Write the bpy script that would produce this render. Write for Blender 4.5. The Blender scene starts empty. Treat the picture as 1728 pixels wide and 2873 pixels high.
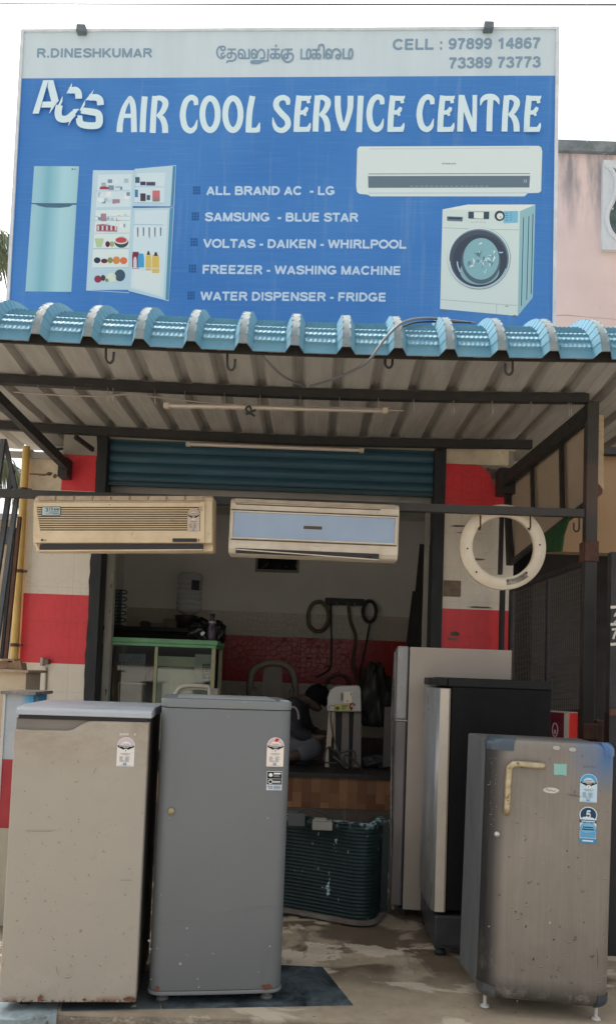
import bpy, bmesh, math, random
from mathutils import Vector, Matrix
random.seed(7)
SC = bpy.context.scene
COL = SC.collection
V = Vector
R = math.radians

# ------------------------------------------------------------------ camera
PW, PH, FPX = 1728.0, 2873.0, 2200.0
CAM = V((0, 0, 1.33))
PITCH, ROLL = R(3.3), R(2.1)
PPY = 1753.0                      # the picture was straightened: its optical axis lies below the middle (lens shift)
_f = V((0, math.cos(PITCH), math.sin(PITCH)))
_r0 = V((1, 0, 0)); _u0 = V((0, -math.sin(PITCH), math.cos(PITCH)))
_r = _r0 * math.cos(ROLL) + _u0 * math.sin(ROLL)
_u = _u0 * math.cos(ROLL) - _r0 * math.sin(ROLL)
cd = bpy.data.cameras.new('camera'); cam = bpy.data.objects.new('camera', cd); COL.objects.link(cam)
cd.sensor_fit = 'VERTICAL'; cd.sensor_height = 36.0; cd.lens = 36.0 * FPX / PH; cd.shift_y = (PPY - PH / 2) / PH
cd.clip_start = 0.05; cd.clip_end = 2000
M = Matrix((_r, _u, -_f)).transposed().to_4x4(); M.translation = CAM
cam.matrix_world = M
SC.camera = cam
# ------------------------------------------------------------------ world, sun, exposure
wd = bpy.data.worlds.new('World'); SC.world = wd; wd.use_nodes = True
wn = wd.node_tree.nodes; wl = wd.node_tree.links
SUN_EL, SUN_AZ = R(62), R(-35)          # high sun behind the shop, a little to the left, behind thin white cloud
sky = wn.new('ShaderNodeTexSky'); sky.sky_type = 'NISHITA'; sky.sun_disc = False
sky.sun_elevation = SUN_EL; sky.sun_rotation = SUN_AZ; sky.dust_density = 6.0; sky.air_density = 1.0
hs = wn.new('ShaderNodeHueSaturation'); hs.inputs['Saturation'].default_value = 0.22
wl.new(sky.outputs[0], hs.inputs['Color'])
wl.new(hs.outputs[0], wn['Background'].inputs[0])
wn['Background'].inputs[1].default_value = 0.15
sd = bpy.data.lights.new('sun', 'SUN'); sd.energy = 1.5; sd.angle = R(12); sd.color = (1, .95, .88)
so = bpy.data.objects.new('sun', sd); COL.objects.link(so)
sdir = V((math.sin(SUN_AZ) * math.cos(SUN_EL), math.cos(SUN_AZ) * math.cos(SUN_EL), math.sin(SUN_EL)))
so.rotation_euler = sdir.to_track_quat('Z', 'Y').to_euler(); so.location = (0, 0, 12)
SC.view_settings.view_transform = 'Standard'; SC.view_settings.look = 'None'
SC.view_settings.exposure = 1.15; SC.view_settings.gamma = 1.0
SC.cycles.max_bounces = 10; SC.cycles.diffuse_bounces = 6

# ------------------------------------------------------------------ rays through the photograph, to measure real places
def ray(px, py):
    return _f + _r * ((px - PW / 2) / FPX) + _u * ((PPY - py) / FPX)
def at(px, py, Y):
    d = ray(px, py); return CAM + d * (Y / d.y)
def onz(px, py, z):
    d = ray(px, py); return CAM + d * ((z - CAM.z) / d.z)
def onplane(px, py, p0, n):
    d = ray(px, py); return CAM + d * ((p0 - CAM).dot(n) / d.dot(n))
def cat(pts, n=8, closed=False):
    P = [V(p) for p in pts]; out = []; N = len(P)
    rng = range(N) if closed else range(N - 1)
    for i in rng:
        p1, p2 = P[i], P[(i + 1) % N]
        p0 = P[(i - 1) % N] if (closed or i > 0) else p1 * 2 - p2
        p3 = P[(i + 2) % N] if (closed or i + 2 < N) else p2 * 2 - p1
        for k in range(n):
            t = k / n
            out.append(0.5 * ((2 * p1) + (p2 - p0) * t + (2 * p0 - 5 * p1 + 4 * p2 - p3) * t * t + (3 * p1 - p0 - 3 * p2 + p3) * t ** 3))
    if not closed: out.append(P[-1])
    return out

# ------------------------------------------------------------------ objects
WM = {}
def tag(o, label=None, category=None, group=None, kind=None):
    if label: o['label'] = label
    if category: o['category'] = category
    if group: o['group'] = group
    if kind: o['kind'] = kind
    return o
def thing(name, label, category, loc=(0, 0, 0), rotz=0, group=None, rot=None):
    o = bpy.data.objects.new(name, None); COL.objects.link(o)
    o.empty_display_size = .05
    o.location = loc; o.rotation_euler = rot if rot else (0, 0, rotz)
    WM[o.name] = Matrix.LocRotScale(V(loc), o.rotation_euler.to_matrix(), None)
    return tag(o, label, category, group)

class MB:
    def __init__(s): s.v = []; s.f = []; s.m = []; s.sm = []
    def add(s, vs, fs, m=0, smooth=False):
        b = len(s.v); s.v += [V(x) for x in vs]
        for f in fs: s.f.append([b + i for i in f]); s.m.append(m); s.sm.append(smooth)
        return s
    def quad(s, a, b, c, d, m=0): return s.add([a, b, c, d], [(0, 1, 2, 3)], m)
    def box(s, lo, hi, m=0):
        (x0, y0, z0), (x1, y1, z1) = lo, hi
        return s.add([(x0, y0, z0), (x1, y0, z0), (x1, y1, z0), (x0, y1, z0), (x0, y0, z1), (x1, y0, z1), (x1, y1, z1), (x0, y1, z1)],
                     [(3, 2, 1, 0), (4, 5, 6, 7), (0, 1, 5, 4), (1, 2, 6, 5), (2, 3, 7, 6), (3, 0, 4, 7)], m)
    def bar(s, a, b, w, h, up=(0, 0, 1), m=0):
        a, b = V(a), V(b); d = (b - a).normalized(); u = V(up)
        x = d.cross(u)
        if x.length < 1e-4: x = d.cross(V((0, 1, 0)))
        x.normalize(); u = x.cross(d).normalized()
        vs = []
        for p in (a, b):
            for sx, su in ((-1, -1), (1, -1), (1, 1), (-1, 1)): vs.append(p + x * sx * w / 2 + u * su * h / 2)
        return s.add(vs, [(0, 1, 2, 3), (7, 6, 5, 4), (0, 4, 5, 1), (1, 5, 6, 2), (2, 6, 7, 3), (3, 7, 4, 0)], m)
    def tube(s, pts, r, n=8, closed=False, m=0, radii=None):
        P = [V(p) for p in pts]; N = len(P); rings = []
        prev = None
        for i, p in enumerate(P):
            if closed: t = P[(i + 1) % N] - P[i - 1]
            else: t = P[min(i + 1, N - 1)] - P[max(i - 1, 0)]
            t.normalize()
            if prev is None:
                a = t.cross(V((0, 0, 1)));
                if a.length < .05: a = t.cross(V((0, 1, 0)))
            else: a = prev - t * prev.dot(t)
            a.normalize(); prev = a; b = t.cross(a)
            rr = radii[i] if radii else r
            rings.append([p + (a * math.cos(k * 2 * math.pi / n) + b * math.sin(k * 2 * math.pi / n)) * rr for k in range(n)])
        vs = [v for g in rings for v in g]; fs = []
        for i in range(N if closed else N - 1):
            for k in range(n):
                j = (i + 1) % N
                fs.append((i * n + k, i * n + (k + 1) % n, j * n + (k + 1) % n, j * n + k))
        s.add(vs, fs, m, True)
        if not closed:
            s.add(rings[0], [tuple(range(n))[::-1]], m); s.add(rings[-1], [tuple(range(n))], m)
        return s
    def prism(s, poly, vec, m=0, smooth=False, mside=None):
        P = [V(p) for p in poly]; n = len(P); vec = V(vec)
        vs = P + [p + vec for p in P]
        s.add(vs, [tuple(range(n))[::-1], tuple(range(n, 2 * n))], m)
        s.add(vs, [(i, (i + 1) % n, n + (i + 1) % n, n + i) for i in range(n)], m if mside is None else mside, smooth)
        return s
    def lathe(s, prof, c, axis='z', n=24, m=0, smooth=True):
        c = V(c); vs = []; k = len(prof)
        for i in range(n):
            a = 2 * math.pi * i / n
            for r, h in prof:
                p = (r * math.cos(a), r * math.sin(a), h)
                if axis == 'y': p = (r * math.cos(a), h, r * math.sin(a))
                if axis == 'x': p = (h, r * math.cos(a), r * math.sin(a))
                vs.append(c + V(p))
        fs = [(i * k + j, ((i + 1) % n) * k + j, ((i + 1) % n) * k + j + 1, i * k + j + 1) for i in range(n) for j in range(k - 1)]
        return s.add(vs, fs, m, smooth)
    def grid(s, fn, nu, nv, m=0, smooth=True, flip=False):
        vs = [fn(i / nu, j / nv) for j in range(nv + 1) for i in range(nu + 1)]
        fs = []
        for j in range(nv):
            for i in range(nu):
                a = j * (nu + 1) + i; q = (a, a + 1, a + nu + 2, a + nu + 1)
                fs.append(q[::-1] if flip else q)
        return s.add(vs, fs, m, smooth)
    def build(s, name, mats, parent=None, local=False, bevel=0, seg=2, fixn=False, kind=None, label=None, auto=None):
        me = bpy.data.meshes.new(name); o = bpy.data.objects.new(name, me); COL.objects.link(o)
        PM = WM.get(parent.name, Matrix.Identity(4)) if parent else Matrix.Identity(4)
        inv = PM.inverted()
        vs = s.v if local else [inv @ v for v in s.v]
        me.from_pydata([tuple(v) for v in vs], [], s.f)
        for mm in (mats if isinstance(mats, (list, tuple)) else [mats]): me.materials.append(mm)
        me.polygons.foreach_set('material_index', s.m); me.polygons.foreach_set('use_smooth', s.sm)
        if fixn or bevel:
            bm = bmesh.new(); bm.from_mesh(me)
            bmesh.ops.remove_doubles(bm, verts=bm.verts, dist=1e-5)
            bmesh.ops.recalc_face_normals(bm, faces=bm.faces)
            if bevel:
                ed = [e for e in bm.edges if len(e.link_faces) == 2 and e.calc_face_angle(0) > .6]
                bmesh.ops.bevel(bm, geom=ed, offset=bevel, segments=seg, profile=.5, affect='EDGES', clamp_overlap=True)
                for f in bm.faces: f.smooth = False
            bm.to_mesh(me); bm.free()
        me.update()
        WM[o.name] = PM.copy()
        if parent: o.parent = parent
        tag(o, label=label, kind=kind)
        return o

# ------------------------------------------------------------------ flat artwork: strokes, glyphs, polygons on a surface
def stroke2(pts, w, w2=None):
    """quad strip round a 2-D polyline; w may change along it"""
    n = len(pts); L = []; Rr = []
    for i in range(n):
        x0, y0 = pts[max(i - 1, 0)]; x1, y1 = pts[min(i + 1, n - 1)]; x, y = pts[i]
        if 0 < i < n - 1:
            ax, ay = x - x0, y - y0; bx, by = x1 - x, y1 - y
            la = math.hypot(ax, ay) or 1; lb = math.hypot(bx, by) or 1
            nx, ny = -(ay / la + by / lb), ax / la + bx / lb
            l = math.hypot(nx, ny) or 1; nx /= l; ny /= l
            c = max(.8, nx * -ay / la + ny * ax / la)
            nx /= c; ny /= c
        else:
            dx, dy = x1 - x0, y1 - y0; l = math.hypot(dx, dy) or 1; nx, ny = -dy / l, dx / l
        if not isinstance(w, (list, tuple)): h = (w if w2 is None else w + (w2 - w) * i / (n - 1)) / 2
        else:
            t = i / (n - 1) * (len(w) - 1); k = min(int(t), len(w) - 2); h = (w[k] + (w[k + 1] - w[k]) * (t - k)) / 2
        L.append((x + nx * h, y + ny * h)); Rr.append((x - nx * h, y - ny * h))
    return L, Rr
def cat2(pts, n=6):
    return [(p.x, p.y) for p in cat([(x, y, 0) for x, y in pts], n)]
def ell(cx, cy, rx, ry, a0=0, a1=360, n=20):
    return [(cx + rx * math.cos(R(a0 + (a1 - a0) * i / n)), cy + ry * math.sin(R(a0 + (a1 - a0) * i / n))) for i in range(n + 1)]
_h = .095
def _G():
    h = _h; g = {}
    def E(w): return [[(h, 0), (h, 1)], [(h, h), (w, h)], [(h, .49), (w - .04, .49)], [(h, 1 - h), (w + .02, 1 - h)]]
    g['A'] = (1.0, [[(.13, 1), (.5, .06)], [(.5, .06), (.87, 1)], [(.24, .71), (.76, .71)]])
    g['B'] = (1.0, [[(.17, 0), (.17, 1)], [(.17, h), (.5, h)] + ell(.55, .28, .22, .28 - h, -90, 90) + [(.17, .47)], [(.17, .47), (.58, .47)] + ell(.6, .69, .25, .69 - .47, -90, 90) + [(.17, 1 - h)]])
    g['C'] = (1.03, [ell(.53, .5, .4, .41, -38, -322, 30)])
    g['D'] = (1.0, [[(.17, 0), (.17, 1)], [(.17, h), (.42, h)] + ell(.44, .5, .4, .405, -90, 90, 26) + [(.17, 1 - h)]])
    g['E'] = (.93, [[(x + .08, y) for x, y in q] for q in E(.72)])
    g['F'] = (.86, [[(.17, 0), (.17, 1)], [(.17, h), (.78, h)], [(.17, .5), (.7, .5)]])
    g['G'] = (1.09, [ell(.54, .5, .41, .41, -38, -330, 30) + [(.9, .54)], [(.55, .58), (.99, .58)], [(.91, .58), (.91, .86)]])
    g['H'] = (1.0, [[(.17, 0), (.17, 1)], [(.83, 0), (.83, 1)], [(.17, .48), (.83, .48)]])
    g['I'] = (.39, [[(.195, 0), (.195, 1)]])
    g['J'] = (.78, [[(.58, 0), (.58, .7)] + ell(.34, .7, .24, .21, 0, 170)])
    g['K'] = (1.0, [[(.17, 0), (.17, 1)], [(.86, 0), (.2, .66)], [(.42, .46), (.9, 1)]])
    g['L'] = (.86, [[(.17, 0), (.17, 1)], [(.17, 1 - h), (.82, 1 - h)]])
    g['M'] = (1.16, [[(.17, 1), (.17, 0)], [(.19, .02), (.58, .98)], [(.97, .02), (.58, .98)], [(.99, 0), (.99, 1)]])
    g['N'] = (1.0, [[(.17, 1), (.17, 0)], [(.17, .03), (.83, .97)], [(.83, 0), (.83, 1)]])
    g['O'] = (1.09, [ell(.545, .5, .43, .41, 0, 360, 36)])
    g['P'] = (.93, [[(.17, 0), (.17, 1)], [(.17, h), (.5, h)] + ell(.54, .315, .26, .315 - h, -90, 90) + [(.17, .535)]])
    g['R'] = (1.0, [[(.17, 0), (.17, 1)], [(.17, h), (.55, h)] + ell(.58, .29, .24, .29 - h, -90, 90) + [(.17, .49)], [(.5, .5), (.68, .66), (.9, 1)]])
    g['S'] = (.93, [cat2([(.8, .3), (.73, .15), (.47, .09), (.2, .16), (.15, .3), (.3, .43), (.6, .51), (.79, .64), (.78, .8), (.6, .9), (.4, .91), (.19, .84), (.12, .68)], 5)])
    g['T'] = (.86, [[(.02, h), (.84, h)], [(.43, h), (.43, 1)]])
    g['U'] = (1.0, [[(.17, 0), (.17, .6)] + ell(.5, .6, .33, .31, 180, 0) + [(.83, 0)]])
    g['V'] = (.94, [[(.09, 0), (.47, .95)], [(.85, 0), (.47, .95)]])
    g['W'] = (1.32, [[(.1, 0), (.37, .97)], [(.37, .97), (.66, .06)], [(.66, .06), (.95, .97)], [(1.22, 0), (.95, .97)]])
    g['Z'] = (.86, [[(.07, h), (.78, h)], [(.76, .12), (.12, .88)], [(.04, 1 - h), (.82, 1 - h)]])
    o8 = [ell(.39, .26, .22, .17, 0, 360, 24), ell(.39, .69, .26, .225, 0, 360, 26)]
    g['8'] = (.78, o8)
    g['0'] = (.78, [ell(.39, .5, .26, .41, 0, 360, 26)])
    g['1'] = (.78, [[(.47, 0), (.47, 1)], [(.47, .1), (.16, .3)]])
    g['2'] = (.78, [cat2([(.13, .3), (.2, .14), (.4, .09), (.6, .17), (.63, .33), (.45, .55), (.18, .82), (.12, .9)]), [(.08, .905), (.7, .905)]])
    g['3'] = (.78, [cat2([(.13, .27), (.22, .13), (.39, .09), (.58, .16), (.6, .32), (.5, .43), (.34, .46)]), cat2([(.34, .46), (.53, .5), (.65, .64), (.62, .82), (.42, .91), (.2, .86), (.11, .71)])])
    g['4'] = (.78, [[(.54, 0), (.54, 1)], [(.5, .06), (.08, .66)], [(.04, .68), (.75, .68)]])
    g['5'] = (.78, [[(.66, h), (.22, h)], cat2([(.23, .09), (.18, .48), (.4, .4), (.6, .5), (.64, .68), (.55, .86), (.36, .91), (.18, .85), (.11, .72)])])
    g['6'] = (.78, [ell(.4, .67, .25, .24, 0, 360, 24), cat2([(.63, .24), (.55, .12), (.4, .09), (.22, .2), (.15, .45), (.15, .68)])])
    g['7'] = (.78, [[(.06, h), (.7, h)], cat2([(.66, .1), (.45, .4), (.33, .75), (.3, 1)])])
    g['9'] = (.78, [ell(.38, .33, .25, .24, 0, 360, 24), cat2([(.15, .76), (.22, .87), (.37, .91), (.55, .8), (.63, .55), (.63, .32)])])
    g[':'] = (.46, [[(.14, .37), (.32, .37)], [(.14, .9), (.32, .9)]])
    g['.'] = (.39, [[(.1, .9), (.29, .9)]])
    g['-'] = (.47, [[(.05, .62), (.42, .62)]])
    g[' '] = (.39, [])
    return g
GL = _G()
class Art:
    """flat printed artwork: every shape is laid a hair above the one below; fn(u, v, lift) gives the point in space"""
    def __init__(s, fn, base=.001, step=.0003):
        s.fn = fn; s.mb = MB(); s.l = base; s.step = step; s.mats = []; s.base = base
    def mi(s, m):
        if m not in s.mats: s.mats.append(m)
        return s.mats.index(m)
    def poly(s, pts, m):
        P = [s.fn(x, y, s.l) for x, y in pts]
        s.mb.add(P, [tuple(range(len(P)))], s.mi(m)); s.l += s.step
    def strip(s, pts, w, m, w2=None):
        L, Q = stroke2(pts, w, w2); n = len(L)
        P = [s.fn(x, y, s.l) for x, y in L] + [s.fn(x, y, s.l) for x, y in Q]
        s.mb.add(P, [(i, i + 1, n + i + 1, n + i) for i in range(n - 1)], s.mi(m)); s.l += s.step
    def rect(s, x0, y0, x1, y1, m): s.poly([(x0, y0), (x1, y0), (x1, y1), (x0, y1)], m)
    def ring(s, cx, cy, rx, ry, w, m, a0=0, a1=360, n=36): s.strip(ell(cx, cy, rx, ry, a0, a1, n), w, m)
    def disc(s, cx, cy, rx, ry, m, n=28): s.poly(ell(cx, cy, rx, ry, 0, 360, n)[:-1], m)
    def text(s, txt, p0, p1, cap, m, lean=(.036, -1), th=.228, fit=True):
        """baseline from p0 to p1, cap height cap"""
        adv = sum(GL[c][0] for c in txt)
        dx, dy = p1[0] - p0[0], p1[1] - p0[1]
        x = 0; l0 = s.l
        for c in txt:
            a, st = GL[c]
            for k, q in enumerate(st):
                s.l = l0 + k * s.step * .35
                sc = math.hypot(dx, dy) / adv / cap       # horizontal stretch against the cap height
                pts = []
                for (gx, gy) in q:
                    t = (x + gx) / adv; hgt = (1 - gy) * cap
                    pts.append((p0[0] + dx * t + lean[0] * hgt, p0[1] + dy * t + lean[1] * hgt))
                s.strip(pts, th * cap * (1 + (sc - 1) * .5), m)
            x += a
        s.l = l0 + s.step * 2
    def build(s, name, parent, label=None, local=False):
        return s.mb.build(name, s.mats, parent, local=local, label=label)

# ------------------------------------------------------------------ materials
def lin(c):
    c /= 255.0
    return c / 12.92 if c <= .04045 else ((c + .055) / 1.055) ** 2.4
def srgb(r, g, b, k=1.0): return tuple(min(.86, lin(x) * k) for x in (r, g, b))
class NT:
    def __init__(s, name):
        s.m = bpy.data.materials.new(name); s.m.use_nodes = True
        s.t = s.m.node_tree; s.b = s.t.nodes['Principled BSDF']
        s.tc = s.t.nodes.new('ShaderNodeTexCoord').outputs['Object']
    def n(s, typ, **kw):
        nd = s.t.nodes.new(typ)
        for k, v in kw.items(): setattr(nd, k, v)
        return nd
    def l(s, a, b): s.t.links.new(a, b)
    def map(s, scale=(1, 1, 1), loc=(0, 0, 0)):
        nd = s.n('ShaderNodeMapping'); s.l(s.tc, nd.inputs[0]); nd.inputs['Scale'].default_value = scale; nd.inputs['Location'].default_value = loc
        return nd.outputs[0]
    def noise(s, scale, detail=5, rough=.6, vec=None, dist=0):
        nd = s.n('ShaderNodeTexNoise'); s.l(vec if vec else s.tc, nd.inputs['Vector'])
        nd.inputs['Scale'].default_value = scale; nd.inputs['Detail'].default_value = detail; nd.inputs['Roughness'].default_value = rough; nd.inputs['Distortion'].default_value = dist
        return nd.outputs['Fac']
    def ramp(s, src, a, b, c0=0.0, c1=1.0):
        nd = s.n('ShaderNodeMapRange'); s.l(src, nd.inputs[0])
        for i, x in zip((1, 2, 3, 4), (a, b, c0, c1)): nd.inputs[i].default_value = x
        return nd.outputs[0]
    def math(s, op, a, b=None):
        nd = s.n('ShaderNodeMath', operation=op)
        for i, x in enumerate((a, b)):
            if x is None: continue
            if isinstance(x, (int, float)): nd.inputs[i].default_value = x
            else: s.l(x, nd.inputs[i])
        return nd.outputs[0]
    def mix(s, fac, a, b):
        nd = s.n('ShaderNodeMix', data_type='RGBA')
        for i, x in ((0, fac), (6, a), (7, b)):
            if isinstance(x, (int, float)): nd.inputs[i].default_value = x
            elif isinstance(x, (tuple, list)): nd.inputs[i].default_value = tuple(x)[:3] + (1,)
            else: s.l(x, nd.inputs[i])
        return nd.outputs[2]
    def bump(s, h, strength=.3, dist=.01):
        nd = s.n('ShaderNodeBump'); nd.inputs['Strength'].default_value = strength; nd.inputs['Distance'].default_value = dist
        s.l(h, nd.inputs['Height']); s.l(nd.outputs[0], s.b.inputs['Normal'])
    def xyz(s):
        nd = s.n('ShaderNodeSeparateXYZ'); s.l(s.tc, nd.inputs[0]); return nd.outputs
    def done(s, col, rough=.6, metal=0, spec=.5):
        if isinstance(col, (tuple, list)): s.b.inputs['Base Color'].default_value = tuple(col)[:3] + (1,)
        else: s.l(col, s.b.inputs['Base Color'])
        if isinstance(rough, (int, float)): s.b.inputs['Roughness'].default_value = rough
        else: s.l(rough, s.b.inputs['Roughness'])
        s.b.inputs['Metallic'].default_value = metal; s.b.inputs['Specular IOR Level'].default_value = spec
        return s.m
def worn(name, col, rough=.55, metal=0, var=.25, vs=4, col2=None, spots=None, sps=30, spt=.72, stretch=(1, 1, 1), bump=.0, bs=25, spec=.5, col3=None, c3t=.6, c3s=2.2):
    """a base colour broken by soft cloudy wear, larger stains (col3) and small sharp spots"""
    t = NT(name); vec = t.map(stretch)
    c2 = col2 or tuple(x * .6 for x in col)
    c = t.mix(t.math('MULTIPLY', t.ramp(t.noise(vs, 7, .65, vec), .38, .68), var * 2), col, c2)
    if col3: c = t.mix(t.math('MULTIPLY', t.ramp(t.noise(c3s, 6, .7, t.map(stretch, (3.1, 7.7, 1.3)), .4), c3t, c3t + .12), .85), c, col3)
    if spots: c = t.mix(t.ramp(t.noise(sps, 3, .6, t.map(stretch, (9.3, 2.1, 5.7))), spt, spt + .04), c, spots)
    if bump: t.bump(t.noise(bs, 6, .6, vec), bump, .006)
    rr = t.ramp(t.noise(vs * 2.3, 5, .6, vec), .3, .7, max(.05, rough - .12), min(1, rough + .12))
    return t.done(c, rr, metal, spec)
def plain(name, col, rough=.6, metal=0, spec=.5):
    return NT(name).done(col, rough, metal, spec)
_pm = {}
def ink(r, g, b, k=1.15, rough=.6):
    key = (r, g, b, k)
    if key not in _pm: _pm[key] = plain('printed_ink', srgb(r, g, b, k), rough, 0, .25)
    return _pm[key]
def bandnoise(t, scale): return t.noise(scale)
# ================================================================== MATERIALS
def tile_mat(name, col, dark, joint):
    """painted embossed wall tiles: rounded pressed outlines and thin joints"""
    t = NT(name); vec = t.map((1, 1, .8))
    vo = t.n('ShaderNodeTexVoronoi', feature='DISTANCE_TO_EDGE'); t.l(vec, vo.inputs['Vector']); vo.inputs['Scale'].default_value = 13; vo.inputs['Randomness'].default_value = .6
    d = vo.outputs['Distance']
    line = t.math('MULTIPLY', t.ramp(d, .012, .035, 1, 0), t.ramp(t.noise(2.6, 4, .6), .47, .6))
    x, y, z = t.xyz()
    def joints(a, per):
        fr = t.math('ABSOLUTE', t.math('SUBTRACT', t.math('FRACT', t.math('MULTIPLY', a, 1 / per)), .5)); return t.ramp(fr, .004, .011, 1, 0)
    j = t.math('MAXIMUM', joints(x, .305), joints(z, .247))
    c = t.mix(t.math('MULTIPLY', t.ramp(t.noise(3, 7, .7), .4, .7), .5), col, dark)
    c = t.mix(t.math('MULTIPLY', line, .16), c, joint)
    c = t.mix(t.math('MULTIPLY', j, .22), c, joint)
    c = t.mix(t.math('MULTIPLY', t.ramp(t.noise(38, 3, .6, t.map((1, 1, .4))), .70, .74), .5), c, (.16, .12, .09))
    h = t.math('SUBTRACT', t.ramp(d, .0, .09), t.math('MULTIPLY', j, .5))
    t.bump(h, .22, .004)
    return t.done(c, .38, 0, .5)
M_CREAM = tile_mat('cream_wall_tile', (.74, .68, .57), (.62, .56, .46), (.3, .26, .2))
M_REDT = tile_mat('red_wall_tile', (.72, .045, .055), (.52, .035, .042), (.28, .014, .016))
M_PLASTER = worn('old_cream_plaster', (.72, .62, .46), .85, 0, .35, 5, (.40, .33, .23), (.09, .07, .05), 22, .68, bump=.3)
M_BACKW = worn('dingy_white_paint', (.78, .765, .72), .8, 0, .25, 1.6, (.6, .585, .55), (.06, .05, .045), 26, .74)
M_CONC = worn('bare_concrete', (.30, .28, .25), .9, 0, .4, 6, (.19, .175, .15), bump=.3)
M_DARKMETAL = worn('dark_painted_steel', (.020, .021, .022), .6, 0, .4, 9, (.036, .029, .025), (.12, .06, .035), 34, .72, bump=.1)
M_RUST = worn('rusty_steel', (.13, .06, .04), .8, 0, .5, 12, (.07, .035, .028), bump=.3)
M_BLACKJAMB = worn('dark_grey_door_paint', (.018, .021, .024), .65, 0, .35, 7, (.03, .032, .034), (.2, .18, .15), 40, .75, stretch=(1, 1, .3), bump=.2)
M_SHUT = worn('teal_shutter_paint', (.022, .085, .125), .5, 0, .35, 5, (.014, .05, .075), (.08, .08, .08), 26, .74, stretch=(.4, 1, 2))
M_FLOORIN = worn('black_granite_top', (.018, .016, .015), .45, 0, .3, 8, (.032, .028, .024), (.2, .15, .12), 30, .74)
M_GREYP = worn('grey_lintel_paint', (.30, .29, .27), .8, 0, .3, 3, (.2, .19, .18))
M_BLACK = plain('matt_black', (.012, .012, .013), .6)
M_GREEN = worn('leaf_green_paint', (.13, .38, .15), .5, 0, .35, 7, (.08, .24, .12))

def floor_mat():
    t = NT('stained_concrete_floor')
    c = t.mix(t.ramp(t.noise(7, 8, .7), .35, .7), (.31, .25, .17), (.44, .36, .255))
    wet = t.ramp(t.noise(1.9, 6, .6, t.map((1, 1.4, 1), (2.4, .85, 0)), .7), .44, .50)
    wet = t.math('MULTIPLY', wet, t.ramp(t.math('ADD', t.xyz()[1], t.math('MULTIPLY', t.noise(3, 4, .6), .5)), 3.62, 3.85))
    c = t.mix(t.math('MULTIPLY', wet, .8), c, (.085, .058, .034))
    pat = t.ramp(t.noise(1.9, 6, .6, t.map((1, 1.4, 1), (6.1, 3.3, 0)), .6), .555, .58)
    c = t.mix(t.math('MULTIPLY', pat, .7), c, (.66, .57, .43))
    c = t.mix(t.ramp(t.noise(60, 2, .5), .73, .75), c, (.55, .5, .42))
    c = t.mix(t.ramp(t.noise(46, 2, .5, t.map((1, 1, 1), (3, 8, 1))), .73, .75), c, (.05, .04, .03))
    t.bump(t.noise(30, 8, .7), .25, .008)
    rr = t.ramp(wet, 0, 1, .85, .5)
    return t.done(c, rr)
M_FLOOR = floor_mat()
def step_mat():
    t = NT('rough_concrete_step_edge')
    c = t.mix(t.ramp(t.noise(14, 8, .75), .35, .65), (.15, .12, .09), (.33, .28, .21))
    c = t.mix(t.ramp(t.noise(5, 6, .7, t.map((1, 1, 2.5)), .4), .56, .6), c, (.44, .36, .26))
    c = t.mix(t.ramp(t.noise(50, 3, .6), .66, .7), c, (.5, .45, .38))
    t.bump(t.noise(40, 8, .75), .8, .02)
    return t.done(c, .95)
M_STEP = step_mat()
def wood_mat():
    t = NT('wood_look_tile'); x, y, z = t.xyz()
    br = t.n('ShaderNodeTexBrick'); br.offset = .37; br.offset_frequency = 2; br.squash = 1
    cb = t.n('ShaderNodeCombineXYZ'); t.l(z, cb.inputs[0]); t.l(x, cb.inputs[1]); t.l(cb.outputs[0], br.inputs['Vector'])
    br.inputs['Color1'].default_value = (.15, .062, .026, 1); br.inputs['Color2'].default_value = (.42, .22, .10, 1); br.inputs['Mortar'].default_value = (.14, .07, .035, 1)
    br.inputs['Scale'].default_value = 1; br.inputs['Mortar Size'].default_value = .0012; br.inputs['Brick Width'].default_value = .17; br.inputs['Row Height'].default_value = .062; br.inputs['Bias'].default_value = -.1
    g = t.noise(18, 6, .7, t.map((9, 1, .7)), .5)
    c = t.mix(t.math('MULTIPLY', t.ramp(g, .35, .7), .55), br.outputs[0], (.13, .06, .03))
    return t.done(c, .45)
M_WOOD = wood_mat()

# ================================================================== SETTING
FY = 5.55
def sheet(name, x0, y0, x1, y1, z, m, kind='structure'):
    mb = MB().quad((x0, y0, z), (x1, y0, z), (x1, y1, z), (x0, y1, z)); return mb.build(name, m, kind=kind)
M_ROAD = worn('dusty_road', (.36, .32, .27), .95, 0, .4, 2, (.28, .25, .21), (.34, .3, .25), 30, .68, bump=.4)
sheet('ground', -400, -400, 400, 600, -.16, M_ROAD)
fl = MB().box((-2.6, 3.06, -.30), (3.2, 5.32, 0)); fl.f = [f for f in fl.f]
fo = fl.build('shop_forecourt', [M_FLOOR], kind='structure')
# broken rough kerb face in front of the forecourt, its top just under the floor sheet
def kerb():
    mb = MB(); nu, nv = 260, 10; rnd = random.Random(3)
    ph = [rnd.uniform(0, 6) for _ in range(9)]
    def fn(u, v):
        x = -2.6 + 5.8 * u; z = -.16 + .158 * v
        w = sum(math.sin(x * k * 3.1 + z * k * 2 + p) / (k ** .9) for k, p in zip((1, 2, 3.3, 5, 7.7, 11, 17, 26, 41), ph))
        y = 3.03 - .012 * w * (.4 + v * .6) + (.028 if v > .97 else .008 * (1 - v)) + rnd.uniform(-.003, .003)
        if v > .97: z -= .004 + .003 * abs(math.sin(x * 17))
        return V((x, y, z))
    mb.grid(fn, nu, nv, smooth=False)
    return mb.build('kerb', M_STEP, kind='structure')
kerb()

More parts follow.
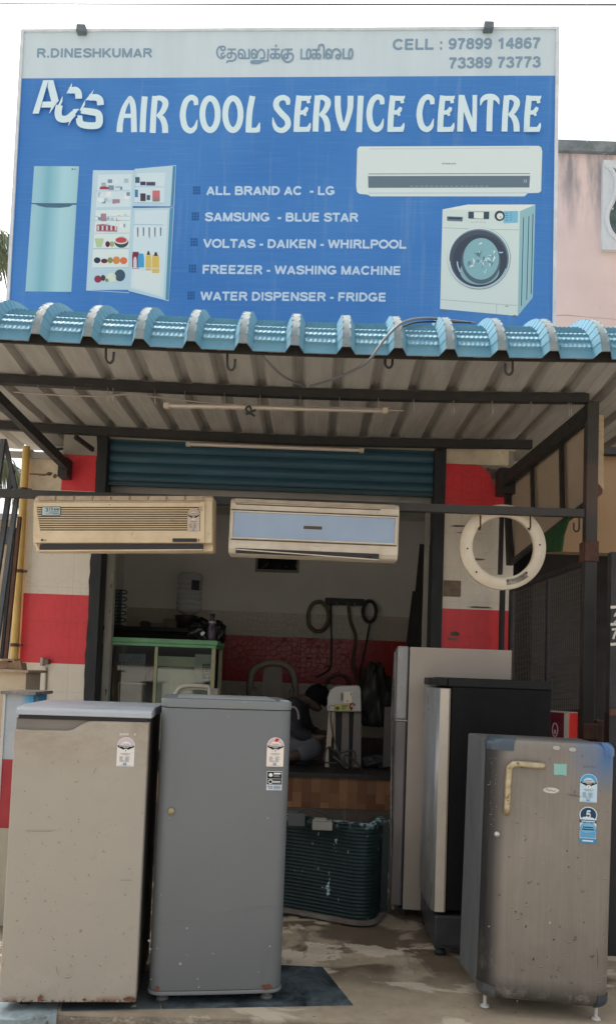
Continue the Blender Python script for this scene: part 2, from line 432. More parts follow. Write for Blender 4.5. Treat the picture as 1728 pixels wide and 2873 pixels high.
# ================================================================== SHOP BUILDING
XA, XB = at(78, 1480, FY).x, at(262, 1480, FY).x            # left pillar
XC, XD = at(1244, 1530, FY).x, at(1441, 1500, FY).x         # right pillar
J = .074
shop = thing('shop_building', 'one storey shop with open doorway between two red and cream tiled pillars', 'building', (0, FY, 0))
def pillar(x0, x1, bands, zt=2.955):
    root = MB().box((x0 + .01, FY + .012, 0), (x1 - .01, FY + .36, zt)).build('pillar', M_CONC, shop)
    for z0, z1, m, nm in bands:
        MB().box((x0, FY, z0), (x1, FY + .011, z1)).build(nm, m, root)
    return root
bl = [(0, 1.311, M_CREAM, 'cream_tile_band'), (1.311, 1.802, M_REDT, 'red_tile_band'), (1.802, 2.548, M_CREAM, 'cream_tile_band')]
pl = pillar(XA, XB, bl, 2.805)
xm = at(175, 1330, FY).x
MB().box((XA, FY, 2.548), (xm, FY + .011, 2.81)).build('cream_plaster_patch', M_PLASTER, pl)
MB().box((xm, FY - .002, 2.548), (XB, FY + .011, 2.81)).build('red_tile_band', M_REDT, pl)
MB().box((xm, FY - .001, 2.81), (XB, FY + .011, 2.954)).build('grey_plaster_patch', worn('grey_beige_plaster', (.40, .37, .32), .85, 0, .4, 5, (.3, .27, .23)), pl)
pr = pillar(XC, XD, bl)
xe = at(1395, 1360, FY).x
# red band with a broken corner, plaster above
MB().prism([(XC, FY - .002, 2.548), (xe + .10, FY - .002, 2.548), (xe + .09, FY - .002, 2.605), (xe - .02, FY - .002, 2.695), (xe - .06, FY - .002, 2.785), (xe - .13, FY - .002, 2.84), (XC, FY - .002, 2.845)], (0, .012, 0)).build('red_tile_band', M_REDT, pr)
MB().box((XC, FY, 2.845), (XD - .05, FY + .011, 2.954)).build('cream_plaster_patch', M_PLASTER, pr)
# brown chips, old scrape and bare square on the right pillar
def chip(px, py, w, h, par, m, Y=FY - .003, jag=7, seed=1):
    c = at(px, py, Y); rnd = random.Random(seed)
    pts = []
    for i in range(jag * 2):
        a = 2 * math.pi * i / (jag * 2); k = rnd.uniform(.65, 1)
        pts.append((c.x + w * k * math.cos(a), Y, c.z + h * k * math.sin(a)))
    return MB().prism(pts[::-1], (0, .0025, 0)).build('chipped_patch', m, par)
M_CHIP = worn('bare_mortar', (.15, .12, .09), .95, 0, .5, 20, (.08, .06, .045), bump=.4)
M_PALECHIP = worn('pale_brown_tile', (.22, .16, .11), .7, 0, .5, 14, (.12, .08, .055))
c0, c1 = at(1244, 1628, FY), at(1291, 1675, FY)
MB().box((c0.x, FY - .004, c1.z), (c1.x, FY - .001, c0.z)).build('chipped_patch', M_PALECHIP, pr)
chip(1330, 1569, .11, .011, pr, M_PALECHIP, seed=4); chip(1290, 1476, .08, .007, pr, M_CHIP, seed=5); chip(1300, 1494, .06, .005, pr, M_PALECHIP, seed=6)
chip(1345, 1704, .11, .008, pr, M_CHIP, seed=7); chip(1276, 1778, .04, .02, pr, M_CHIP, seed=9); chip(1270, 1793, .05, .012, pr, M_PALECHIP, seed=10)
chip(120, 1332, .04, .010, pl, M_PALECHIP, seed=11); chip(140, 1329, .025, .017, pl, M_CHIP, seed=12); chip(155, 1336, .018, .02, pl, M_CHIP, seed=13)
chip(98, 1330, .05, .006, pl, M_PALECHIP, seed=14)
chip(1372, 1330, .07, .05, pr, M_CHIP, Y=FY - .001, seed=15)
# door jambs with ragged paint edges
def jamb(x0, x1, seed):
    rnd = random.Random(seed); pts = []
    n = 46
    for i in range(n): pts.append((x0 + rnd.uniform(-.009, .005) * (1 if i % 2 else .3), FY - .012, 2.954 * i / (n - 1)))
    for i in range(2): pts.append((x1, FY - .012, 2.954 * (1 - i)))
    return MB().prism(pts[::-1], (0, .16, 0)).build('door_jamb', M_BLACKJAMB, shop)
jamb(XB, XB + J, 2)
xj = at(1214, 1530, FY).x
jb = MB().box((xj, FY - .012, 0), (XC, FY + .148, 2.954)).build('door_jamb', M_BLACKJAMB, shop)
M_STRIP = worn('scuffed_grey_plaster', (.42, .41, .36), .8, 0, .4, 8, (.26, .24, .2), (.1, .06, .05), 20, .7, stretch=(1, 1, .3))
MB().box((XB + J, FY + .17, .65), (XB + J + .05, FY + .24, 2.52)).build('reveal', M_STRIP, shop)
MB().box((xj - .03, FY + .17, .65), (xj, FY + .22, 2.52)).build('reveal', M_STRIP, shop)
# rolled down top of the shutter
def shutter():
    mb = MB(); x0, x1 = XB + J + .004, xj - .004
    def fn(u, v):
        z = 2.64 + .31 * v; s = (z - 2.64) / .075; fr = s - math.floor(s)
        return V((x0 + (x1 - x0) * u, FY + .07 - .016 * math.sin(fr * math.pi) ** .7, z))
    mb.grid(fn, 1, 84)
    s = mb.build('roller_shutter', M_SHUT, shop)
    MB().box((x0, FY + .045, 2.612), (x1, FY + .085, 2.638)).build('bottom_rail', worn('dark_teal_rail', (.03, .07, .09), .5), s)
    MB().tube([(at(1139, 1393, FY).x, FY + .03, 2.585), (at(1139, 1393, FY).x, FY + .03, 2.56)], .014, 10).tube([(at(1139, 1393, FY).x - .03, FY + .028, 2.563), (at(1139, 1393, FY).x + .035, FY + .028, 2.563)], .010, 8).build('lock_bolt', plain('bolt_steel', (.35, .34, .32), .35, .8), s)
shutter()
# lintel, upper wall, inside of the shop
MB().box((XB + .01, FY + .17, 2.54), (XC - .01, FY + .30, 2.954)).build('lintel', M_GREYP, shop)
MB().box((xm, FY + .014, 2.80), (XB - .001, FY + .36, 2.954)).box((xm, FY + .002, 2.956), (XD, FY + .40, 3.9)).build('upper_wall', M_PLASTER, shop)
BX0, BX1, BYB = -2.02, 1.58, 8.3
M_CEIL = worn('ceiling_paint', (.75, .74, .70), .9)
MB().box((BX0, FY + .40, 2.956), (BX1, BYB, 3.1)).build('ceiling', M_CEIL, shop)
bw = MB().box((BX0, BYB, 0), (BX1, BYB + .15, 3.4)).build('back_wall', M_BACKW, shop)
MB().box((BX0, FY + .36, 0), (BX0 + .05, BYB, 2.955)).build('side_wall', M_BACKW, shop)
MB().box((BX1 - .1, FY + .40, 0), (BX1, BYB, 2.955)).build('side_wall', M_BACKW, shop)
MB().box((BX0 + .05, FY + .361, 0), (XA + .3, FY + .40, 2.955)).build('front_return', M_BACKW, shop)
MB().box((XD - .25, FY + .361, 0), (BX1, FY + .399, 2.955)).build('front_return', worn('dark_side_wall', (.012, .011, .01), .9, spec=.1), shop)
zt, zr0, zr1 = at(864, 1722, BYB).z, at(864, 1790, BYB).z, at(864, 1918, BYB).z
def glossy_tile(name, col, col2):
    t = NT(name); vo = t.n('ShaderNodeTexVoronoi', feature='DISTANCE_TO_EDGE'); t.l(t.tc, vo.inputs['Vector']); vo.inputs['Scale'].default_value = 19; vo.inputs['Randomness'].default_value = .65
    ln = t.ramp(vo.outputs['Distance'], .01, .03, 1, 0)
    c = t.mix(t.math('MULTIPLY', ln, .22), col, col2); t.bump(t.ramp(vo.outputs['Distance'], 0, .06), .5, .006)
    return t.done(c, .22)
M_BT1 = glossy_tile('cream_glazed_tile', (.55, .5, .42), (.2, .17, .13)); M_BT2 = glossy_tile('red_glazed_tile', (.45, .035, .035), (.14, .012, .012))
MB().box((BX0 + .1, BYB - .010, zr0), (BX1 - .1, BYB, zt)).build('cream_tile_band', M_BT1, bw)
MB().box((BX0 + .1, BYB - .010, zr1), (BX1 - .1, BYB, zr0)).build('red_tile_band', M_BT2, bw)
MB().box((BX0 + .1, BYB - .010, .646), (BX1 - .1, BYB, zr1)).build('cream_tile_band', M_BT1, bw)
# raised shop floor
PZ = .645
pf = MB().box((BX0 + .1, 5.335, 0), (XA + .02, FY - .02, PZ - .03)).build('platform', M_CONC, shop)
MB().box((XB - .4, 5.345, .0), (XC + .4, FY + .012, PZ - .032)).box((BX0 + .1, FY + .37, 0), (BX1 - .1, BYB - .011, PZ - .032)).box((XB + .002, FY + .012, 0), (XC - .002, FY + .37, PZ - .032)).build('platform_core', M_CONC, pf)
MB().box((XB - .4, 5.30, PZ - .03), (XC + .4, FY - .014, PZ)).box((XB + .11, FY - .014, PZ - .03), (xj - .01, FY + .37, PZ)).box((BX0 + .11, FY + .41, PZ - .03), (BX1 - .11, BYB - .012, PZ)).build('floor_slab', M_FLOORIN, pf)
MB().box((XB - .4, 5.326, .408), (XC + .4, 5.344, PZ - .032)).build('wood_riser', M_WOOD, pf)
M_BRSTONE = worn('brown_stone_riser', (.12, .095, .07), .85, 0, .5, 7, (.06, .045, .035), bump=.3)
MB().box((XB - .4, 5.32, 0), (.27, 5.344, .406)).box((.30, 5.322, 0), (XC + .4, 5.344, .406)).build('stone_riser', M_BRSTONE, pf)

# socket box with its conduit on the left pillar
sb = thing('switch_box', 'small brown switch box with conduit on left tiled pillar below red band', 'switch box', at(128, 1860, FY))
M_BROWNP = worn('brown_bakelite', (.22, .17, .14), .5, 0, .5, 20, (.08, .05, .045)); M_COND = worn('grimy_pvc', (.33, .29, .23), .6)
a = at(118, 1868, FY); b = at(127, 1846, FY)
MB().box((a.x, FY - .04, a.z), (b.x, FY - .001, b.z)).build('back_plate', worn('pale_plastic', (.5, .45, .4), .5), sb, bevel=.003)
MB().box((b.x + .001, FY - .05, a.z + .012), (b.x + .042, FY - .001, b.z - .008)).build('socket', M_BROWNP, sb, bevel=.004)
MB().tube([at(131, 1872, FY - .009), at(129, 1930, FY - .009), at(124, 2020, FY - .009)], .008, 8).build('conduit', M_COND, sb)

# yellow down pipe and the sunlit wall edge at the left of the shop
yp = thing('down_pipe', 'yellow rainwater pipe standing against left edge of shop', 'pipe', at(55, 1900, FY + .1))
M_YEL = worn('yellow_paint', (.62, .42, .13), .5, 0, .35, 6, (.48, .30, .08), (.12, .07, .04), 22, .72)
M_PEACH = worn('peach_plaster', (.72, .52, .32), .85, 0, .25, 5, (.58, .4, .25), (.12, .08, .05), 24, .7)
p0, p1 = at(78, 1285, FY - .04), at(34, 1950, FY - .04)
xx = at(59, 1560, FY - .05).x
MB().tube([(xx, FY - .06, -.1), (xx, FY - .06, 2.84)], .027, 14).build('pipe', M_YEL, yp)
for zz in (2.53, 1.95, 1.43): MB().lathe([(.029, -.012), (.034, 0), (.029, .012)], (xx, FY - .06, zz), n=14).box((xx + .028, FY - .075, zz - .008), (xx + .055, FY - .055, zz + .008)).build('bracket', M_RUST, yp)
MB().tube([(xx - .036, FY - .05, -.1), (xx - .036, FY - .05, 2.33)], .009, 8).build('thin_pipe', worn('cream_pipe', (.6, .55, .42), .6), yp)
MB().box((XA - .05, FY + .005, -.1), (XA - .001, FY + .45, 2.84)).build('wall_edge', M_PEACH, shop)

# ================================================================== NEIGHBOUR
nb = thing('neighbouring_building', 'faded pink two storey building right of signboard with white ornamental window', 'building', (3.5, 7.0, 0))
def pink_mat():
    t = NT('weathered_pink_plaster'); x, y, z = t.xyz()
    c = t.mix(t.ramp(t.noise(1.6, 6, .6), .35, .7), (.80, .63, .56), (.70, .55, .49))
    st = t.math('MULTIPLY', t.ramp(t.noise(3.0, 6, .65, t.map((2.6, 1, .35))), .42, .62), t.ramp(z, 5.35, 5.95))
    c = t.mix(t.math('MULTIPLY', st, .8), c, (.22, .22, .23))
    c = t.mix(t.math('MULTIPLY', t.ramp(t.noise(5, 6, .7, t.map((1, 1, .6), (4, 4, 4))), .60, .72), .35), c, (.25, .21, .2))
    w = t.n('ShaderNodeTexNoise'); t.l(t.map((1, 1, 3)), w.inputs['Vector']); w.inputs['Scale'].default_value = 1.2
    ck = t.ramp(t.math('ABSOLUTE', t.math('SUBTRACT', t.math('ADD', z, t.math('MULTIPLY', w.outputs['Fac'], .22)), 4.74)), .002, .006, 1, 0)
    c = t.mix(t.math('MULTIPLY', ck, .5), c, (.16, .12, .1))
    t.bump(t.noise(18, 6, .6), .2, .01)
    return t.done(c, .9)
M_PINK = pink_mat()
NY = 7.0
ztop = at(1640, 403, NY).z; zc = at(1640, 432, NY).z
M_GREYC = worn('mossy_grey_coping', (.25, .28, .28), .9, 0, .5, 9, (.13, .15, .15), (.45, .48, .48), 18, .64, bump=.3)
MB().box((1.62, NY, 2.9), (6.5, NY + 4, zc - .001)).build('upper_wall', M_PINK, nb)
MB().box((1.6, NY - .045, zc), (6.55, NY + 4.05, ztop)).build('parapet_coping', M_GREYC, nb)
zw0, zw1 = at(1700, 708, NY).z, at(1700, 459, NY).z; xw0 = at(1684, 580, NY).x
M_WHP = worn('white_moulding', (.66, .69, .68), .7, 0, .25, 6, (.5, .52, .52))
crv = [(1692.5, 475), (1706, 486), (1715, 500), (1720, 518), (1718.5, 546), (1712, 575), (1700, 598), (1696, 617), (1698, 640), (1706, 660), (1720, 677), (1736, 690), (1760, 697)]
cw = [at(x, y, NY) for x, y in crv]; cw = [(p.x, p.z) for p in cw]
cw = cat2(cw, 4); xe2 = cw[-1][0]
wf = []
poly = [(xw0, zw1), (xw0, zw0), (xe2, zw0)] + cw[::-1] + [(p.x, p.z) for p in (at(1712, 479, NY), at(1728, 487, NY), at(1760, 500, NY))] + [(xe2, zw1)]
w = MB().prism([(x, NY - .05, z) for x, z in poly], (0, .048, 0)).build('ornamental_window', M_WHP, nb)
def rim():
    mb = MB().tube([(x, NY - .055, z) for x, z in cw], .020, 8); return mb.build('rim', M_WHP, w)
rim()
MB().box((xe2, NY - .05, zw0), (xe2 + .12, NY - .002, zw1)).build('frame_side', M_WHP, w)
t = NT('dark_green_glass'); c = t.mix(t.ramp(t.noise(9, 4, .6, t.map((1, 1, 3)), .5), .4, .65), (.045, .09, .08), (.09, .15, .13)); c = t.mix(t.ramp(t.noise(26, 2, .5, t.map((1.2, 1, .6))), .70, .72), c, (.6, .68, .66)); M_GGL = t.done(c, .25)
MB().quad((xw0 + .03, NY - .006, zw0), (xe2, NY - .006, zw0), (xe2, NY - .006, zw1), (xw0 + .03, NY - .006, zw1)).build('pane', M_GGL, w)
# lower front of the neighbour: wall coloured ochre for warm tarp light, above a dark opening
MB().box((XD - .03, FY + .41, 0), (1.70, FY + .44, 2.36)).build('dark_return', worn('gloom_black_wall', (.007, .0065, .006), .9, spec=.1), shop)  # near-black sheet standing in for the gloom behind the mesh gate
MB().box((XD - .03, FY + .41, 2.361), (1.70, FY + .44, 3.3)).build('return_wall', worn('dull_green_wall', (.05, .085, .06), .85), shop)
M_OCHRE = worn('warm_lit_wall', (.34, .22, .115), .85, 0, .3, 2, (.33, .19, .10))  # ochre tone carries warm light put into the wall colour
zo = at(1705, 1552, 6.1).z
MB().box((1.60, 6.1, zo), (6.5, 6.25, 3.4)).build('lower_wall', M_OCHRE, nb)
MB().box((1.58, 6.02, at(1705, 1276, 6.05).z), (6.5, 6.095, at(1705, 1253, 6.05).z)).build('beam', M_DARKMETAL, nb)
MB().box((1.45, 7.4, 0), (6.5, 7.5, 3.4)).box((1.45, 5.96, -.1), (6.5, 7.4, .02)).build('dark_interior', worn('dark_shop_interior', (.03, .027, .025), .8), nb)
MB().box((1.6, 6.1, 3.401), (6.5, 6.98, 3.5)).build('porch_slab', M_CONC, nb)
# ================================================================== AWNING
Y0, RIB = 3.25, .2172
P1Y, P2Y = 4.40, 5.35
def bow(x): return .010 * (x / 1.3) ** 2 + .014 * max(x, 0) / 1.3
PROF = [(3.25, 2.671), (3.28, 2.7459), (3.33, 2.8078), (3.4, 2.8577), (3.47, 2.8916), (3.57, 2.9234), (3.75, 2.96), (3.98, 2.9725), (4.2, 2.9601), (4.4, 2.9417), (4.9, 2.9447), (5.35, 2.9538), (5.54, 2.9614)]
pc = [(p.y, p.z) for p in cat([(0, a, b) for a, b in PROF], 10)]
_len = [0]
for i in range(1, len(pc)): _len.append(_len[-1] + math.hypot(pc[i][0] - pc[i - 1][0], pc[i][1] - pc[i - 1][1]))
def prof(s):
    s = max(0, min(s, _len[-1] - 1e-6))
    import bisect
    i = max(1, bisect.bisect_right(_len, s)); t = (s - _len[i - 1]) / (_len[i] - _len[i - 1])
    y = pc[i - 1][0] + (pc[i][0] - pc[i - 1][0]) * t; z = pc[i - 1][1] + (pc[i][1] - pc[i - 1][1]) * t
    ty, tz = pc[i][0] - pc[i - 1][0], pc[i][1] - pc[i - 1][1]; l = math.hypot(ty, tz)
    return y, z, -tz / l, ty / l
XR = at(684, 950, 3.25).x
def rib_h(x):
    d = abs(((x - XR) / RIB + .5) % 1 - .5) * RIB
    return .043 * max(0, min(1, (.040 - d) / .022)), d
awn = thing('awning', 'blue ribbed sheet awning on a dark steel frame over the shop front', 'awning', (0, 4.4, 2.7))
M_BLUES = worn('sky_blue_sheet', (.105, .265, .36), .62, 0, .4, 9, (.16, .32, .40), (.34, .38, .37), 60, .72, stretch=(1, .5, 1), spec=.25)
M_CREST = worn('chalky_blue_crest', (.14, .20, .22), .8, 0, .45, 14, (.22, .235, .23), (.12, .115, .105), 40, .66)
M_UNDER = worn('dirty_grey_sheet', (.385, .372, .34), .75, 0, .35, 5, (.26, .248, .222), (.16, .14, .12), 28, .72, stretch=(2.2, .35, 1))
def roof():
    xs = []
    k0 = -11; 
    for k in range(k0, 12):
        c = XR + k * RIB
        for d in (-.040, -.031, -.018, -.010, 0, .010, .018, .031): xs.append(c + d)
        n = 33
        for i in range(n): xs.append(c + .040 + (RIB - .080) * i / n)
    xs = [x for x in xs if -2.35 < x < 2.45]
    ss = []; s = 0; step = .046
    EM = 11
    for r in range(EM):
        for t in (0, .10, .2, .35, .55, .75, .9): ss.append((r + t) * step)
    s = EM * step
    while s < _len[-1]: ss.append(s); s += .07
    ss.append(_len[-1])
    mb = MB(); vs = []; nx = len(xs)
    for s in ss:
        y, z, ny, nz = prof(s)
        em = 1 if s < EM * step - .001 else 0
        fr = (s / step) % 1
        saw = (.012 * max(0, (1 - fr / .9))) if fr > .1 else .012 * fr / .1
        for x in xs:
            h, d = rib_h(x)
            e = 0
            if em and s > .045:
                if d > .040:
                    u = ((d - .040) / ((RIB / 2 - .040)) * 3.5) % 1
                    e = saw * (.75 + .25 * abs(math.sin(u * math.pi))) + .0018 * abs(math.sin(u * math.pi))
                elif d > .017: e = saw * .35
            hh = h + e
            vs.append((x, y + ny * hh, z + nz * hh + bow(x)))
    fs = []
    mb.add(vs, []); b = 0
    for j in range(len(ss) - 1):
        for i in range(nx - 1):
            a = j * nx + i
            mb.f.append([a, a + 1, a + nx + 1, a + nx]); hm = abs((((xs[i] + xs[i + 1]) / 2 - XR) / RIB + .5) % 1 - .5) * RIB
            mb.m.append(1 if hm < .018 else 0); mb.sm.append(False)
    # underside skin, plain, 4 mm below
    xs2 = []
    for k in range(k0, 12):
        c = XR + k * RIB
        for d in (-.040, -.018, .018, .040, RIB / 2 - .004, RIB / 2): xs2.append(c + d)
    xs2 = [x for x in xs2 if -2.35 < x < 2.45]; ss2 = [i * _len[-1] / 60 for i in range(61)]
    vs2 = []
    for s in ss2:
        y, z, ny, nz = prof(s)
        for x in xs2:
            h, d = rib_h(x); h -= .004
            if abs(d - RIB / 2) < .001: h -= .002
            vs2.append((x, y + ny * h, z + nz * h + bow(x)))
    n2 = len(xs2); base = len(mb.v)
    mb.v += [V(v) for v in vs2]
    for j in range(len(ss2) - 1):
        for i in range(n2 - 1):
            a = base + j * n2 + i
            mb.f.append([a + n2, a + n2 + 1, a + 1, a]); mb.m.append(2); mb.sm.append(False)
    return mb.build('roof_sheet', [M_BLUES, M_CREST, M_UNDER], awn)
roof()
def bowbar(y, z, w, h, x0, x1, name, m, n=14):
    mb = MB()
    pts = [(x0 + (x1 - x0) * i / n) for i in range(n + 1)]
    vs = []
    for x in pts:
        zz = z + bow(x)
        vs += [(x, y - w / 2, zz - h), (x, y + w / 2, zz - h), (x, y + w / 2, zz), (x, y - w / 2, zz)]
    fs = [(i * 4 + k, i * 4 + (k + 1) % 4, i * 4 + 4 + (k + 1) % 4, i * 4 + 4 + k) for i in range(n) for k in range(4)] + [(3, 2, 1, 0), tuple(range(n * 4, n * 4 + 4))]
    return mb.add(vs, fs).build(name, m, awn)
pu1 = bowbar(P1Y, 2.929, .045, .050, -2.3, at(1648, 1150, P1Y).x, 'purlin', M_DARKMETAL)
def rear_sheet(lo, hi):
    mb = MB(); xs2 = []
    for k in range(-12, 12):
        c = XR + k * RIB
        for d in (-.040, -.018, .018, .040): xs2.append(c + d)
    xs2 = [x for x in xs2 if (lo < x < hi)]; n2 = len(xs2)
    vs = [(x, y, 2.958 + rib_h(x)[0] + dz + bow(x)) for dz in (0, .004) for y in (5.541, 6.12) for x in xs2]
    mb.add(vs, [(i, n2 + i, n2 + i + 1, i + 1) for i in range(n2 - 1)], 0); mb.add(vs[2 * n2:], [(i, i + 1, n2 + i + 1, n2 + i) for i in range(n2 - 1)], 1)
    return mb.build('rear_roof_sheet', [M_UNDER, M_BLUES], awn)
rear_sheet(-2.6, xm + .05); rear_sheet(XD - .1, 2.45)  # right-hand sheet added to keep sky light off the wall behind
pu2 = bowbar(P2Y, 2.941, .045, .055, -2.3, at(1490, 1260, P2Y).x, 'purlin', M_DARKMETAL)
bowbar(3.30, 2.722, .015, .046, -2.3, 2.4, 'front_rail_and_shade_strip', worn('brown_black_angle', (.02, .018, .016), .8))  # rail heightened; its dark face stands in for shade in rib ends
# side arms from the wall stubs to the outer purlin
la, lb = at(192, 1312, 5.47), at(-30, 1092, 4.40)
ra, rb = at(1412, 1352, 5.47), at(1652, 1158, 4.42)
MB().bar(la, lb, .045, .065).build('side_arm', M_DARKMETAL, awn)
MB().bar(ra, rb, .045, .085).build('side_arm', M_DARKMETAL, awn)
s0, s1 = at(170, 1343, 5.5), at(200, 1290, 5.5)
MB().box((s0.x, 5.43, s0.z), (s1.x, FY - .004, s1.z)).build('wall_stub', M_DARKMETAL, awn, bevel=.004)
s0, s1 = at(1392, 1390, 5.5), at(1440, 1320, 5.5)
MB().box((s0.x, 5.43, s0.z), (s1.x, FY - .004, s1.z)).build('wall_stub', M_DARKMETAL, awn, bevel=.004)
# small strut and sheet edge above the left wall
MB().bar(at(212, 1225, 5.3), at(262, 1262, 5.5), .02, .03).build('strut', M_DARKMETAL, awn)
MB().box((XA - .25, 5.50, at(120, 1286, 5.52).z), (xm + .02, FY - .004, at(120, 1270, 5.52).z)).build('wall_flashing', M_UNDER, awn)
# post on the right
M_POST = NT('dark_post_with_rust'); x, y, z = M_POST.xyz()
rz = M_POST.math('MULTIPLY', M_POST.ramp(z, -.48, -.40, 0, 1), M_POST.ramp(z, -.16, -.10, 1, 0))
cc = M_POST.mix(M_POST.ramp(M_POST.noise(8, 6, .7), .4, .7), (.05, .047, .043), (.035, .032, .029))
cc = M_POST.mix(M_POST.math('MULTIPLY', rz, .7), cc, (.10, .06, .05)); cc = M_POST.mix(M_POST.ramp(M_POST.noise(40, 3, .6), .70, .74), cc, (.25, .2, .15)); M_POST = M_POST.done(cc, .6)
px0, px1 = at(1642, 1500, 4.4).x, at(1675, 1500, 4.4).x
po = MB().box((px0, 4.40, 0), (px1, 4.46, 2.925)).build('post', M_POST, awn, bevel=.004)
zc0, zc1 = at(1655, 1575, 4.4).z, at(1655, 1518, 4.4).z
MB().box((px0 - .006, 4.388, zc0), (px1 + .006, 4.49, zc1)).build('rusty_collar', M_RUST, po, bevel=.004)
zc0, zc1 = at(1655, 2075, 4.4).z, at(1655, 2030, 4.4).z
MB().box((px0 - .004, 4.383, zc0), (px1 + .012, 4.49, zc1)).box((px1 + .012, 4.41, 0), (px1 + .055, 4.48, zc1 + .02)).build('rusty_collar', M_RUST, po, bevel=.006)
MB().bar(at(1683, 1165, 4.46), at(1683, 1375, 4.46), .034, .012, up=(0, 1, 0)).build('board_strip', worn('flaking_cream_board', (.55, .43, .29), .8, 0, .4, 10, (.4, .3, .2), (.07, .05, .04), 18, .62), awn)
MB().prism([at(1672, 1352, 4.45), at(1672, 1398, 4.45), at(1688, 1386, 4.45), at(1690, 1372, 4.45), at(1682, 1362, 4.45)], (0, .02, 0)).build('broken_board_end', M_RUST, awn)
# hanging rail
ra0, ra1 = at(-90, 1381, 4.35), at(1634, 1441, 4.35)
MB().bar(ra0, ra1, .04, .044).build('hanging_rail', worn('dark_grey_rail', (.045, .043, .04), .55, 0, .4, 9, (.04, .04, .038), (.3, .28, .24), 55, .75), awn)
# slanted posts of the frame at the far left
M_BLUEG = worn('blue_grey_steel', (.085, .095, .105), .5, 0, .3, 8, (.05, .05, .055))
for a, b, Y, w in (((11, 1233), (-26, 1500), 4.42, .027), ((14, 1233), (48, 1384), 4.44, .022), ((36, 1318), (-18, 1690), 4.47, .027), ((50, 1378), (-14, 1850), 4.42, .025)):
    MB().bar(at(a[0], a[1], Y), at(b[0], b[1], Y), w, w).build('slanted_post', M_BLUEG, awn)
MB().bar(at(57, 1450, 4.9), at(12, 1900, 4.9), .024, .02).build('slanted_post', M_RUST, awn)
MB().bar(at(42, 1480, 4.95), at(0, 1900, 4.95), .018, .018).build('slanted_post', M_BLACKJAMB, awn)
# hooks of bent rod and binding wires
def hook(px, y0, y1, Y, flip=1):
    z0, z1 = at(px, y0, Y), at(px, y1, Y); r = .016
    pts = [z0, z0 + (z1 - z0) * .8] + [z1 + V((flip * r * (1 - math.cos(t)), 0, r * 1.2 - r * 1.4 * math.sin(t))) for t in (.3, .8, 1.3, 1.8, 2.3, 2.8)] + [z1 + V((flip * r * 2, 0, .045))]
    MB().tube(pts, .0055, 6).build('hook', M_DARKMETAL, awn)
hook(298, 965, 1016, 3.3); hook(638, 975, 1036, 3.3); hook(1437, 998, 1050, 3.3, -1); hook(1624, 1450, 1490, 4.34, -1); hook(1080, 990, 1030, 3.4)
MB().tube([at(178, 1258, 5.3), at(155, 1262, 5.3), at(152, 1262, 5.3), at(150, 1280, 5.3)], .008, 6).build('hook', M_DARKMETAL, awn)
M_WIRE = plain('binding_wire', (.42, .40, .36), .4, .6)
for px in (108, 208, 302, 317, 435, 519, 630, 730, 843, 864 + 88, 864 + 197, 864 + 296, 864 + 409, 864 + 517, 864 + 626, 864 + 731, 864 + 737):
    y = 1131 + (px - 864) * (.045 if px < 864 else .022)
    a, b = at(px, y - 18, P1Y - .03), at(px + 1, y + 17, P1Y - .03)
    MB().tube([a + V((0, .03, 0)), a, b, b + V((.004, .03, -.004))], .0022, 5).build('binding_wire', M_WIRE, awn)

# loose cables
M_CABLE = plain('black_cable', (.03, .03, .03), .5); M_GCAB = worn('grey_cable', (.16, .17, .18), .5)
def cable(name, pts, r, m, label, n=8):
    o = MB().tube(cat(pts, n), r, 6).build(name, m); tag(o, label, 'cable'); return o
cable('cable', [at(1330, 907, 3.62), at(1250, 898, 3.50), at(1190, 893, 3.38), at(1130, 905, 3.27), at(1080, 950, 3.21), at(1040, 1005, 3.2), at(1000, 1035, 3.35), at(930, 1065, 3.6), at(870, 1083, 3.9)], .006, M_GCAB, 'grey cable trailing over the blue roof edge and under the awning')
cable('cable', [at(1320, 905, 3.58), at(1240, 903, 3.47), at(1165, 905, 3.36), at(1110, 925, 3.26)], .0045, M_CABLE, 'short black cable lying along the blue awning ribs')
cable('cable', [at(730, 985, 3.34), at(752, 1015, 3.4), at(790, 1052, 3.55), at(838, 1078, 3.8), at(850, 1085, 3.9)], .0055, M_GCAB, 'thin cable drooping beneath the middle of the awning edge')
cable('cable', [at(40, 1100, 4.34), at(160, 1108, 4.34), at(280, 1112, 4.34), at(370, 1106, 4.34), at(470, 1118, 4.34), at(560, 1128, 4.34), at(700, 1138, 4.33), at(900, 1146, 4.33), at(1130, 1152, 4.33)], .0045, worn('pinkish_wire', (.35, .3, .27), .6), 'pale slack wire tied along the outer purlin', 6)
cable('cable', [at(715, 1168, 4.3), at(690, 1150, 4.3), at(700, 1140, 4.3), at(705, 1156, 4.3), at(690, 1162, 4.3), at(718, 1150, 4.3)], .006, M_CABLE, 'knotted black wire end hanging from the upper tube light')
o = MB().tube([at(-300, 10, 9.0), at(500, 11.5, 9.0), at(1000, 13, 9.0), at(2000, 13.5, 9.0)], .009, 6).build('power_line', plain('power_line_black', (.05, .05, .05), .5)); tag(o, 'single overhead wire crossing the white sky above the signboard', 'wire')

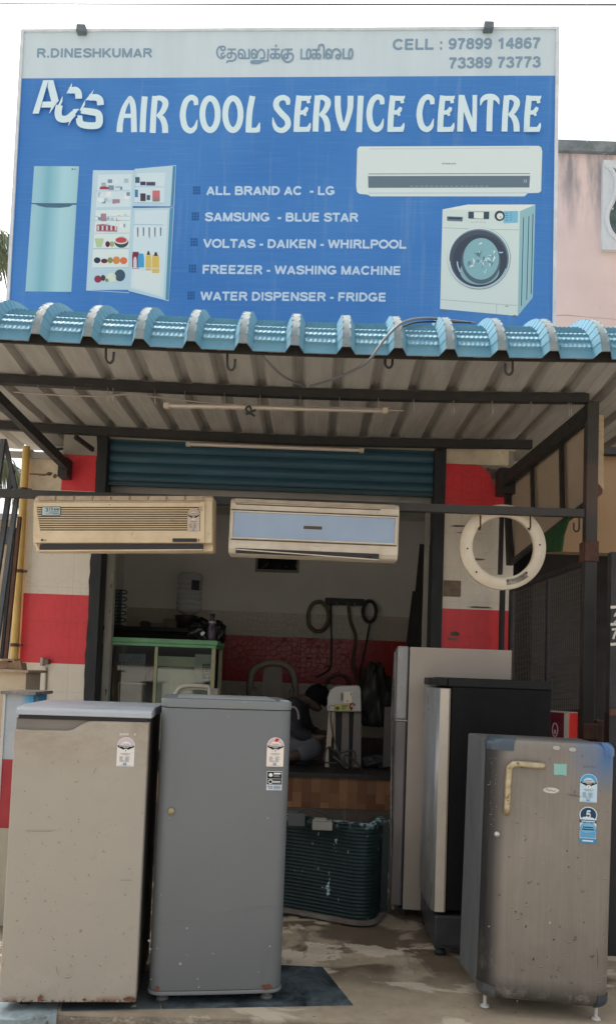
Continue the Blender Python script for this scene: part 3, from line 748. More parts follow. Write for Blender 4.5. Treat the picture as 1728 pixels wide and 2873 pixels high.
# tube lights under the roof
M_BATT = worn('yellowed_white_enamel', (.58, .52, .42), .5, 0, .3, 9, (.42, .36, .28)); M_TUBE = plain('unlit_glass_tube', (.60, .53, .46), .35)
def tubelight(a, b, label):
    a, b = V(a), V(b); root = thing('tube_light', label, 'tube light', (a + b) / 2, group='unlit tube lights under the awning')
    d = (b - a).normalized()
    MB().bar(a, b, .024, .020).build('batten', M_BATT, root)
    off = V((0, -.022, -.006))
    MB().tube([a + d * .03 + off, b - d * .03 + off], .0095, 10).build('tube', M_TUBE, root)
    for p, q in ((a, d), (b, -d)): MB().bar(p + off - V((0, 0, .002)), p + q * .03 + off - V((0, 0, .002)), .024, .028).build('end_cap', M_BATT, root)
    return root
tubelight(at(462, 1138, 4.36), at(1086, 1152, 4.36), 'long unlit tube light fixed below the outer purlin of the awning')
tubelight(at(524, 1246, 5.28), at(1020, 1264, 5.28), 'cream unlit tube light fixed above the blue roller shutter')

# ------------------------------------------------------------------ side screen and mesh gate between right pillar and post
pa, pb = at(1425, 1500, 5.46), at(1640, 1500, 4.46)
pa.z = pb.z = 0
dn = (pb - pa).normalized(); SN = V((-dn.y, dn.x, 0))
if SN.x > 0: SN = -SN           # towards the shop front side
def sp(px, py, off=0): return onplane(px, py, pa + SN * off, SN)
scr = thing('side_screen', 'upper side screen of beige sheets in a black frame beside right pillar', 'screen', (pa + pb) / 2 + V((0, 0, 2.2)))
M_BEIGE = worn('dull_beige_sheet', (.42, .335, .245), .8, 0, .3, 3, (.34, .26, .19))
def panel(pts, m, name, par, off=-.03, th=.006):
    return MB().prism([sp(x, y, off) for x, y in pts], SN * -th).build(name, m, par)
panel([(1436, 1345), (1490, 1302), (1492, 1530), (1440, 1575)], M_BEIGE, 'sheet', scr)
panel([(1494, 1299), (1573, 1236), (1575, 1462), (1496, 1527)], M_BEIGE, 'sheet', scr)
panel([(1577, 1233), (1650, 1175), (1648, 1405), (1579, 1459)], M_BEIGE, 'sheet', scr)
for a, b, w in (((1421, 1330), (1430, 1585), .04), ((1491, 1285), (1494, 1425), .022), ((1573, 1222), (1577, 1432), .024), ((1432, 1580), (1642, 1415), .028)):
    MB().bar(sp(*a), sp(*b), w, w, up=SN).build('frame_bar', M_DARKMETAL, scr)
MB().bar(at(1407, 1440, 5.50), at(1402, 1612, 5.50), .028, .028).build('frame_bar', M_DARKMETAL, scr)
cl = MB().prism([sp(1530, 1500, .05), sp(1600, 1450, .05), sp(1583, 1500, .04), sp(1577, 1548, .05), sp(1528, 1550, .05)], SN * .012).build('cloth', worn('green_cloth', (.02, .08, .024), .9, 0, .4, 12, (.013, .05, .016))); tag(cl, 'green cloth hanging behind the white ring at the side screen', 'cloth')
gate = thing('mesh_gate', 'black wire mesh gate standing between right pillar and awning post', 'gate', (pa + pb) / 2)
Q = [sp(1436, 1652), sp(1638, 1580), sp(1630, 1990), sp(1432, 2010)]
def qb(u, v): return (Q[0] * (1 - u) + Q[1] * u) * (1 - v) + (Q[3] * (1 - u) + Q[2] * u) * v
mb = MB()
for i in range(1, 24):
    v = i / 24; mb.tube([qb(k / 6, v) + V((0, 0, .004 * math.sin(k * 1.3 + i))) for k in range(7)], .0015, 4)
for i in range(1, 40):
    u = i / 40; mb.tube([qb(u, 0), qb(u, 1)], .0013, 4)
mb.build('wire_mesh', worn('mesh_wire', (.17, .15, .13), .5, .2), gate)
MB().bar(Q[0], Q[1], .035, .03).build('frame_bar', M_DARKMETAL, gate)
MB().bar(qb(.55, 0), qb(.55, 1), .018, .018, up=SN).build('frame_bar', M_DARKMETAL, gate)
MB().bar(Q[0], V((Q[0].x, Q[0].y, 0)), .035, .03, up=SN).build('frame_bar', M_DARKMETAL, gate)
MB().bar(sp(1409, 1655, .03), V((sp(1409, 1655, .03).x, sp(1409, 1655, .03).y, 0.01)), .03, .03, up=SN).build('frame_bar', M_DARKMETAL, gate)
kp = [qb(0, 1), qb(1, 1)]
MB().prism([kp[0], kp[1], V((kp[1].x, kp[1].y, .02)), V((kp[0].x, kp[0].y, .02))], SN * .006).build('kick_plate', worn('dark_brown_plate', (.05, .04, .033), .7), gate)

# ================================================================== SIGNBOARD
SY = R(3.0)
SP0 = at(800, 480, 5.42); SNV = V((-math.sin(SY), -math.cos(SY), 0))
def S(px, py, d=0.0):
    if 0 < d < .02: d *= .3
    return onplane(px, py, SP0 + SNV * d, SNV)
sign = thing('signboard', 'large blue and white printed shop signboard above the awning', 'sign', S(800, 950))
def print_blue():
    t = NT('printed_blue_vinyl')
    c = t.mix(t.ramp(t.noise(1.1, 4, .5), .35, .68), (.042, .188, .52), (.062, .232, .57))
    c = t.mix(t.math('MULTIPLY', t.ramp(t.noise(30, 3, .5, t.map((.1, 1, 4))), .5, .7), .12), c, (.2, .38, .6))
    c = t.mix(t.math('MULTIPLY', t.ramp(t.noise(3.5, 5, .7, t.map((3, 1, .18), (5, 0, 2))), .55, .75), .22), c, (.3, .42, .55))
    t.bump(t.noise(2.0, 3, .5, t.map((1.6, 1, .5))), .3, .05)
    return t.done(c, .55, 0, .3)
M_SBLUE = print_blue()
M_SWHITE = worn('printed_white_vinyl', (.59, .695, .735), .55, 0, .2, 3, (.47, .57, .61), stretch=(2, 1, .25), spec=.3)
M_SFRAME = worn('aluminium_trim', (.70, .74, .76), .6, 0, .3, 10, (.45, .48, .5), (.2, .2, .2), 30, .74)
front = [S(66, 86), S(1563, 78), S(1553, 985), S(14, 960)]
MB().prism(front[::-1], SNV * -.11).build('panel', [M_SBLUE], sign)
fr = MB()
def trim(a, b, w):
    fr.bar(S(*a, -.045), S(*b, -.045), .13, w, up=(0, 0, 1))
for a, b in (((62, 84), (14, 965)), ((1565, 78), (1554, 985))):
    p, q = S(*a, .021) - SNV * .071, S(*b, .021) - SNV * .071; fr.bar(p, q, .024, .125, up=SNV)
p, q = S(58, 81, .021) - SNV * .074, S(1569, 73.5, .021) - SNV * .074; fr.bar(p, q, .125, .020, up=(0, 0, 1))
fr.build('frame', M_SFRAME, sign)
for (x, y) in ((230, 84), (1369, 77)):
    c = S(x, y, .02)
    MB().box(c + V((-.035, -.03, -.028)), c + V((.035, .06, .026))).build('top_bracket', worn('slate_bracket', (.14, .17, .19), .6), sign, bevel=.008)
    MB().bar(c + V((0, .05, 0)), c + V((0, .35, -.5)), .03, .03).build('stay', M_DARKMETAL, sign)
for x in (-1.7, 1.4): MB().bar((x, 5.62, 3.5), (x, 5.62, 5.4), .05, .05).build('stay', M_DARKMETAL, sign)
hd = Art(S)
hd.poly([(68, 87), (1559, 79), (1556, 212), (62, 220)], M_SWHITE)
hdr = hd.build('header_band', sign)
GREYT = ink(118, 142, 160, 1.2); WT = ink(192, 212, 222, 1.25); PALE = ink(178, 200, 218, 1.2)
a = Art(S, .003)
a.text('R.DINESHKUMAR', (103, 161.5), (428, 161.0), 25.6, GREYT)
a.text('CELL : 97899 14867', (1100, 140.5), (1516, 136), 31, GREYT)
a.text('73389 73773', (1257, 192.5), (1516, 189), 31, GREYT)
def tm(pts, w=5.0, k=6):
    q = [(562 + x * .3221, 112 + y * .3221) for x, y in pts]; a.strip(cat2(q, k) if k > 1 else q, w, GREYT)
def tr(cx, cy, rx, ry, a0=0, a1=360): a.strip([(562 + x * .3221, 112 + y * .3221) for x, y in ell(cx, cy, rx, ry, a0, a1, 18)], 4.8, GREYT)
# the words of thanks, drawn stroke by stroke
tm([(192, 56), (160, 66), (146, 105), (156, 142), (182, 161), (208, 152), (217, 130)]); tr(200, 132, 16, 17, 0, 300); tr(199, 74, 18, 18)
tm([(238, 82), (311, 82)], k=1); tm([(275, 82), (272, 112)], k=1); tr(254, 136, 17, 22); tm([(262, 117), (292, 117), (312, 138), (302, 172), (272, 183), (242, 184), (230, 201)])
tr(352, 140, 18, 20); tm([(335, 138), (334, 104), (352, 84), (376, 92), (389, 118), (389, 160)]); tm([(352, 160), (430, 160)], k=1); tm([(425, 78), (428, 162)], k=1)
tr(466, 140, 17, 20); tm([(449, 138), (448, 104), (464, 84), (484, 92), (496, 122), (490, 160)]); tm([(490, 160), (502, 110), (524, 84), (548, 92), (560, 124), (556, 162)]); tm([(520, 160), (558, 160)], k=1); tm([(592, 78), (588, 182), (470, 182)], k=1); tm([(470, 182), (446, 186), (450, 200), (510, 200), (550, 182)])
tm([(612, 82), (690, 82)], k=1); tm([(655, 82), (651, 160)], k=1); tr(631, 140, 18, 20); tr(673, 140, 18, 20); a.disc(562 + 660 * .3221, 112 + 50 * .3221, 3, 3, GREYT, 12)
tm([(734, 82), (803, 82)], k=1); tm([(764, 82), (760, 160)], k=1); tr(744, 142, 15, 19); tm([(722, 80), (708, 112), (714, 156), (738, 186), (772, 190), (800, 172), (808, 140), (794, 118), (764, 118)])
tm([(880, 76), (878, 160), (928, 160), (926, 112)], k=1); tm([(926, 116), (934, 86), (950, 82), (960, 100), (958, 140), (946, 160), (928, 160)])
tm([(972, 85), (1042, 85)], k=1); tm([(1012, 85), (1008, 160)], k=1); tr(990, 140, 17, 20); tr(1030, 140, 17, 20); tm([(1030, 76), (1034, 50), (1054, 40), (1074, 56), (1077, 162)])
tr(1112, 140, 17, 20); tm([(1095, 138), (1098, 102), (1116, 80), (1138, 92), (1146, 122), (1140, 160)]); tm([(1140, 160), (1152, 104), (1174, 80), (1204, 86), (1222, 118), (1216, 152)]); tr(1198, 144, 17, 17)
tm([(1246, 74), (1244, 158), (1294, 158), (1292, 110)], k=1); tm([(1292, 112), (1302, 82), (1316, 80), (1324, 98), (1322, 138), (1310, 158), (1294, 158)])
a.build('header_lettering', sign)

# shop name in swelling display letters
b = Art(S, .003)
def h2(x, y): return (60 + x * .566, 210 + y * .566)
def h3(x, y): return (740 + x * .5526, 210 + y * .5526)
def st(fn, pts, w=16.5, k=6):
    q = [fn(*p) for p in pts]
    b.strip(cat2(q, k) if len(q) > 2 else q, w, WT)
st(h2, [(488, 284), (492, 235), (508, 170), (530, 125)], [17, 16, 14, 11]); st(h2, [(530, 125), (544, 122), (556, 165), (560, 284)], [12, 15, 16, 16.5]); st(h2, [(500, 203), (560, 203)], 12); st(h2, [(528, 127), (540, 112), (552, 127)], 9)
st(h2, [(602, 284), (606, 190), (613, 107)], 16.5)
def Rr(fn, x0):
    st(fn, [(x0 + 14, 288), (x0 + 18, 200), (x0 + 26, 105)]); st(fn, [(x0 + 24, 117), (x0 + 52, 115), (x0 + 74, 130), (x0 + 76, 152), (x0 + 62, 182), (x0 + 38, 208)], [13, 14, 17, 17, 15, 11]); st(fn, [(x0 + 40, 200), (x0 + 62, 218), (x0 + 74, 250), (x0 + 76, 288)], [10, 16, 17, 17])
def Cc(fn, x0):
    st(fn, [(x0 + 84, 150), (x0 + 80, 122), (x0 + 58, 112), (x0 + 32, 135), (x0 + 18, 195), (x0 + 28, 255), (x0 + 54, 277), (x0 + 78, 262), (x0 + 90, 222)], [12, 15, 15, 16, 17, 17, 16, 12, 2])
def Oo(fn, cx): b.strip([fn(*p) for p in ell(cx, 195, 38, 79, 0, 360, 36)], 16.5, WT)
def Ee(fn, x0):
    st(fn, [(x0 + 14, 290), (x0 + 18, 200), (x0 + 28, 105)]); st(fn, [(x0 + 26, 119), (x0 + 62, 119), (x0 + 78, 116), (x0 + 88, 106)], [14, 14, 12, 2]); st(fn, [(x0 + 72, 122), (x0 + 76, 144)], 10)
    st(fn, [(x0 + 20, 192), (x0 + 48, 190), (x0 + 62, 178), (x0 + 68, 164)], [12, 12, 12, 8]); st(fn, [(x0 + 54, 192), (x0 + 60, 208)], 8)
    st(fn, [(x0 + 14, 277), (x0 + 56, 277), (x0 + 76, 276)], 14); st(fn, [(x0 + 68, 284), (x0 + 78, 264), (x0 + 84, 244)], [14, 10, 3])
Rr(h2, 638); Cc(h2, 783); Oo(h2, 936); Oo(h2, 1049)
st(h2, [(1126, 286), (1131, 190), (1146, 105)]); st(h2, [(1124, 274), (1165, 274), (1176, 268)], 14); st(h2, [(1168, 280), (1176, 258), (1182, 236)], [16, 10, 2])
st(h3, [(124, 152), (120, 126), (96, 115), (68, 130), (64, 162), (90, 196), (118, 226), (122, 258), (98, 281), (68, 276), (52, 250), (46, 216)], [10, 15, 15, 16, 16.5, 17, 17, 16, 15, 14, 10, 2])
Ee(h3, 152); Rr(h3, 248)
st(h3, [(375, 106), (376, 170), (386, 230), (403, 282)], [17, 17, 16, 13]); st(h3, [(440, 106), (438, 170), (422, 235), (403, 282)], [17, 16, 14, 13])
st(h3, [(483, 291), (487, 200), (492, 106)]); Cc(h3, 517); Ee(h3, 627); Cc(h3, 771); Ee(h3, 880)
st(h3, [(995, 288), (998, 200), (1003, 102)]); st(h3, [(1004, 110), (1030, 190), (1066, 285)], 16); st(h3, [(1066, 288), (1069, 200), (1070, 102)], 13)
st(h3, [(1143, 287), (1145, 200), (1150, 112)]); st(h3, [(1098, 156), (1108, 126), (1130, 112), (1162, 112), (1184, 126), (1193, 150)], [2, 12, 16, 16, 12, 2])
Rr(h3, 1206); Ee(h3, 1318)
# slashed three letter emblem
def pg(*pts): b.poly([h2(*p) for p in pts], WT)
pg((57, 192), (110, 27), (136, 26), (88, 192)); pg((136, 26), (160, 26), (187, 128), (156, 166), (152, 140), (132, 60)); pg((100, 162), (108, 133), (168, 131), (160, 162)); pg((139, 194), (150, 160), (176, 140), (158, 168))
st(h2, [(286, 118), (284, 92), (270, 76), (238, 78)], [19, 19, 19, 17], 4); pg((225, 92), (253, 38), (250, 66), (256, 88))
pg((206, 104), (205, 132), (192, 160), (170, 190), (184, 150)); st(h2, [(190, 150), (184, 190), (194, 216), (230, 217), (262, 190)], [19, 20, 20, 19, 17], 5); pg((258, 170), (288, 168), (262, 204), (234, 254), (240, 222))
st(h2, [(394, 150), (390, 124), (372, 112), (338, 112)], [19, 19, 19, 17], 4); pg((318, 126), (362, 72), (350, 98), (352, 124)); pg((318, 124), (316, 150), (296, 178), (290, 176))
st(h2, [(298, 176), (340, 182), (378, 190), (388, 212), (384, 244), (360, 252), (320, 250), (294, 240), (288, 214)], [17, 19, 19, 20, 20, 19, 19, 19, 18], 4); pg((280, 200), (304, 202), (304, 222), (280, 222))
b.build('shop_name_lettering', sign)
c = Art(S, .003)
for txt, p, q in (('ALL BRAND AC  - LG', (578, 547), (940, 547)), ('SAMSUNG  - BLUE STAR', (574.5, 620.5), (1005, 622)), ('VOLTAS - DAIKEN - WHIRLPOOL', (570, 695), (1140, 697.5)), ('FREEZER - WASHING MACHINE', (567, 768), (1125, 771.5)), ('WATER DISPENSER - FRIDGE', (562, 842.5), (1084, 846))):
    c.text(txt, p, q, 24.5, PALE)
DOT = ink(40, 92, 150, 1.1)
for x, y in ((552, 534), (548.5, 607), (545, 679), (540.5, 753.5), (536.5, 829)):
    for i in range(3):
        for j in range(3): c.l = .003; c.disc(x + (i - 1) * 7.2, y + (j - 1) * 8, 3.4, 4, DOT, 8)
    for j in (-1, 0, 1): c.l = .0034; c.rect(x - 10, y + j * 8 - .8, x + 10, y + j * 8 + .8, DOT)
c.build('list_lettering', sign)

# printed appliances
d = Art(S, .003)
def gradstrip(fn2, n, ramp):
    for i in range(n):
        u0, u1 = i / n, (i + 1) / n; d.l = .003
        t = (i + .5) / n * (len(ramp) - 1); k = min(int(t), len(ramp) - 2); f = t - k
        col = [ramp[k][j] + (ramp[k + 1][j] - ramp[k][j]) * f for j in range(3)]
        d.poly([fn2(u0, 0), fn2(u1, 0), fn2(u1, 1), fn2(u0, 1)], ink(*[round(v) for v in col]))
def bil(q):
    return lambda u, v: tuple((q[0][i] * (1 - u) + q[1][i] * u) * (1 - v) + (q[3][i] * (1 - u) + q[2][i] * u) * v for i in (0, 1))
TEAL = [(150, 190, 202), (140, 185, 198), (118, 172, 184), (140, 185, 198), (160, 200, 208), (158, 198, 206), (150, 190, 200)]
gradstrip(bil([(97, 466), (223, 466.5), (216, 570), (90, 570)]), 18, TEAL)
gradstrip(bil([(89.5, 573), (215.5, 575), (201, 819), (72, 817.5)]), 18, TEAL)
d.l = .0036; DK = ink(70, 105, 125)
d.poly([(90, 569.5), (216, 570.5), (215.5, 574), (206, 574), (196, 580), (170, 583), (130, 582), (108, 577), (100, 572.5), (90, 572.5)], DK)
d.disc(204, 474.5, 2.4, 2.6, DK, 10); d.text('LG', (208, 477), (214.5, 477), 4.5, DK)
d.rect(76, 818.5, 81, 821.5, DK); d.rect(191, 820, 197, 823, DK)
d.build('printed_closed_fridge', sign)
d = Art(S, .003)
def q3(*p): return [(x * .4717, 400 + y * .4717) for x, y in p]
IV, IV2, IV3, SH = ink(196, 214, 220), ink(176, 202, 212), ink(205, 218, 216), ink(140, 176, 196)
d.poly(q3((557, 166), (800, 166), (770, 875), (516, 878)), IV2); d.strip(q3((557, 166), (800, 166)), 1.6, PALE); d.strip(q3((557, 166), (516, 878), (770, 893)), 1.6, PALE)
for (q, mm) in ((q3((585, 190), (785, 188), (780, 380), (572, 385)), IV), (q3((572, 402), (780, 400), (768, 630), (556, 632)), IV3), (q3((556, 636), (768, 634), (764, 745), (548, 748)), IV3), (q3((546, 756), (764, 752), (760, 850), (536, 852)), IV2)):
    d.l = .0036; d.poly(q, mm)
for y in (288, 440, 465, 540, 630, 745): d.l = .0042; d.strip(q3((572 - (y - 290) * .045, y), (776 - (y - 290) * .02, y - 2)), 1.3, SH)
def blob(x, y, rx, ry, col): d.l = .005; d.disc(x * .4717, 400 + y * .4717, rx * .4717, ry * .4717, ink(*col), 14)
rn = random.Random(5)
for i in range(46):
    x, y = rn.uniform(590, 765), rn.choice((230, 250, 270, 310, 325, 345, 435, 452, 495, 515)) + rn.uniform(-6, 6)
    w, h2_ = rn.uniform(6, 16), rn.uniform(6, 14); d.l = .005 + i * .00004
    d.poly(q3((x - w, y - h2_), (x + w, y - h2_), (x + w, y + h2_), (x - w, y + h2_)), ink(*rn.choice(((140, 160, 175), (115, 140, 160), (205, 215, 220), (160, 180, 192), (160, 125, 140), (215, 222, 222), (185, 203, 212)))))
d.l = .0072; d.poly(q3((596, 264), (648, 264), (648, 278), (594, 278)), ink(150, 60, 75))
d.poly(q3((576, 488), (615, 484), (700, 500), (698, 530), (576, 528)), ink(160, 110, 120)); 
for k in range(9): d.l = .0077; d.rect(*[v for p in q3((582 + k * 13, 495), (590 + k * 13, 522)) for v in p], ink(120, 50, 65) if k % 2 else ink(200, 205, 210))
d.l = .0072; d.poly(q3((565, 570), (620, 570), (606, 622), (576, 622)), ink(170, 190, 150))
blob(642, 604, 14, 18, (90, 40, 55)); blob(668, 604, 14, 16, (150, 160, 110)); blob(724, 592, 42, 34, (60, 75, 75)); d.l = .0056; d.disc(722 * .4717, 400 + 582 * .4717, 40 * .4717, 22 * .4717, IV3); d.disc(722 * .4717, 400 + 580 * .4717, 34 * .4717, 17 * .4717, ink(178, 70, 80))
blob(580, 700, 20, 18, (45, 55, 75)); blob(622, 704, 20, 14, (100, 45, 65)); blob(657, 700, 16, 18, (130, 140, 80)); blob(694, 700, 22, 23, (200, 130, 70)); blob(737, 702, 22, 21, (205, 110, 75))
blob(584, 812, 22, 22, (135, 55, 75)); blob(615, 805, 14, 18, (80, 60, 70)); blob(664, 802, 30, 28, (205, 215, 195)); blob(715, 790, 32, 36, (60, 85, 100)); blob(640, 818, 12, 10, (90, 120, 80))
# the doors
d.l = .0085; d.poly(q3((802, 158), (1047, 136), (1036, 380), (788, 378)), IV2); d.poly(q3((818, 182), (985, 178), (975, 360), (800, 358)), IV); d.strip(q3((802, 158), (1047, 136), (1036, 380)), 1.6, PALE); d.poly(q3((1030, 140), (1046, 138), (1034, 378), (1016, 378)), ink(70, 130, 165))
for x0, y0, x1, y1, cl_ in ((806, 205, 832, 240, (70, 90, 110)), (836, 232, 868, 254, (60, 65, 95)), (872, 234, 925, 256, (75, 75, 95)), (804, 280, 822, 325, (70, 120, 165)), (836, 302, 868, 348, (75, 60, 75)), (874, 312, 894, 342, (70, 85, 110)), (908, 285, 952, 350, (190, 110, 115)), (910, 325, 950, 350, (190, 195, 195))):
    d.l = .0102; d.poly(q3((x0, y0), (x1, y0), (x1, y1), (x0, y1)), ink(*cl_))
d.l = .0105; d.strip(q3((800, 262), (978, 264)), 1.4, SH); d.strip(q3((796, 356), (975, 360)), 1.4, SH)
d.l = .0085; d.poly(q3((792, 390), (1036, 386), (1004, 942), (764, 880)), IV2); d.poly(q3((806, 405), (1000, 400), (970, 920), (778, 865)), IV); d.poly(q3((800, 760), (962, 765), (952, 905), (790, 855)), IV3); d.strip(q3((1036, 386), (1004, 942), (764, 880)), 1.6, PALE); d.poly(q3((1012, 390), (1034, 388), (1004, 938), (985, 934)), ink(80, 140, 170))
for i in range(10): blob(815 + i * 17, 468, 8, 13, (165, 190, 205))
d.l = .0102; d.strip(q3((795, 486), (975, 490)), 1.8, SH)
for i in range(10):
    d.l = .0102; x = 800 + i * 17; d.poly(q3((x, 505), (x + 8, 505), (x + 7, 555 + (i % 3) * 10), (x + 1, 555)), ink(*((90, 110, 130) if i % 2 else (215, 222, 225))))
for x0, y0, x1, y1, cl_ in ((788, 650, 830, 750, (120, 45, 70)), (795, 680, 815, 745, (200, 195, 205)), (822, 660, 858, 742, (70, 150, 195)), (868, 660, 900, 760, (205, 180, 95)), (906, 668, 948, 775, (205, 178, 95)), (876, 645, 892, 660, (60, 50, 50)), (918, 652, 938, 668, (60, 50, 50))):
    d.l += .0001; d.poly(q3((x0 + 4, y0), (x1 - 4, y0), (x1, y0 + 22), (x1, y1), (x0, y1), (x0, y0 + 22)), ink(*cl_))
d.l = .0125; d.strip(q3((784, 745), (960, 748)), 1.6, IV)
d.build('printed_open_fridge', sign)
d = Art(S, .003)
AW, AW2, AD = ink(196, 208, 206, 1.25), ink(178, 196, 198, 1.2), ink(98, 116, 128)
d.poly([(1008, 411), (1510, 409), (1517, 413), (1520, 424), (1517, 536), (1511, 541), (1480, 542), (1470, 551), (1040, 551), (1030, 546), (1008, 544), (1001, 538), (999, 520), (1002, 418)], AW)
d.strip([(1035, 418), (1485, 415)], 3, AW2); d.strip([(1033, 488), (1486, 487)], 2, AD); d.poly([(1032, 494), (1486, 493), (1484, 526), (1033, 527)], AD); d.strip([(1034, 542), (1482, 541)], 3, AW2)
for i in range(16): d.l = .0052; d.rect(1150 + i * 14, 521.5, 1159 + i * 14, 523, ink(150, 165, 172))
d.l = .0052; d.text('SAMSUNG', (1239, 461), (1279, 461), 4, ink(120, 140, 148)); d.text('73', (1467, 513), (1477, 513), 9, ink(190, 205, 210), th=.12)
d.build('printed_air_conditioner', sign)
d = Art(S, .003)
def q5(*p): return [(1100 + x * .4232, 380 + y * .4232) for x, y in p]
WW, WW2, WS = ink(192, 206, 202, 1.25), ink(205, 214, 208, 1.25), ink(140, 182, 188)
d.poly(q5((333, 490), (500, 458), (948, 458), (845, 502)), WW2); d.poly(q5((845, 502), (948, 458), (930, 1075), (830, 1197)), WS); d.poly(q5((333, 490), (845, 500), (830, 1197), (316, 1150)), WW)
for p, q in (((870, 545), (855, 1130)), ((905, 535), (890, 1090)), ((932, 520), (920, 1050))): d.l = .0046; d.strip(q5(p, q), 3, ink(60, 100, 112)); d.strip(q5((p[0] + 5, p[1]), (q[0] + 5, q[1])), 1.2, PALE)
d.l = .0046
d.strip(q5((333, 612), (580, 622), (840, 626)), 1.4, ink(150, 170, 172)); d.strip(q5((318, 1087), (690, 1118), (828, 1127)), 1.3, ink(150, 170, 172)); d.strip(q5((690, 1120), (690, 1180)), 1.2, ink(150, 170, 172)); d.strip(q5((748, 1131), (768, 1133)), 2, AD)
d.poly(q5((362, 536), (467, 540), (465, 570), (362, 566)), AD); d.poly(q5((370, 542), (460, 545), (458, 556), (370, 553)), ink(40, 70, 90)); d.poly(q5((503, 505), (642, 505), (640, 555), (503, 551)), ink(60, 78, 92)); d.poly(q5((540, 508), (605, 508), (604, 552), (540, 549)), WW2)
d.poly(q5((736, 502), (832, 500), (830, 578), (736, 582)), ink(120, 180, 205)); 
for y in (515, 530, 545, 562): d.l = .0075; d.strip(q5((748, y), (768, y)), 1.6, ink(70, 110, 135)); d.strip(q5((780, y), (792, y - 4)), 1.6, ink(70, 110, 135))
def el5(x, y, rx, ry, m): d.disc(1100 + x * .4232, 380 + y * .4232, rx * .4232, ry * .4232, m, 44)
el5(711, 533, 34, 34, ink(55, 68, 80)); el5(713, 535, 21, 21, WW2); d.strip(q5((713, 535), (722, 548)), 2, AD)
for i in range(4): d.l = .0085; el5(530 + i * 27, 572, 7, 6, ink(150, 165, 168)); el5(530 + i * 27, 571, 5, 4, WW2)
d.l = .009
el5(574, 814, 210, 207, ink(120, 150, 160)); el5(572, 812, 207, 204, ink(205, 216, 216)); el5(575, 815, 198, 196, ink(110, 140, 152)); el5(572, 818, 192, 190, ink(74, 84, 98)); el5(580, 830, 178, 172, ink(62, 72, 86))
el5(578, 900, 130, 90, ink(130, 165, 175)); el5(586, 836, 130, 148, ink(80, 100, 112)); el5(588, 818, 118, 138, ink(130, 172, 180))
rn = random.Random(11)
for i in range(26):
    an, rr = rn.uniform(0, 6.28), rn.uniform(10, 92); x, y = 588 + rr * math.cos(an), 818 + rr * 1.12 * math.sin(an)
    ln, th, wd_ = rn.uniform(18, 46), rn.uniform(0, 3.1), rn.uniform(3, 9); d.l = .0135 + i * .0002
    pts = cat2([(x - ln * math.cos(th) * .5, y - ln * math.sin(th) * .5), (x + 6, y - 6), (x + ln * math.cos(th) * .5, y + ln * math.sin(th) * .5)], 4)
    d.strip(q5(*pts), [1, wd_ * .7, 1], ink(*rn.choice(((200, 222, 224), (90, 125, 138), (60, 90, 105), (170, 205, 210), (215, 230, 230), (110, 150, 160)))))
d.l = .019; d.strip(q5(*ell(580, 830, 150, 150, 150, 178, 8)), 3, PALE); d.strip(q5((706, 772), (716, 778), (732, 774)), 3, PALE); d.strip(q5(*ell(572, 818, 192, 190, 20, 175, 24)), 2.2, PALE)
for x, y in ((347, 1162), (810, 1198)): d.l = .0046; el5(x, y, 17, 7, AD)
d.build('printed_washing_machine', sign)
# ================================================================== APPLIANCES
def section(w, th, rl, rr, bowf=0.0, n=8):
    """door outline in plan, from the back left round the front to the back right"""
    pts = [(-w / 2, th)]
    for i in range(n + 1):
        a = math.pi / 2 * i / n; pts.append((-w / 2 + rl - rl * math.cos(a), rl - rl * math.sin(a)))
    m = 10
    for i in range(1, m): pts.append((-w / 2 + rl + (w - rl - rr) * i / m, 0))
    for i in range(n + 1):
        a = math.pi / 2 * i / n; pts.append((w / 2 - rr + rr * math.sin(a), rr - rr * math.cos(a)))
    pts.append((w / 2, th))
    return [(x, y - bowf * (1 - (2 * x / w) ** 2)) for x, y in pts]
def door_shell(mb, sec, z0, z1, rt=.006, m=0, n=4):
    rows = []
    for i in range(n + 1):
        a = math.pi / 2 * i / n; rows.append((z0 + rt * (1 - math.sin(a)), rt * (1 - math.cos(math.pi / 2 - a))) )
    rows = [(z0 + rt * (1 - math.cos(math.pi / 2 * i / n)), rt * (1 - math.sin(math.pi / 2 * i / n))) for i in range(n + 1)]
    rows += [(z1 - rt * (1 - math.cos(math.pi / 2 * i / n)), rt * (1 - math.sin(math.pi / 2 * i / n))) for i in range(n, -1, -1)]
    vs = []; k = len(sec); w = max(abs(p[0]) for p in sec); th = sec[0][1]
    for z, ins in rows:
        for x, y in sec: vs.append((x * (1 - ins / w), y + ins * max(0, 1 - y / max(th, .01)), z))
    fs = [(j * k + i, j * k + i + 1, (j + 1) * k + i + 1, (j + 1) * k + i) for j in range(len(rows) - 1) for i in range(k - 1)]
    mb.add(vs, fs, m, True)
    mb.add(vs[:k], [tuple(range(k))[::-1]], m); mb.add(vs[-k:], [tuple(range(k))], m)
    mb.quad(vs[0], vs[k * (len(rows) - 1)], vs[-1], vs[k - 1], m)
    return mb
def frame2(l, r, z):
    a, b = onz(l[0], l[1], z), onz(r[0], r[1], z)
    c = (a + b) / 2; c.z = 0; return c, math.atan2(b.y - a.y, b.x - a.x), (b - a).length
def loc2px(th, fx):
    pass
def surf(y0=0.0, x0=0, z0=0): return lambda u, v, l: V((x0 + u, y0 - l, z0 - v))
W1, K1 = ink(232, 230, 224, 1.0), ink(28, 28, 30, 1.0)
def px_local(root, px, py):
    """where the photo's pixel falls on the front plane of a thing (its local x and z)"""
    Mx = WM[root.name]; n = Mx.to_3x3() @ V((0, -1, 0)); p = Mx.inverted() @ onplane(px, py, Mx.translation, n); return p.x, p.z
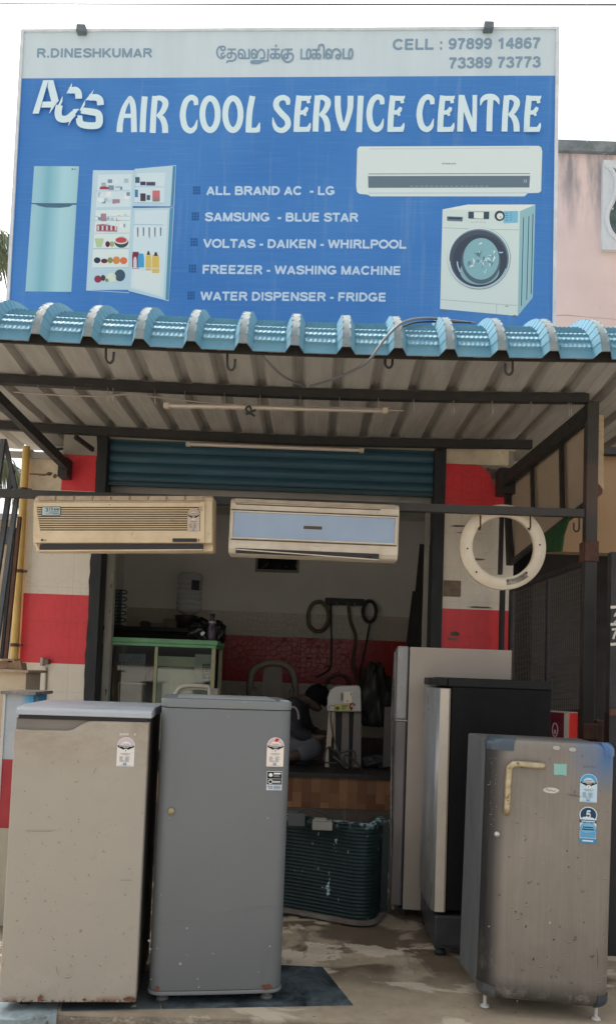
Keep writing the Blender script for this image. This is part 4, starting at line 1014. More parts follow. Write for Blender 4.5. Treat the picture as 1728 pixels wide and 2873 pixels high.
def energy_label(root, door, p0, p1, tint=(232, 228, 222), top=(205, 185, 190), low=(70, 130, 190), red=False, y0=.0, name='energy_label'):
    x0, z0 = px_local(root, *p0); x1, z1 = px_local(root, *p1); w, h = x1 - x0, z0 - z1
    A = Art(lambda u, v, l: V((x0 + u * w, y0 - l, z0 - v * h)), .0012, .00025)
    def arch(m, x=.5, r=.5, v=.28): return [(x - r * math.cos(R(180 * i / 18)), v - v * math.sin(R(180 * i / 18)) * r * 2) for i in range(19)]
    A.poly(arch(m=0) + [(1, .98), (.96, 1), (.04, 1), (0, .98)], ink(*tint, 1.0)); A.poly(arch(0, .5, .46, .27), ink(*top, 1.0))
    A.poly([(.5 + .3 * math.cos(R(180 + i * 15)), .28 + .14 * math.sin(R(180 + i * 15))) for i in range(13)], ink(*tint, 1.0))
    if red: A.poly([(.42, .13), (.55, .02), (.72, .06), (.58, .16)], ink(200, 40, 40, 1.0))
    A.rect(.3, .225, .7, .24, K1)
    A.poly([(.03, .28), (.97, .28), (.97, .33), (.62, .43), (.38, .43), (.03, .33)], K1); A.strip([(.12, .305), (.88, .305)], .018, W1); A.strip([(.34, .35), (.66, .35)], .016, W1)
    A.disc(.5, .455, .13, .065, W1, 16); A.poly([(.52, .40), (.45, .46), (.5, .46), (.46, .51), (.56, .445), (.5, .445)], K1)
    G = ink(110, 110, 112, 1.0)
    A.rect(.2, .555, .8, .568, ink(60, 110, 110, 1.0) if red else G); A.rect(.3, .595, .7, .603, ink(60, 150, 150, 1.0) if red else G)
    rn = random.Random(3)
    for i in range(7):
        v = .66 + i * .027; A.l -= A.step * .8; A.rect(.16, v, .16 + rn.uniform(.14, .3), v + .009, G); A.l -= A.step; A.rect(.5, v, .5 + rn.uniform(.15, .32), v + .009, G)
    A.rect(.4, .865, .57, .945, ink(*low, 1.0)); A.strip([(.43, .91), (.48, .88), (.54, .92)], .02, W1); A.rect(.08, .965, .92, .972, G)
    o = A.build(name, door, local=True); return o

# ---- grey single door fridge
M_GREYF = worn('grey_fridge_enamel', (.155, .165, .168), .42, .0, .18, 2.5, (.125, .135, .14), (.38, .38, .37), 55, .76, stretch=(1, 1, .7), col3=(.13, .137, .14), c3t=.63, c3s=1.4, spec=.45)
M_GREYT = worn('grey_fridge_trim', (.18, .195, .20), .4, 0, .25, 8, (.17, .185, .19), (.45, .45, .44), 60, .75)
M_GREYSIDE = worn('dark_grey_cabinet', (.06, .063, .066), .5)
M_RUSTSPOT = worn('rust_spot', (.12, .035, .025), .85, 0, .5, 40, (.2, .09, .05))
c, rz, w = frame2((413, 2786), (793, 2777), .05)
w *= .985
gf = thing('refrigerator', 'plain grey single door fridge with rounded corners and round brass lock', 'refrigerator', c, rz, group='old fridges lined up outside the shop')
zt = 1.205
door = door_shell(MB(), section(w, .055, .045, .045, .006), .055, zt - .045, .004).build('door', M_GREYF, gf, local=True)
door_shell(MB(), section(w + .008, .06, .048, .048, .006), .038, .054, .004).build('bottom_trim', M_GREYT, door, local=True)
sec = section(w + .005, .5, .047, .047, .006)
door_shell(MB(), sec, zt - .043, zt - .008, .004).build('top_cap', M_GREYT, gf, local=True)
tr = MB().box((-w / 2 + .06, .07, zt - .008), (w / 2 - .06, .46, zt - .005)); tr.box((w / 2 - .045, .012, zt - .0085), (w / 2 - .012, .06, zt - .003))
tr.build('top_tray', worn('pale_grey_top', (.36, .38, .38), .5), gf, local=True, bevel=.003)
MB().box((-w / 2 + .008, .058, .05), (w / 2 - .008, .52, zt - .045)).build('cabinet', M_GREYSIDE, gf, local=True, bevel=.006)
lx, lz = px_local(gf, 481, 2275)
lk = MB().lathe([(0, -.007), (.010, -.007), (.0125, -.004), (.0135, 0)], (lx, -.006, lz), 'y', 20).lathe([(0, -.0095), (.004, -.0095), (.005, -.007)], (lx, -.006, lz), 'y', 12)
lk.build('lock', worn('brass', (.45, .36, .2), .35, .7), door, local=True)
energy_label(gf, door, (750, 2068), (794, 2151), red=True, y0=-.004, tint=(236, 226, 214))
x0, z0 = px_local(gf, 749, 2163); x1, z1 = px_local(gf, 790, 2217)
A = Art(lambda u, v, l: V((x0 + u * (x1 - x0), -.003 - l, z0 - v * (z0 - z1))), .0012, .00025)
A.rect(0, 0, 1, 1, ink(205, 214, 220, 1.0)); A.rect(.03, .03, .97, .7, K1); A.disc(.25, .2, .13, .1, W1, 14); A.strip([(.45, .12), (.9, .12)], .08, W1); A.strip([(.45, .21), (.8, .21)], .03, ink(150, 155, 160)); A.strip([(.45, .28), (.85, .28)], .03, ink(150, 155, 160))
A.strip([(.05, .4), (.95, .4)], .015, W1); A.strip(ell(.25, .55, .14, .1, 40, 330, 16), .04, W1); A.strip([(.32, .53), (.9, .53)], .04, W1); A.strip([(.35, .6), (.9, .6)], .03, W1)
A.text('10', (.05, .95), (.38, .95), .2, ink(30, 34, 40, 1.0), lean=(0, -1), th=.13)
for v in (.78, .85, .92): A.strip([(.45, v), (.92, v)], .035, ink(120, 140, 155, 1.0))
A.build('warranty_sticker', door, local=True)
for px, py, rx, rz_ in ((441, 2775, .010, .010), (749, 2768, .021, .011)):
    X, Z = px_local(gf, px, py); rn = random.Random(px)
    MB().prism([(X + rx * (.7 + .5 * rn.random()) * math.cos(i * .57), -.0045, Z + rz_ * (.7 + .5 * rn.random()) * math.sin(i * .57)) for i in range(11)], (0, .003, 0)).build('rust_patch', M_RUSTSPOT, door, local=True)
for sx, yy in ((-w / 2 + .055, .06), (w / 2 - .055, .05), (-w / 2 + .06, .44), (w / 2 - .06, .44)):
    MB().tube([(sx, yy, .012), (sx, yy, .045)], .016, 10).lathe([(0, .012), (.022, .012), (.026, .0), (0, .0)], (sx, yy, .003), n=14).build('foot', worn('grey_plastic_foot', (.2, .19, .17), .7), gf, local=True)

A = Art(lambda px, py, l: (lambda q: V((q[0], -.0045 - l, q[1])))(px_local(gf, px, py)), .0008, .0001)
CH = worn('chipped_to_primer', (.42, .43, .42), .7); rn = random.Random(9)
for px, py, s_ in ((419, 2638, 4), (424, 2662, 2.5), (442, 2660, 2.5), (506, 2703, 4.5), (525, 2603, 4), (555, 2745, 2.5), (558, 2768, 3), (757, 2653, 3.5), (725, 2725, 2), (453, 2510, 2), (525, 2678, 2), (790, 2620, 2), (476, 2294, 2), (425, 2746, 2.5), (598, 2674, 2.5), (640, 2010, 2)):
    A.poly([(px + s_ * rn.uniform(.4, 1) * math.cos(i * 1.05), py + s_ * rn.uniform(.5, 1.3) * math.sin(i * 1.05)) for i in range(6)], CH)
FS = worn('faint_scratch', (.20, .212, .215), .5)
for pts in ([(585, 2570), (640, 2560), (700, 2548), (770, 2543)], [(770, 2625), (750, 2655), (738, 2680), (728, 2712)], [(770, 2650), (745, 2710), (730, 2745)], [(470, 2590), (500, 2585), (540, 2583)], [(600, 2400), (604, 2440), (603, 2470)]): A.strip(cat2(pts, 4), [.6, 1.5, 1.5, .6], FS)
A.build('scratches', door, local=True)
# ---- beige fridge with the swept top of its door
def beige():
    t = NT('stained_beige_enamel'); x, y, z = t.xyz()
    c = t.mix(t.ramp(t.noise(1.3, 5, .6), .35, .7), (.40, .355, .285), (.35, .325, .275))
    st = t.math('MULTIPLY', t.ramp(t.noise(3.2, 7, .7, t.map((1, 1, 1.8)), .3), .42, .66), t.ramp(z, .86, 1.10))
    c = t.mix(t.math('MULTIPLY', st, .75), c, (.22, .145, .085))
    sm = t.ramp(t.noise(9, 6, .75, t.map((1, 1, 1), (4, 2, 9)), .6), .62, .74); c = t.mix(t.math('MULTIPLY', sm, .35), c, (.2, .17, .13))
    c = t.mix(t.math('MULTIPLY', t.ramp(t.noise(42, 3, .6), .665, .70), .6), c, (.15, .12, .09))
    c = t.mix(t.math('MULTIPLY', t.ramp(t.noise(24, 3, .6, t.map((1, 1, 3.5), (1, 1, 7))), .73, .76), .5), c, (.16, .13, .1))
    ru = t.math('MULTIPLY', t.ramp(z, .035, .062, 1, 0), t.ramp(t.noise(13, 5, .7, t.map((1, 1, .7))), .50, .57)); c = t.mix(ru, c, (.2, .085, .05))
    dn = t.ramp(t.noise(5.5, 2, .4, t.map((1, 1, .8), (2, 5, 1))), .60, .76); t.bump(t.math('ADD', dn, t.math('MULTIPLY', t.noise(30, 4, .6), .06)), .35, .014)
    return t.done(c, .48, 0, .4)
M_BEIGEF = beige()
c, rz, w = frame2((-3, 2809), (381, 2809), .04)
bf = thing('refrigerator', 'stained beige single door fridge with swept door top and pale grey lid', 'refrigerator', c, rz, group='old fridges lined up outside the shop')
P = [px_local(bf, *p) for p in ((37, 2046), (188, 2050), (206, 2046), (232, 2031), (250, 2024), (270, 2023), (424, 2027))]
zt0 = P[0][1]; zt1 = P[-1][1]
xs = [-w / 2] + [p[0] for p in P[1:-1]] + [w / 2]
swp = [(x, p[1]) for x, p in zip(xs, P)]
swp = [swp[0]] + cat2(swp[1:6], 5) + [swp[6]]
def beige_door():
    mb = MB(); poly = [(-w / 2, .035), (w / 2, .035)] + swp[::-1]
    n = len(poly)
    cx, cz = 0, .55
    def ring(off, y): 
        out = []
        for i, (x, z) in enumerate(poly):
            sx = 1 if x > 0 else -1
            out.append((x - math.copysign(min(off, abs(x)), x) if abs(abs(x) - w / 2) < 1e-6 else x, y, z + (off if z < .1 else -off)))
        return out
    R_ = [ring(.0045, 0), ring(.0012, .0014), ring(0, .005), ring(0, .042)]
    vs = [v for r in R_ for v in r]
    mb.add(R_[0], [tuple(range(n))])
    for k in range(3): mb.add(R_[k] + R_[k + 1], [(i, (i + 1) % n, n + (i + 1) % n, n + i)[::-1] for i in range(n)])
    mb.add(R_[3], [tuple(range(n))[::-1]])
    return mb
bd = beige_door().build('door', M_BEIGEF, bf, local=True)
MB().box((-w / 2 + .004, .043, .03), (w / 2 - .004, .50, zt1 + .03)).build('cabinet', worn('grime_brown_cabinet', (.12, .11, .095), .6), bf, local=True, bevel=.006)
zl0 = px_local(bf, 235, 2010)[1]; zl1 = px_local(bf, 235, 1992)[1]
MB().box((-w / 2 + .004, .012, zt0 - .03), (w / 2 - .01, .042, zl0 - .012)).build('handle_recess', worn('grey_brown_recess', (.20, .18, .155), .5), bf, local=True)
MB().box((-w / 2 + .012, .006, zl0 - .016), (w / 2 - .004, .05, zl0 - .002)).build('gasket', M_BLACK, bf, local=True)
M_LID = worn('pale_blue_grey_plastic', (.42, .45, .48), .4, 0, .25, 6, (.34, .37, .40), (.25, .24, .22), 34, .74)
lid = MB().prism([(y, z) and (-w / 2 + .006, y, z) for y, z in ((-.006, zl0), (.055, zl0), (.50, zl0), (.50, zl1 + .012), (.10, zl1 + .012), (.006, zl1 + .004), (-.006, zl1 - .004))][::-1], (w + .004, 0, 0))
lid.build('lid', M_LID, bf, local=True, bevel=.004)
energy_label(bf, bd, (331, 2068), (376, 2151), tint=(226, 222, 216), top=(200, 184, 190), y0=0)
A = Art(lambda u, v, l: V((u, -l, v)), .001, .0002)
p, q = px_local(bf, 336, 2063), px_local(bf, 362, 2063)
A.text('SAMS', p, q, .0085, ink(225, 222, 212, 1.0), lean=(0, 1), th=.2); A.text('G', px_local(bf, 377, 2063), px_local(bf, 382, 2063), .0085, ink(225, 222, 212, 1.0), lean=(0, 1))
A.build('brand_lettering', bd, local=True)
A = Art(lambda px, py, l: (lambda q: V((q[0], -.0002 - l, q[1])))(px_local(bf, px, py)), .0006, .0001)
DM = worn('brown_scuff', (.20, .165, .125), .8); LM = worn('painted_dent_highlight', (.56, .51, .42), .5); rn = random.Random(14)
for i in range(60):
    px, py = rn.uniform(30, 375), 2090 + 700 * rn.random() ** .8; s_ = rn.uniform(.8, 2.2)
    A.poly([(px + s_ * rn.uniform(.4, 1.2) * math.cos(k * 1.05), py + s_ * rn.uniform(.4, 1.5) * math.sin(k * 1.05)) for k in range(6)], DM)
for pts in ([(265, 2170), (268, 2160), (273, 2153)], [(75, 2330), (110, 2331), (150, 2331)], [(340, 2468), (370, 2468)], [(212, 2460), (215, 2470)], [(160, 2710), (163, 2725), (168, 2733)]): A.strip(pts, 1.3, DM)
for pts in ([(150, 2620), (156, 2629), (150, 2632)], [(200, 2697), (206, 2704), (200, 2708)], [(182, 2736), (195, 2738), (203, 2733)], [(280, 2700), (287, 2702), (284, 2708)]): A.strip(pts, [.6, 2.4, .6], LM); A.strip([(x - 2, y + 4) for x, y in pts], [.6, 2, .6], DM)  # dents drawn flat: pale highlight and dark side painted on
for pts in ([(108, 2797), (116, 2788), (124, 2796), (118, 2802), (140, 2805), (110, 2806)], [(345, 2800), (362, 2794), (381, 2798), (381, 2807), (350, 2806)], [(232, 2802), (240, 2798), (246, 2804), (236, 2806)]): A.poly(pts, M_RUSTSPOT)
for i in range(26):
    px = rn.uniform(2, 378); A.poly([(px, 2808), (px + rn.uniform(3, 9), 2808), (px + rn.uniform(2, 5), 2803 - rn.uniform(0, 3))], M_RUSTSPOT)
A.build('scuffs', bd, local=True)
for sx in (-w / 2 + .08, w / 2 - .05):
    for yy in (.08, .44): MB().box((sx - .02, yy - .02, .004), (sx + .02, yy + .02, .03)).build('foot', M_BLACK, bf, local=True, bevel=.003)

# ---- silver fridge on the right
def steel():
    t = NT('worn_brushed_steel'); x, y, z = t.xyz()
    br = t.noise(150, 4, .6, t.map((1, 1, .02)))
    c = t.mix(t.ramp(br, .3, .7), (.225, .20, .17), (.265, .235, .20))
    c = t.mix(t.math('MULTIPLY', t.ramp(t.noise(2.1, 6, .7, None, .4), .4, .68), .55), c, (.165, .15, .13))
    edge = t.math('MULTIPLY', t.ramp(x, -.215, -.165, 1, 0), t.ramp(t.noise(3.5, 6, .7, t.map((1, 1, .6))), .2, .42)); c = t.mix(t.math('MULTIPLY', edge, .93), c, (.028, .028, .029))  # left edge rubbed black, plus dark reflection of the curve painted in
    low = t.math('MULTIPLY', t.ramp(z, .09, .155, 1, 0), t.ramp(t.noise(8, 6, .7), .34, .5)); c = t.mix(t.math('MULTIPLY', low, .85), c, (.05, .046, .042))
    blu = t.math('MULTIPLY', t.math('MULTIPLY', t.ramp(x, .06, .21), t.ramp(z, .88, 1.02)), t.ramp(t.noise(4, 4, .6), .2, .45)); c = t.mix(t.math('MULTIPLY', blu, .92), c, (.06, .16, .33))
    c = t.mix(t.ramp(t.noise(30, 3, .6, t.map((1, 1, .8), (2, 1, 4))), .685, .70), c, (.07, .058, .05))
    c = t.mix(t.ramp(t.noise(34, 3, .6, t.map((1, 1, 1), (7, 3, 2))), .735, .75), c, (.6, .57, .52))
    dn = t.ramp(t.noise(7, 2, .4, t.map((1, 1, .8), (5, 5, 1))), .62, .78); t.bump(t.math('ADD', t.math('MULTIPLY', dn, .6), t.math('MULTIPLY', br, .05)), .3, .008)
    return t.done(c, t.ramp(t.noise(6, 4, .6), .3, .7, .32, .5), .35, .5)
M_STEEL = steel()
M_SIDEG = worn('grey_painted_side', (.13, .137, .14), .55, 0, .4, 5, (.07, .075, .082), (.08, .07, .06), 36, .72, stretch=(1, 1, .3), col3=(.07, .08, .10), c3t=.58)
M_BLUCAP = worn('smoky_blue_corner', (.055, .08, .10), .35, 0, .35, 10, (.05, .07, .09), (.35, .38, .4), 60, .74)
c, rz, w = frame2((1340, 2802), (1706, 2832), .06)
sf = thing('refrigerator', 'dented brushed silver fridge with worn golden elbow handle', 'refrigerator', c, rot=(0, R(.8), rz), group='old fridges lined up outside the shop')
zb, zt = .06, 1.085
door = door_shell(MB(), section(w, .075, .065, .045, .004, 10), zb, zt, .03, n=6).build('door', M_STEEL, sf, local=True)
MB().prism([(-w / 2 + .004, .078, zb + .01), (w / 2 - .006, .078, zb + .01), (w / 2 - .05, .40, zb + .01), (-w / 2 - .048, .34, zb + .01)], (0, 0, zt - .022 - zb)).build('cabinet', M_SIDEG, sf, local=True, bevel=.008)
def corner(x0, x1, z0, z1, nm='corner_cap', m=M_BLUCAP):
    sec = section(w + .008, .078, .068, .048, .004, 10)
    pts = [(x, y - .0035) for x, y in sec if x0 - 1e-6 <= x <= x1 + 1e-6]
    mb = MB(); rows = 8; vs = []
    for j in range(rows + 1):
        z = z0 + (z1 - z0) * j / rows
        ins = 0
        if z > zt - .03: ins = .03 * (1 - math.sqrt(max(0, 1 - ((z - (zt - .03)) / .034) ** 2)))
        if z < zb + .03: ins = .03 * (1 - math.sqrt(max(0, 1 - (((zb + .03) - z) / .034) ** 2)))
        for x, y in pts: vs.append((x * (1 - ins / w * 2), y + ins, z))
    k = len(pts)
    mb.add(vs, [(j * k + i, j * k + i + 1, (j + 1) * k + i + 1, (j + 1) * k + i) for j in range(rows) for i in range(k - 1)], 0, True)
    # a lip all round gives the cap its thickness
    lip = [vs[i] for i in range(k)] + [vs[(j + 1) * k - 1] for j in range(1, rows + 1)] + [vs[rows * k + i] for i in range(k - 2, -1, -1)] + [vs[j * k] for j in range(rows - 1, 0, -1)]
    n = len(lip); mb.add(lip + [(x * .995, y + .006, z) for x, y, z in lip], [(i, n + i, n + (i + 1) % n, (i + 1) % n) for i in range(n)])
    return mb.build(nm, m, door, local=True)
corner(-w / 2 - .01, -w / 2 + .105, zt - .05, zt + .002); corner(w / 2 - .06, w / 2 + .01, zt - .05, zt + .002, m=worn('bright_blue_corner', (.05, .13, .30), .35, 0, .4, 12, (.1, .2, .35)))
corner(-w / 2 - .01, -w / 2 + .085, zb, zb + .055, m=worn('dark_corner', (.05, .05, .052), .4, 0, .4, 14, (.12, .12, .115))); corner(w / 2 - .06, w / 2 + .01, zb, zb + .05, m=worn('dark_blue_corner', (.045, .055, .07), .4))
hp = [px_local(sf, *p) for p in ((1520, 2147), (1470, 2143), (1440, 2142), (1427, 2150), (1424, 2165), (1421, 2210), (1418, 2277))]
M_GOLD = worn('worn_gilt_chrome', (.36, .28, .15), .35, .5, .5, 30, (.5, .43, .3), (.13, .085, .04), 60, .62)
hm = MB(); hpp = cat([(x, -.028, z) for x, z in hp], 5)
hpp = [V((hpp[0].x, -.004, hpp[0].z))] + hpp + [V((hpp[-1].x, -.004, hpp[-1].z))]
hm.tube(hpp, .0135, 10).build('handle', M_GOLD, door, local=True)
lx, lz = px_local(sf, 1393, 2340)
MB().lathe([(0, -.012), (.008, -.012), (.011, -.008), (.012, 0)], (lx, -.001, lz), 'y', 18).lathe([(0, -.0135), (.004, -.0135), (.004, -.012)], (lx, -.001, lz), 'y', 10).build('lock', plain('lock_chrome', (.55, .53, .5), .3, .7), door, local=True)
def dsk(px, py, rx, rz_, m, nm):
    X, Z = px_local(sf, px, py); return MB().prism([(X + rx * math.cos(i * math.pi / 10), -.0065, Z + rz_ * math.sin(i * math.pi / 10)) for i in range(20)], (0, .004, 0)).build(nm, m, door, local=True)
bdg = dsk(1544, 2217, .031, .0115, worn('silver_badge', (.6, .58, .54), .3, .3), 'badge')
A = Art(lambda u, v, l: V((u, -.0065 - l, v)), .0006, .0002); X, Z = px_local(sf, 1544, 2217)
A.strip(cat2([(X - .02, Z + .002), (X - .014, Z + .005), (X - .008, Z - .002), (X, Z + .002), (X + .008, Z - .003), (X + .018, Z + .001)]), .0022, ink(90, 90, 95, 1.0)); A.build('badge_script', bdg, local=True)
for px in (1559, 1604): dsk(px, 2098 + (px - 1559) * .1, .014, .008, worn('clear_glue', (.45, .44, .4), .3), 'glue_blob')
M_TEAL = worn('torn_green_sticker', (.22, .46, .40), .7, 0, .4, 20, (.3, .5, .45)); X0, Z0 = px_local(sf, 1552, 2141); X1, Z1 = px_local(sf, 1587, 2176)
MB().prism([(X0, -.0058, Z0), (X0 + .01, -.0058, Z0 - .002), (X1, -.0058, Z0), (X1, -.0058, Z1), (X1 - .02, -.0058, Z1 + .002), (X0 + .004, -.0058, Z1), (X0, -.0058, Z1 + .008)], (0, .002, 0)).build('green_sticker', M_TEAL, door, local=True)
energy_label(sf, door, (1626, 2169), (1672, 2252), tint=(190, 214, 228), top=(80, 160, 205), low=(60, 140, 190), y0=-.004)
X0, Z0 = px_local(sf, 1624, 2261); X1, Z1 = px_local(sf, 1671, 2367)
A = Art(lambda u, v, l: V((X0 + u * (X1 - X0), -.004 - l, Z0 - v * (Z0 - Z1))), .0012, .00025)
PB, DB, LB = ink(205, 222, 232, 1.0), ink(40, 66, 92, 1.0), ink(95, 160, 200, 1.0)
A.disc(.5, .22, .5, .22, PB); A.rect(.04, .22, .96, .99, PB); A.disc(.5, .22, .44, .195, DB); A.disc(.34, .33, .2, .05, PB, 14); A.disc(.66, .34, .2, .05, PB, 14)
A.text('5', (.34, .32), (.66, .32), .22, PB, lean=(0, -1), th=.16); A.poly([(.0, .36), (1, .36), (.94, .40), (1, .44), (.0, .44), (.06, .40)], DB); A.strip([(.12, .4), (.88, .4)], .03, PB)
A.disc(.5, .62, .45, .2, LB); A.disc(.5, .62, .40, .175, ink(120, 180, 212, 1.0)); A.poly([(.07, .68), (.4, .72), (.93, .66), (.93, .84), (.07, .84)], LB); A.strip([(.2, .56), (.8, .56)], .03, DB); A.strip([(.16, .62), (.84, .62)], .035, DB)
A.rect(.04, .87, .96, .985, ink(60, 140, 185, 1.0)); A.strip([(.2, .93), (.8, .93)], .04, PB); A.build('blue_sticker', door, local=True)
for sx, yy in ((-w / 2 + .035, .07), (w / 2 - .035, .05), (-w / 2 + .05, .38), (w / 2 - .05, .38)):
    MB().tube([(sx, yy, .012), (sx, yy, zb + .02)], .007, 8).lathe([(0, .012), (.014, .010), (.019, .003), (.019, -.0), (0, 0)], (sx, yy, .001), n=14).build('foot', worn('white_screw_foot', (.62, .6, .55), .5), sf, local=True)

A = Art(lambda px, py, l: (lambda q: V((q[0], -.0045 - l, q[1])))(px_local(sf, px, py)), .0008, .0001); rn = random.Random(31)
PD = worn('pale_dent_glint', (.38, .34, .29), .4, .3); DD = worn('dark_dent', (.09, .075, .06), .6)
for i in range(34):
    px, py = rn.uniform(1420, 1690), 2250 + 560 * rn.random() ** .6; L_ = rn.uniform(4, 12); a_ = rn.uniform(-.5, .5)
    A.strip([(px, py), (px + L_ / 2, py + 1.5 + a_), (px + L_, py + a_ * 3)], [.4, 1.8, .4], PD if i % 3 else DD); A.strip([(px, py + 3), (px + L_ / 2, py + 5 + a_), (px + L_, py + 3)], [.3, 1.6, .3], DD)  # flat dents, their glints and dark undersides put in by colour
for i in range(22):
    px, py = rn.uniform(1368, 1392), rn.uniform(2120, 2330); s_ = rn.uniform(.5, 1.5); A.poly([(px + s_ * math.cos(k * 1.25), py + s_ * math.sin(k * 1.25)) for k in range(5)], PD)
A.strip([(1672, 2655), (1673, 2690), (1672, 2718)], [.6, 2.2, .6], DD); A.strip([(1588, 2228), (1606, 2230), (1628, 2234)], [.8, 2.4, 1], DD)
for k in range(6): A.strip([(1633 + k * 6, 2147 + (k % 2) * 3), (1637 + k * 6, 2153 - (k % 2) * 2)], 1.6, DD)
A.build('scratches', door, local=True)
# ---- tall two door fridge seen from its side
tf_p = onz(1129, 2552, .04); tf_p = at(1129, 2540, 4.36)
tf = thing('refrigerator', 'tall grey brown two door fridge standing sideways at doorway', 'refrigerator', (tf_p.x, 4.36, 0), R(-5), group='old fridges lined up outside the shop')
M_TAUPE = worn('taupe_side_paint', (.40, .34, .28), .6, 0, .2, 3, (.34, .285, .235), (.12, .1, .08), 40, .75)
M_SILV = worn('wrapped_silver_door', (.30, .30, .295), .32, .2, .4, 8, (.20, .19, .185), (.6, .6, .6), 32, .72, stretch=(1, 1, .3))
dt = at(1152, 1815, 4.36).z; dr = .555
MB().box((0, 0, .045), (dr, .55, dt)).build('cabinet', M_TAUPE, tf, local=True, bevel=.004)
zs = at(1140, 2022, 4.36).z
MB().box((-.068, .004, zs + .006), (-.008, .545, dt + .004)).build('freezer_door', M_SILV, tf, local=True, bevel=.008)
MB().box((-.068, .004, .06), (-.008, .545, zs - .006)).build('fridge_door', worn('grey_brown_door', (.16, .145, .14), .4, .2, .4, 8, (.11, .1, .1), stretch=(1, 1, .3)), tf, local=True, bevel=.008)
MB().box((-.0075, .012, .06), (-.0005, .54, dt - .01)).build('gasket', M_BLACK, tf, local=True)
MB().box((-.066, .01, zs - .004), (-.004, .5, zs + .004)).build('middle_hinge', worn('pale_hinge', (.4, .38, .34), .5), tf, local=True)
for a, b in (((-.02, .04), (.02, .08)), ((-.02, .46), (.02, .5)), ((.5, .04), (.55, .08))): MB().box((a[0], a[1], 0), (b[0], b[1], .045)).build('foot', M_BLACK, tf, local=True)
sh = thing('metal_sheet', 'thin bent metal sheet leaning against door of tall grey brown fridge', 'metal sheet', onz(1098, 2560, 0))
MB().prism([at(1106, 1830, 4.45), at(1111, 1830, 4.45), at(1106, 2000, 4.42), at(1112, 2010, 4.42), at(1106, 2030, 4.42), at(1102, 2300, 4.40), at(1105, 2552, 4.38), at(1098, 2552, 4.38), at(1095, 2300, 4.40), at(1097, 2040, 4.42), at(1096, 2010, 4.42)], (.0, .012, 0)).build('sheet', worn('dull_tin', (.28, .27, .25), .35, .5, .5, 9, (.12, .11, .1)), sh)

# ---- black fridge on a stand, silver door turned to the left
kp = at(1243, 2600, 3.80); kx = kp.x + .012
kf = thing('refrigerator', 'black sided fridge with tarnished silver door edge on black stand', 'refrigerator', (kx, 3.80, 0), R(-1), group='old fridges lined up outside the shop')
M_BLK = worn('black_cabinet_paint', (.006, .006, .0065), .6, 0, .3, 5, (.011, .011, .011), (.1, .095, .09), 50, .76, spec=.15)
zk0 = at(1245, 2560, 3.80).z; zk1 = at(1283, 1930, 3.80).z; zk2 = at(1283, 1908, 3.80).z; kd = .475; kw = .50
MB().box((0, 0, zk0 + .01), (kd, kw, zk1 + .004)).build('cabinet', M_BLK, kf, local=True, bevel=.003)
MB().box((-.02, -.006, zk1 + .004), (kd + .004, kw + .006, zk2 + .01)).box((-.07, .0, zk1 + .006), (-.02, kw, zk2 + .006)).build('top_cap', worn('black_plastic_cap', (.008, .0085, .009), .5, spec=.25), kf, local=True, bevel=.006)
M_TARN = worn('tarnished_silver', (.36, .38, .39), .35, .25, .5, 5, (.2, .21, .22), (.42, .42, .4), 30, .73, stretch=(1, 1, .3), col3=(.12, .10, .08), c3t=.66)
mb = MB(); prof = [(-.006, .002), (-.045, .0), (-.062, .02), (-.070, .06), (-.074, kw / 2), (-.070, kw - .06), (-.055, kw - .01), (-.006, kw)]
pq = cat2(prof, 4); n = len(pq)
vs = [(x, y, zk0) for x, y in pq] + [(x, y, zk1 - .004) for x, y in pq]
mb.add(vs, [(i, n + i, n + i + 1, i + 1) for i in range(n - 1)], 0, True); mb.add(vs[:n], [tuple(range(n))]); mb.add(vs[n:], [tuple(range(n))[::-1]])
kd_ = mb.build('door', M_TARN, kf, local=True, fixn=True)
M_CRM = worn('cream_door_liner', (.58, .51, .41), .5, 0, .3, 8, (.46, .4, .31), (.10, .07, .05), 34, .70)
MB().box((-.056, -.0055, zk0 + .004), (-.014, .0005, zk1 - .006)).build('door_edge', M_CRM, kd_, local=True)
MB().box((-.0135, -.003, zk0 + .004), (-.011, .001, zk1 - .006)).box((-.009, -.003, zk0 + .004), (-.0065, .001, zk1 - .006)).build('gasket', worn('tan_gasket', (.4, .31, .23), .7), kd_, local=True)
MB().box((-.055, -.01, .035), (kd, kw + .01, zk0 - .012)).build('stand', worn('black_stand', (.022, .023, .026), .4, 0, .4, 7, (.05, .05, .052), (.2, .2, .2), 50, .76), kf, local=True, bevel=.01)
MB().box((-.03, -.013, .05), (kd - .02, -.0105, .054)).build('stand_seam', M_BLACK, kf, local=True)
for a in ((-.02, .03), (kd - .05, .03), (-.02, kw - .03), (kd - .05, kw - .03)): MB().lathe([(0, .036), (.02, .036), (.026, .01), (.026, 0), (0, 0)], (a[0], a[1], .001), n=14).build('foot', M_BLACK, kf, local=True)

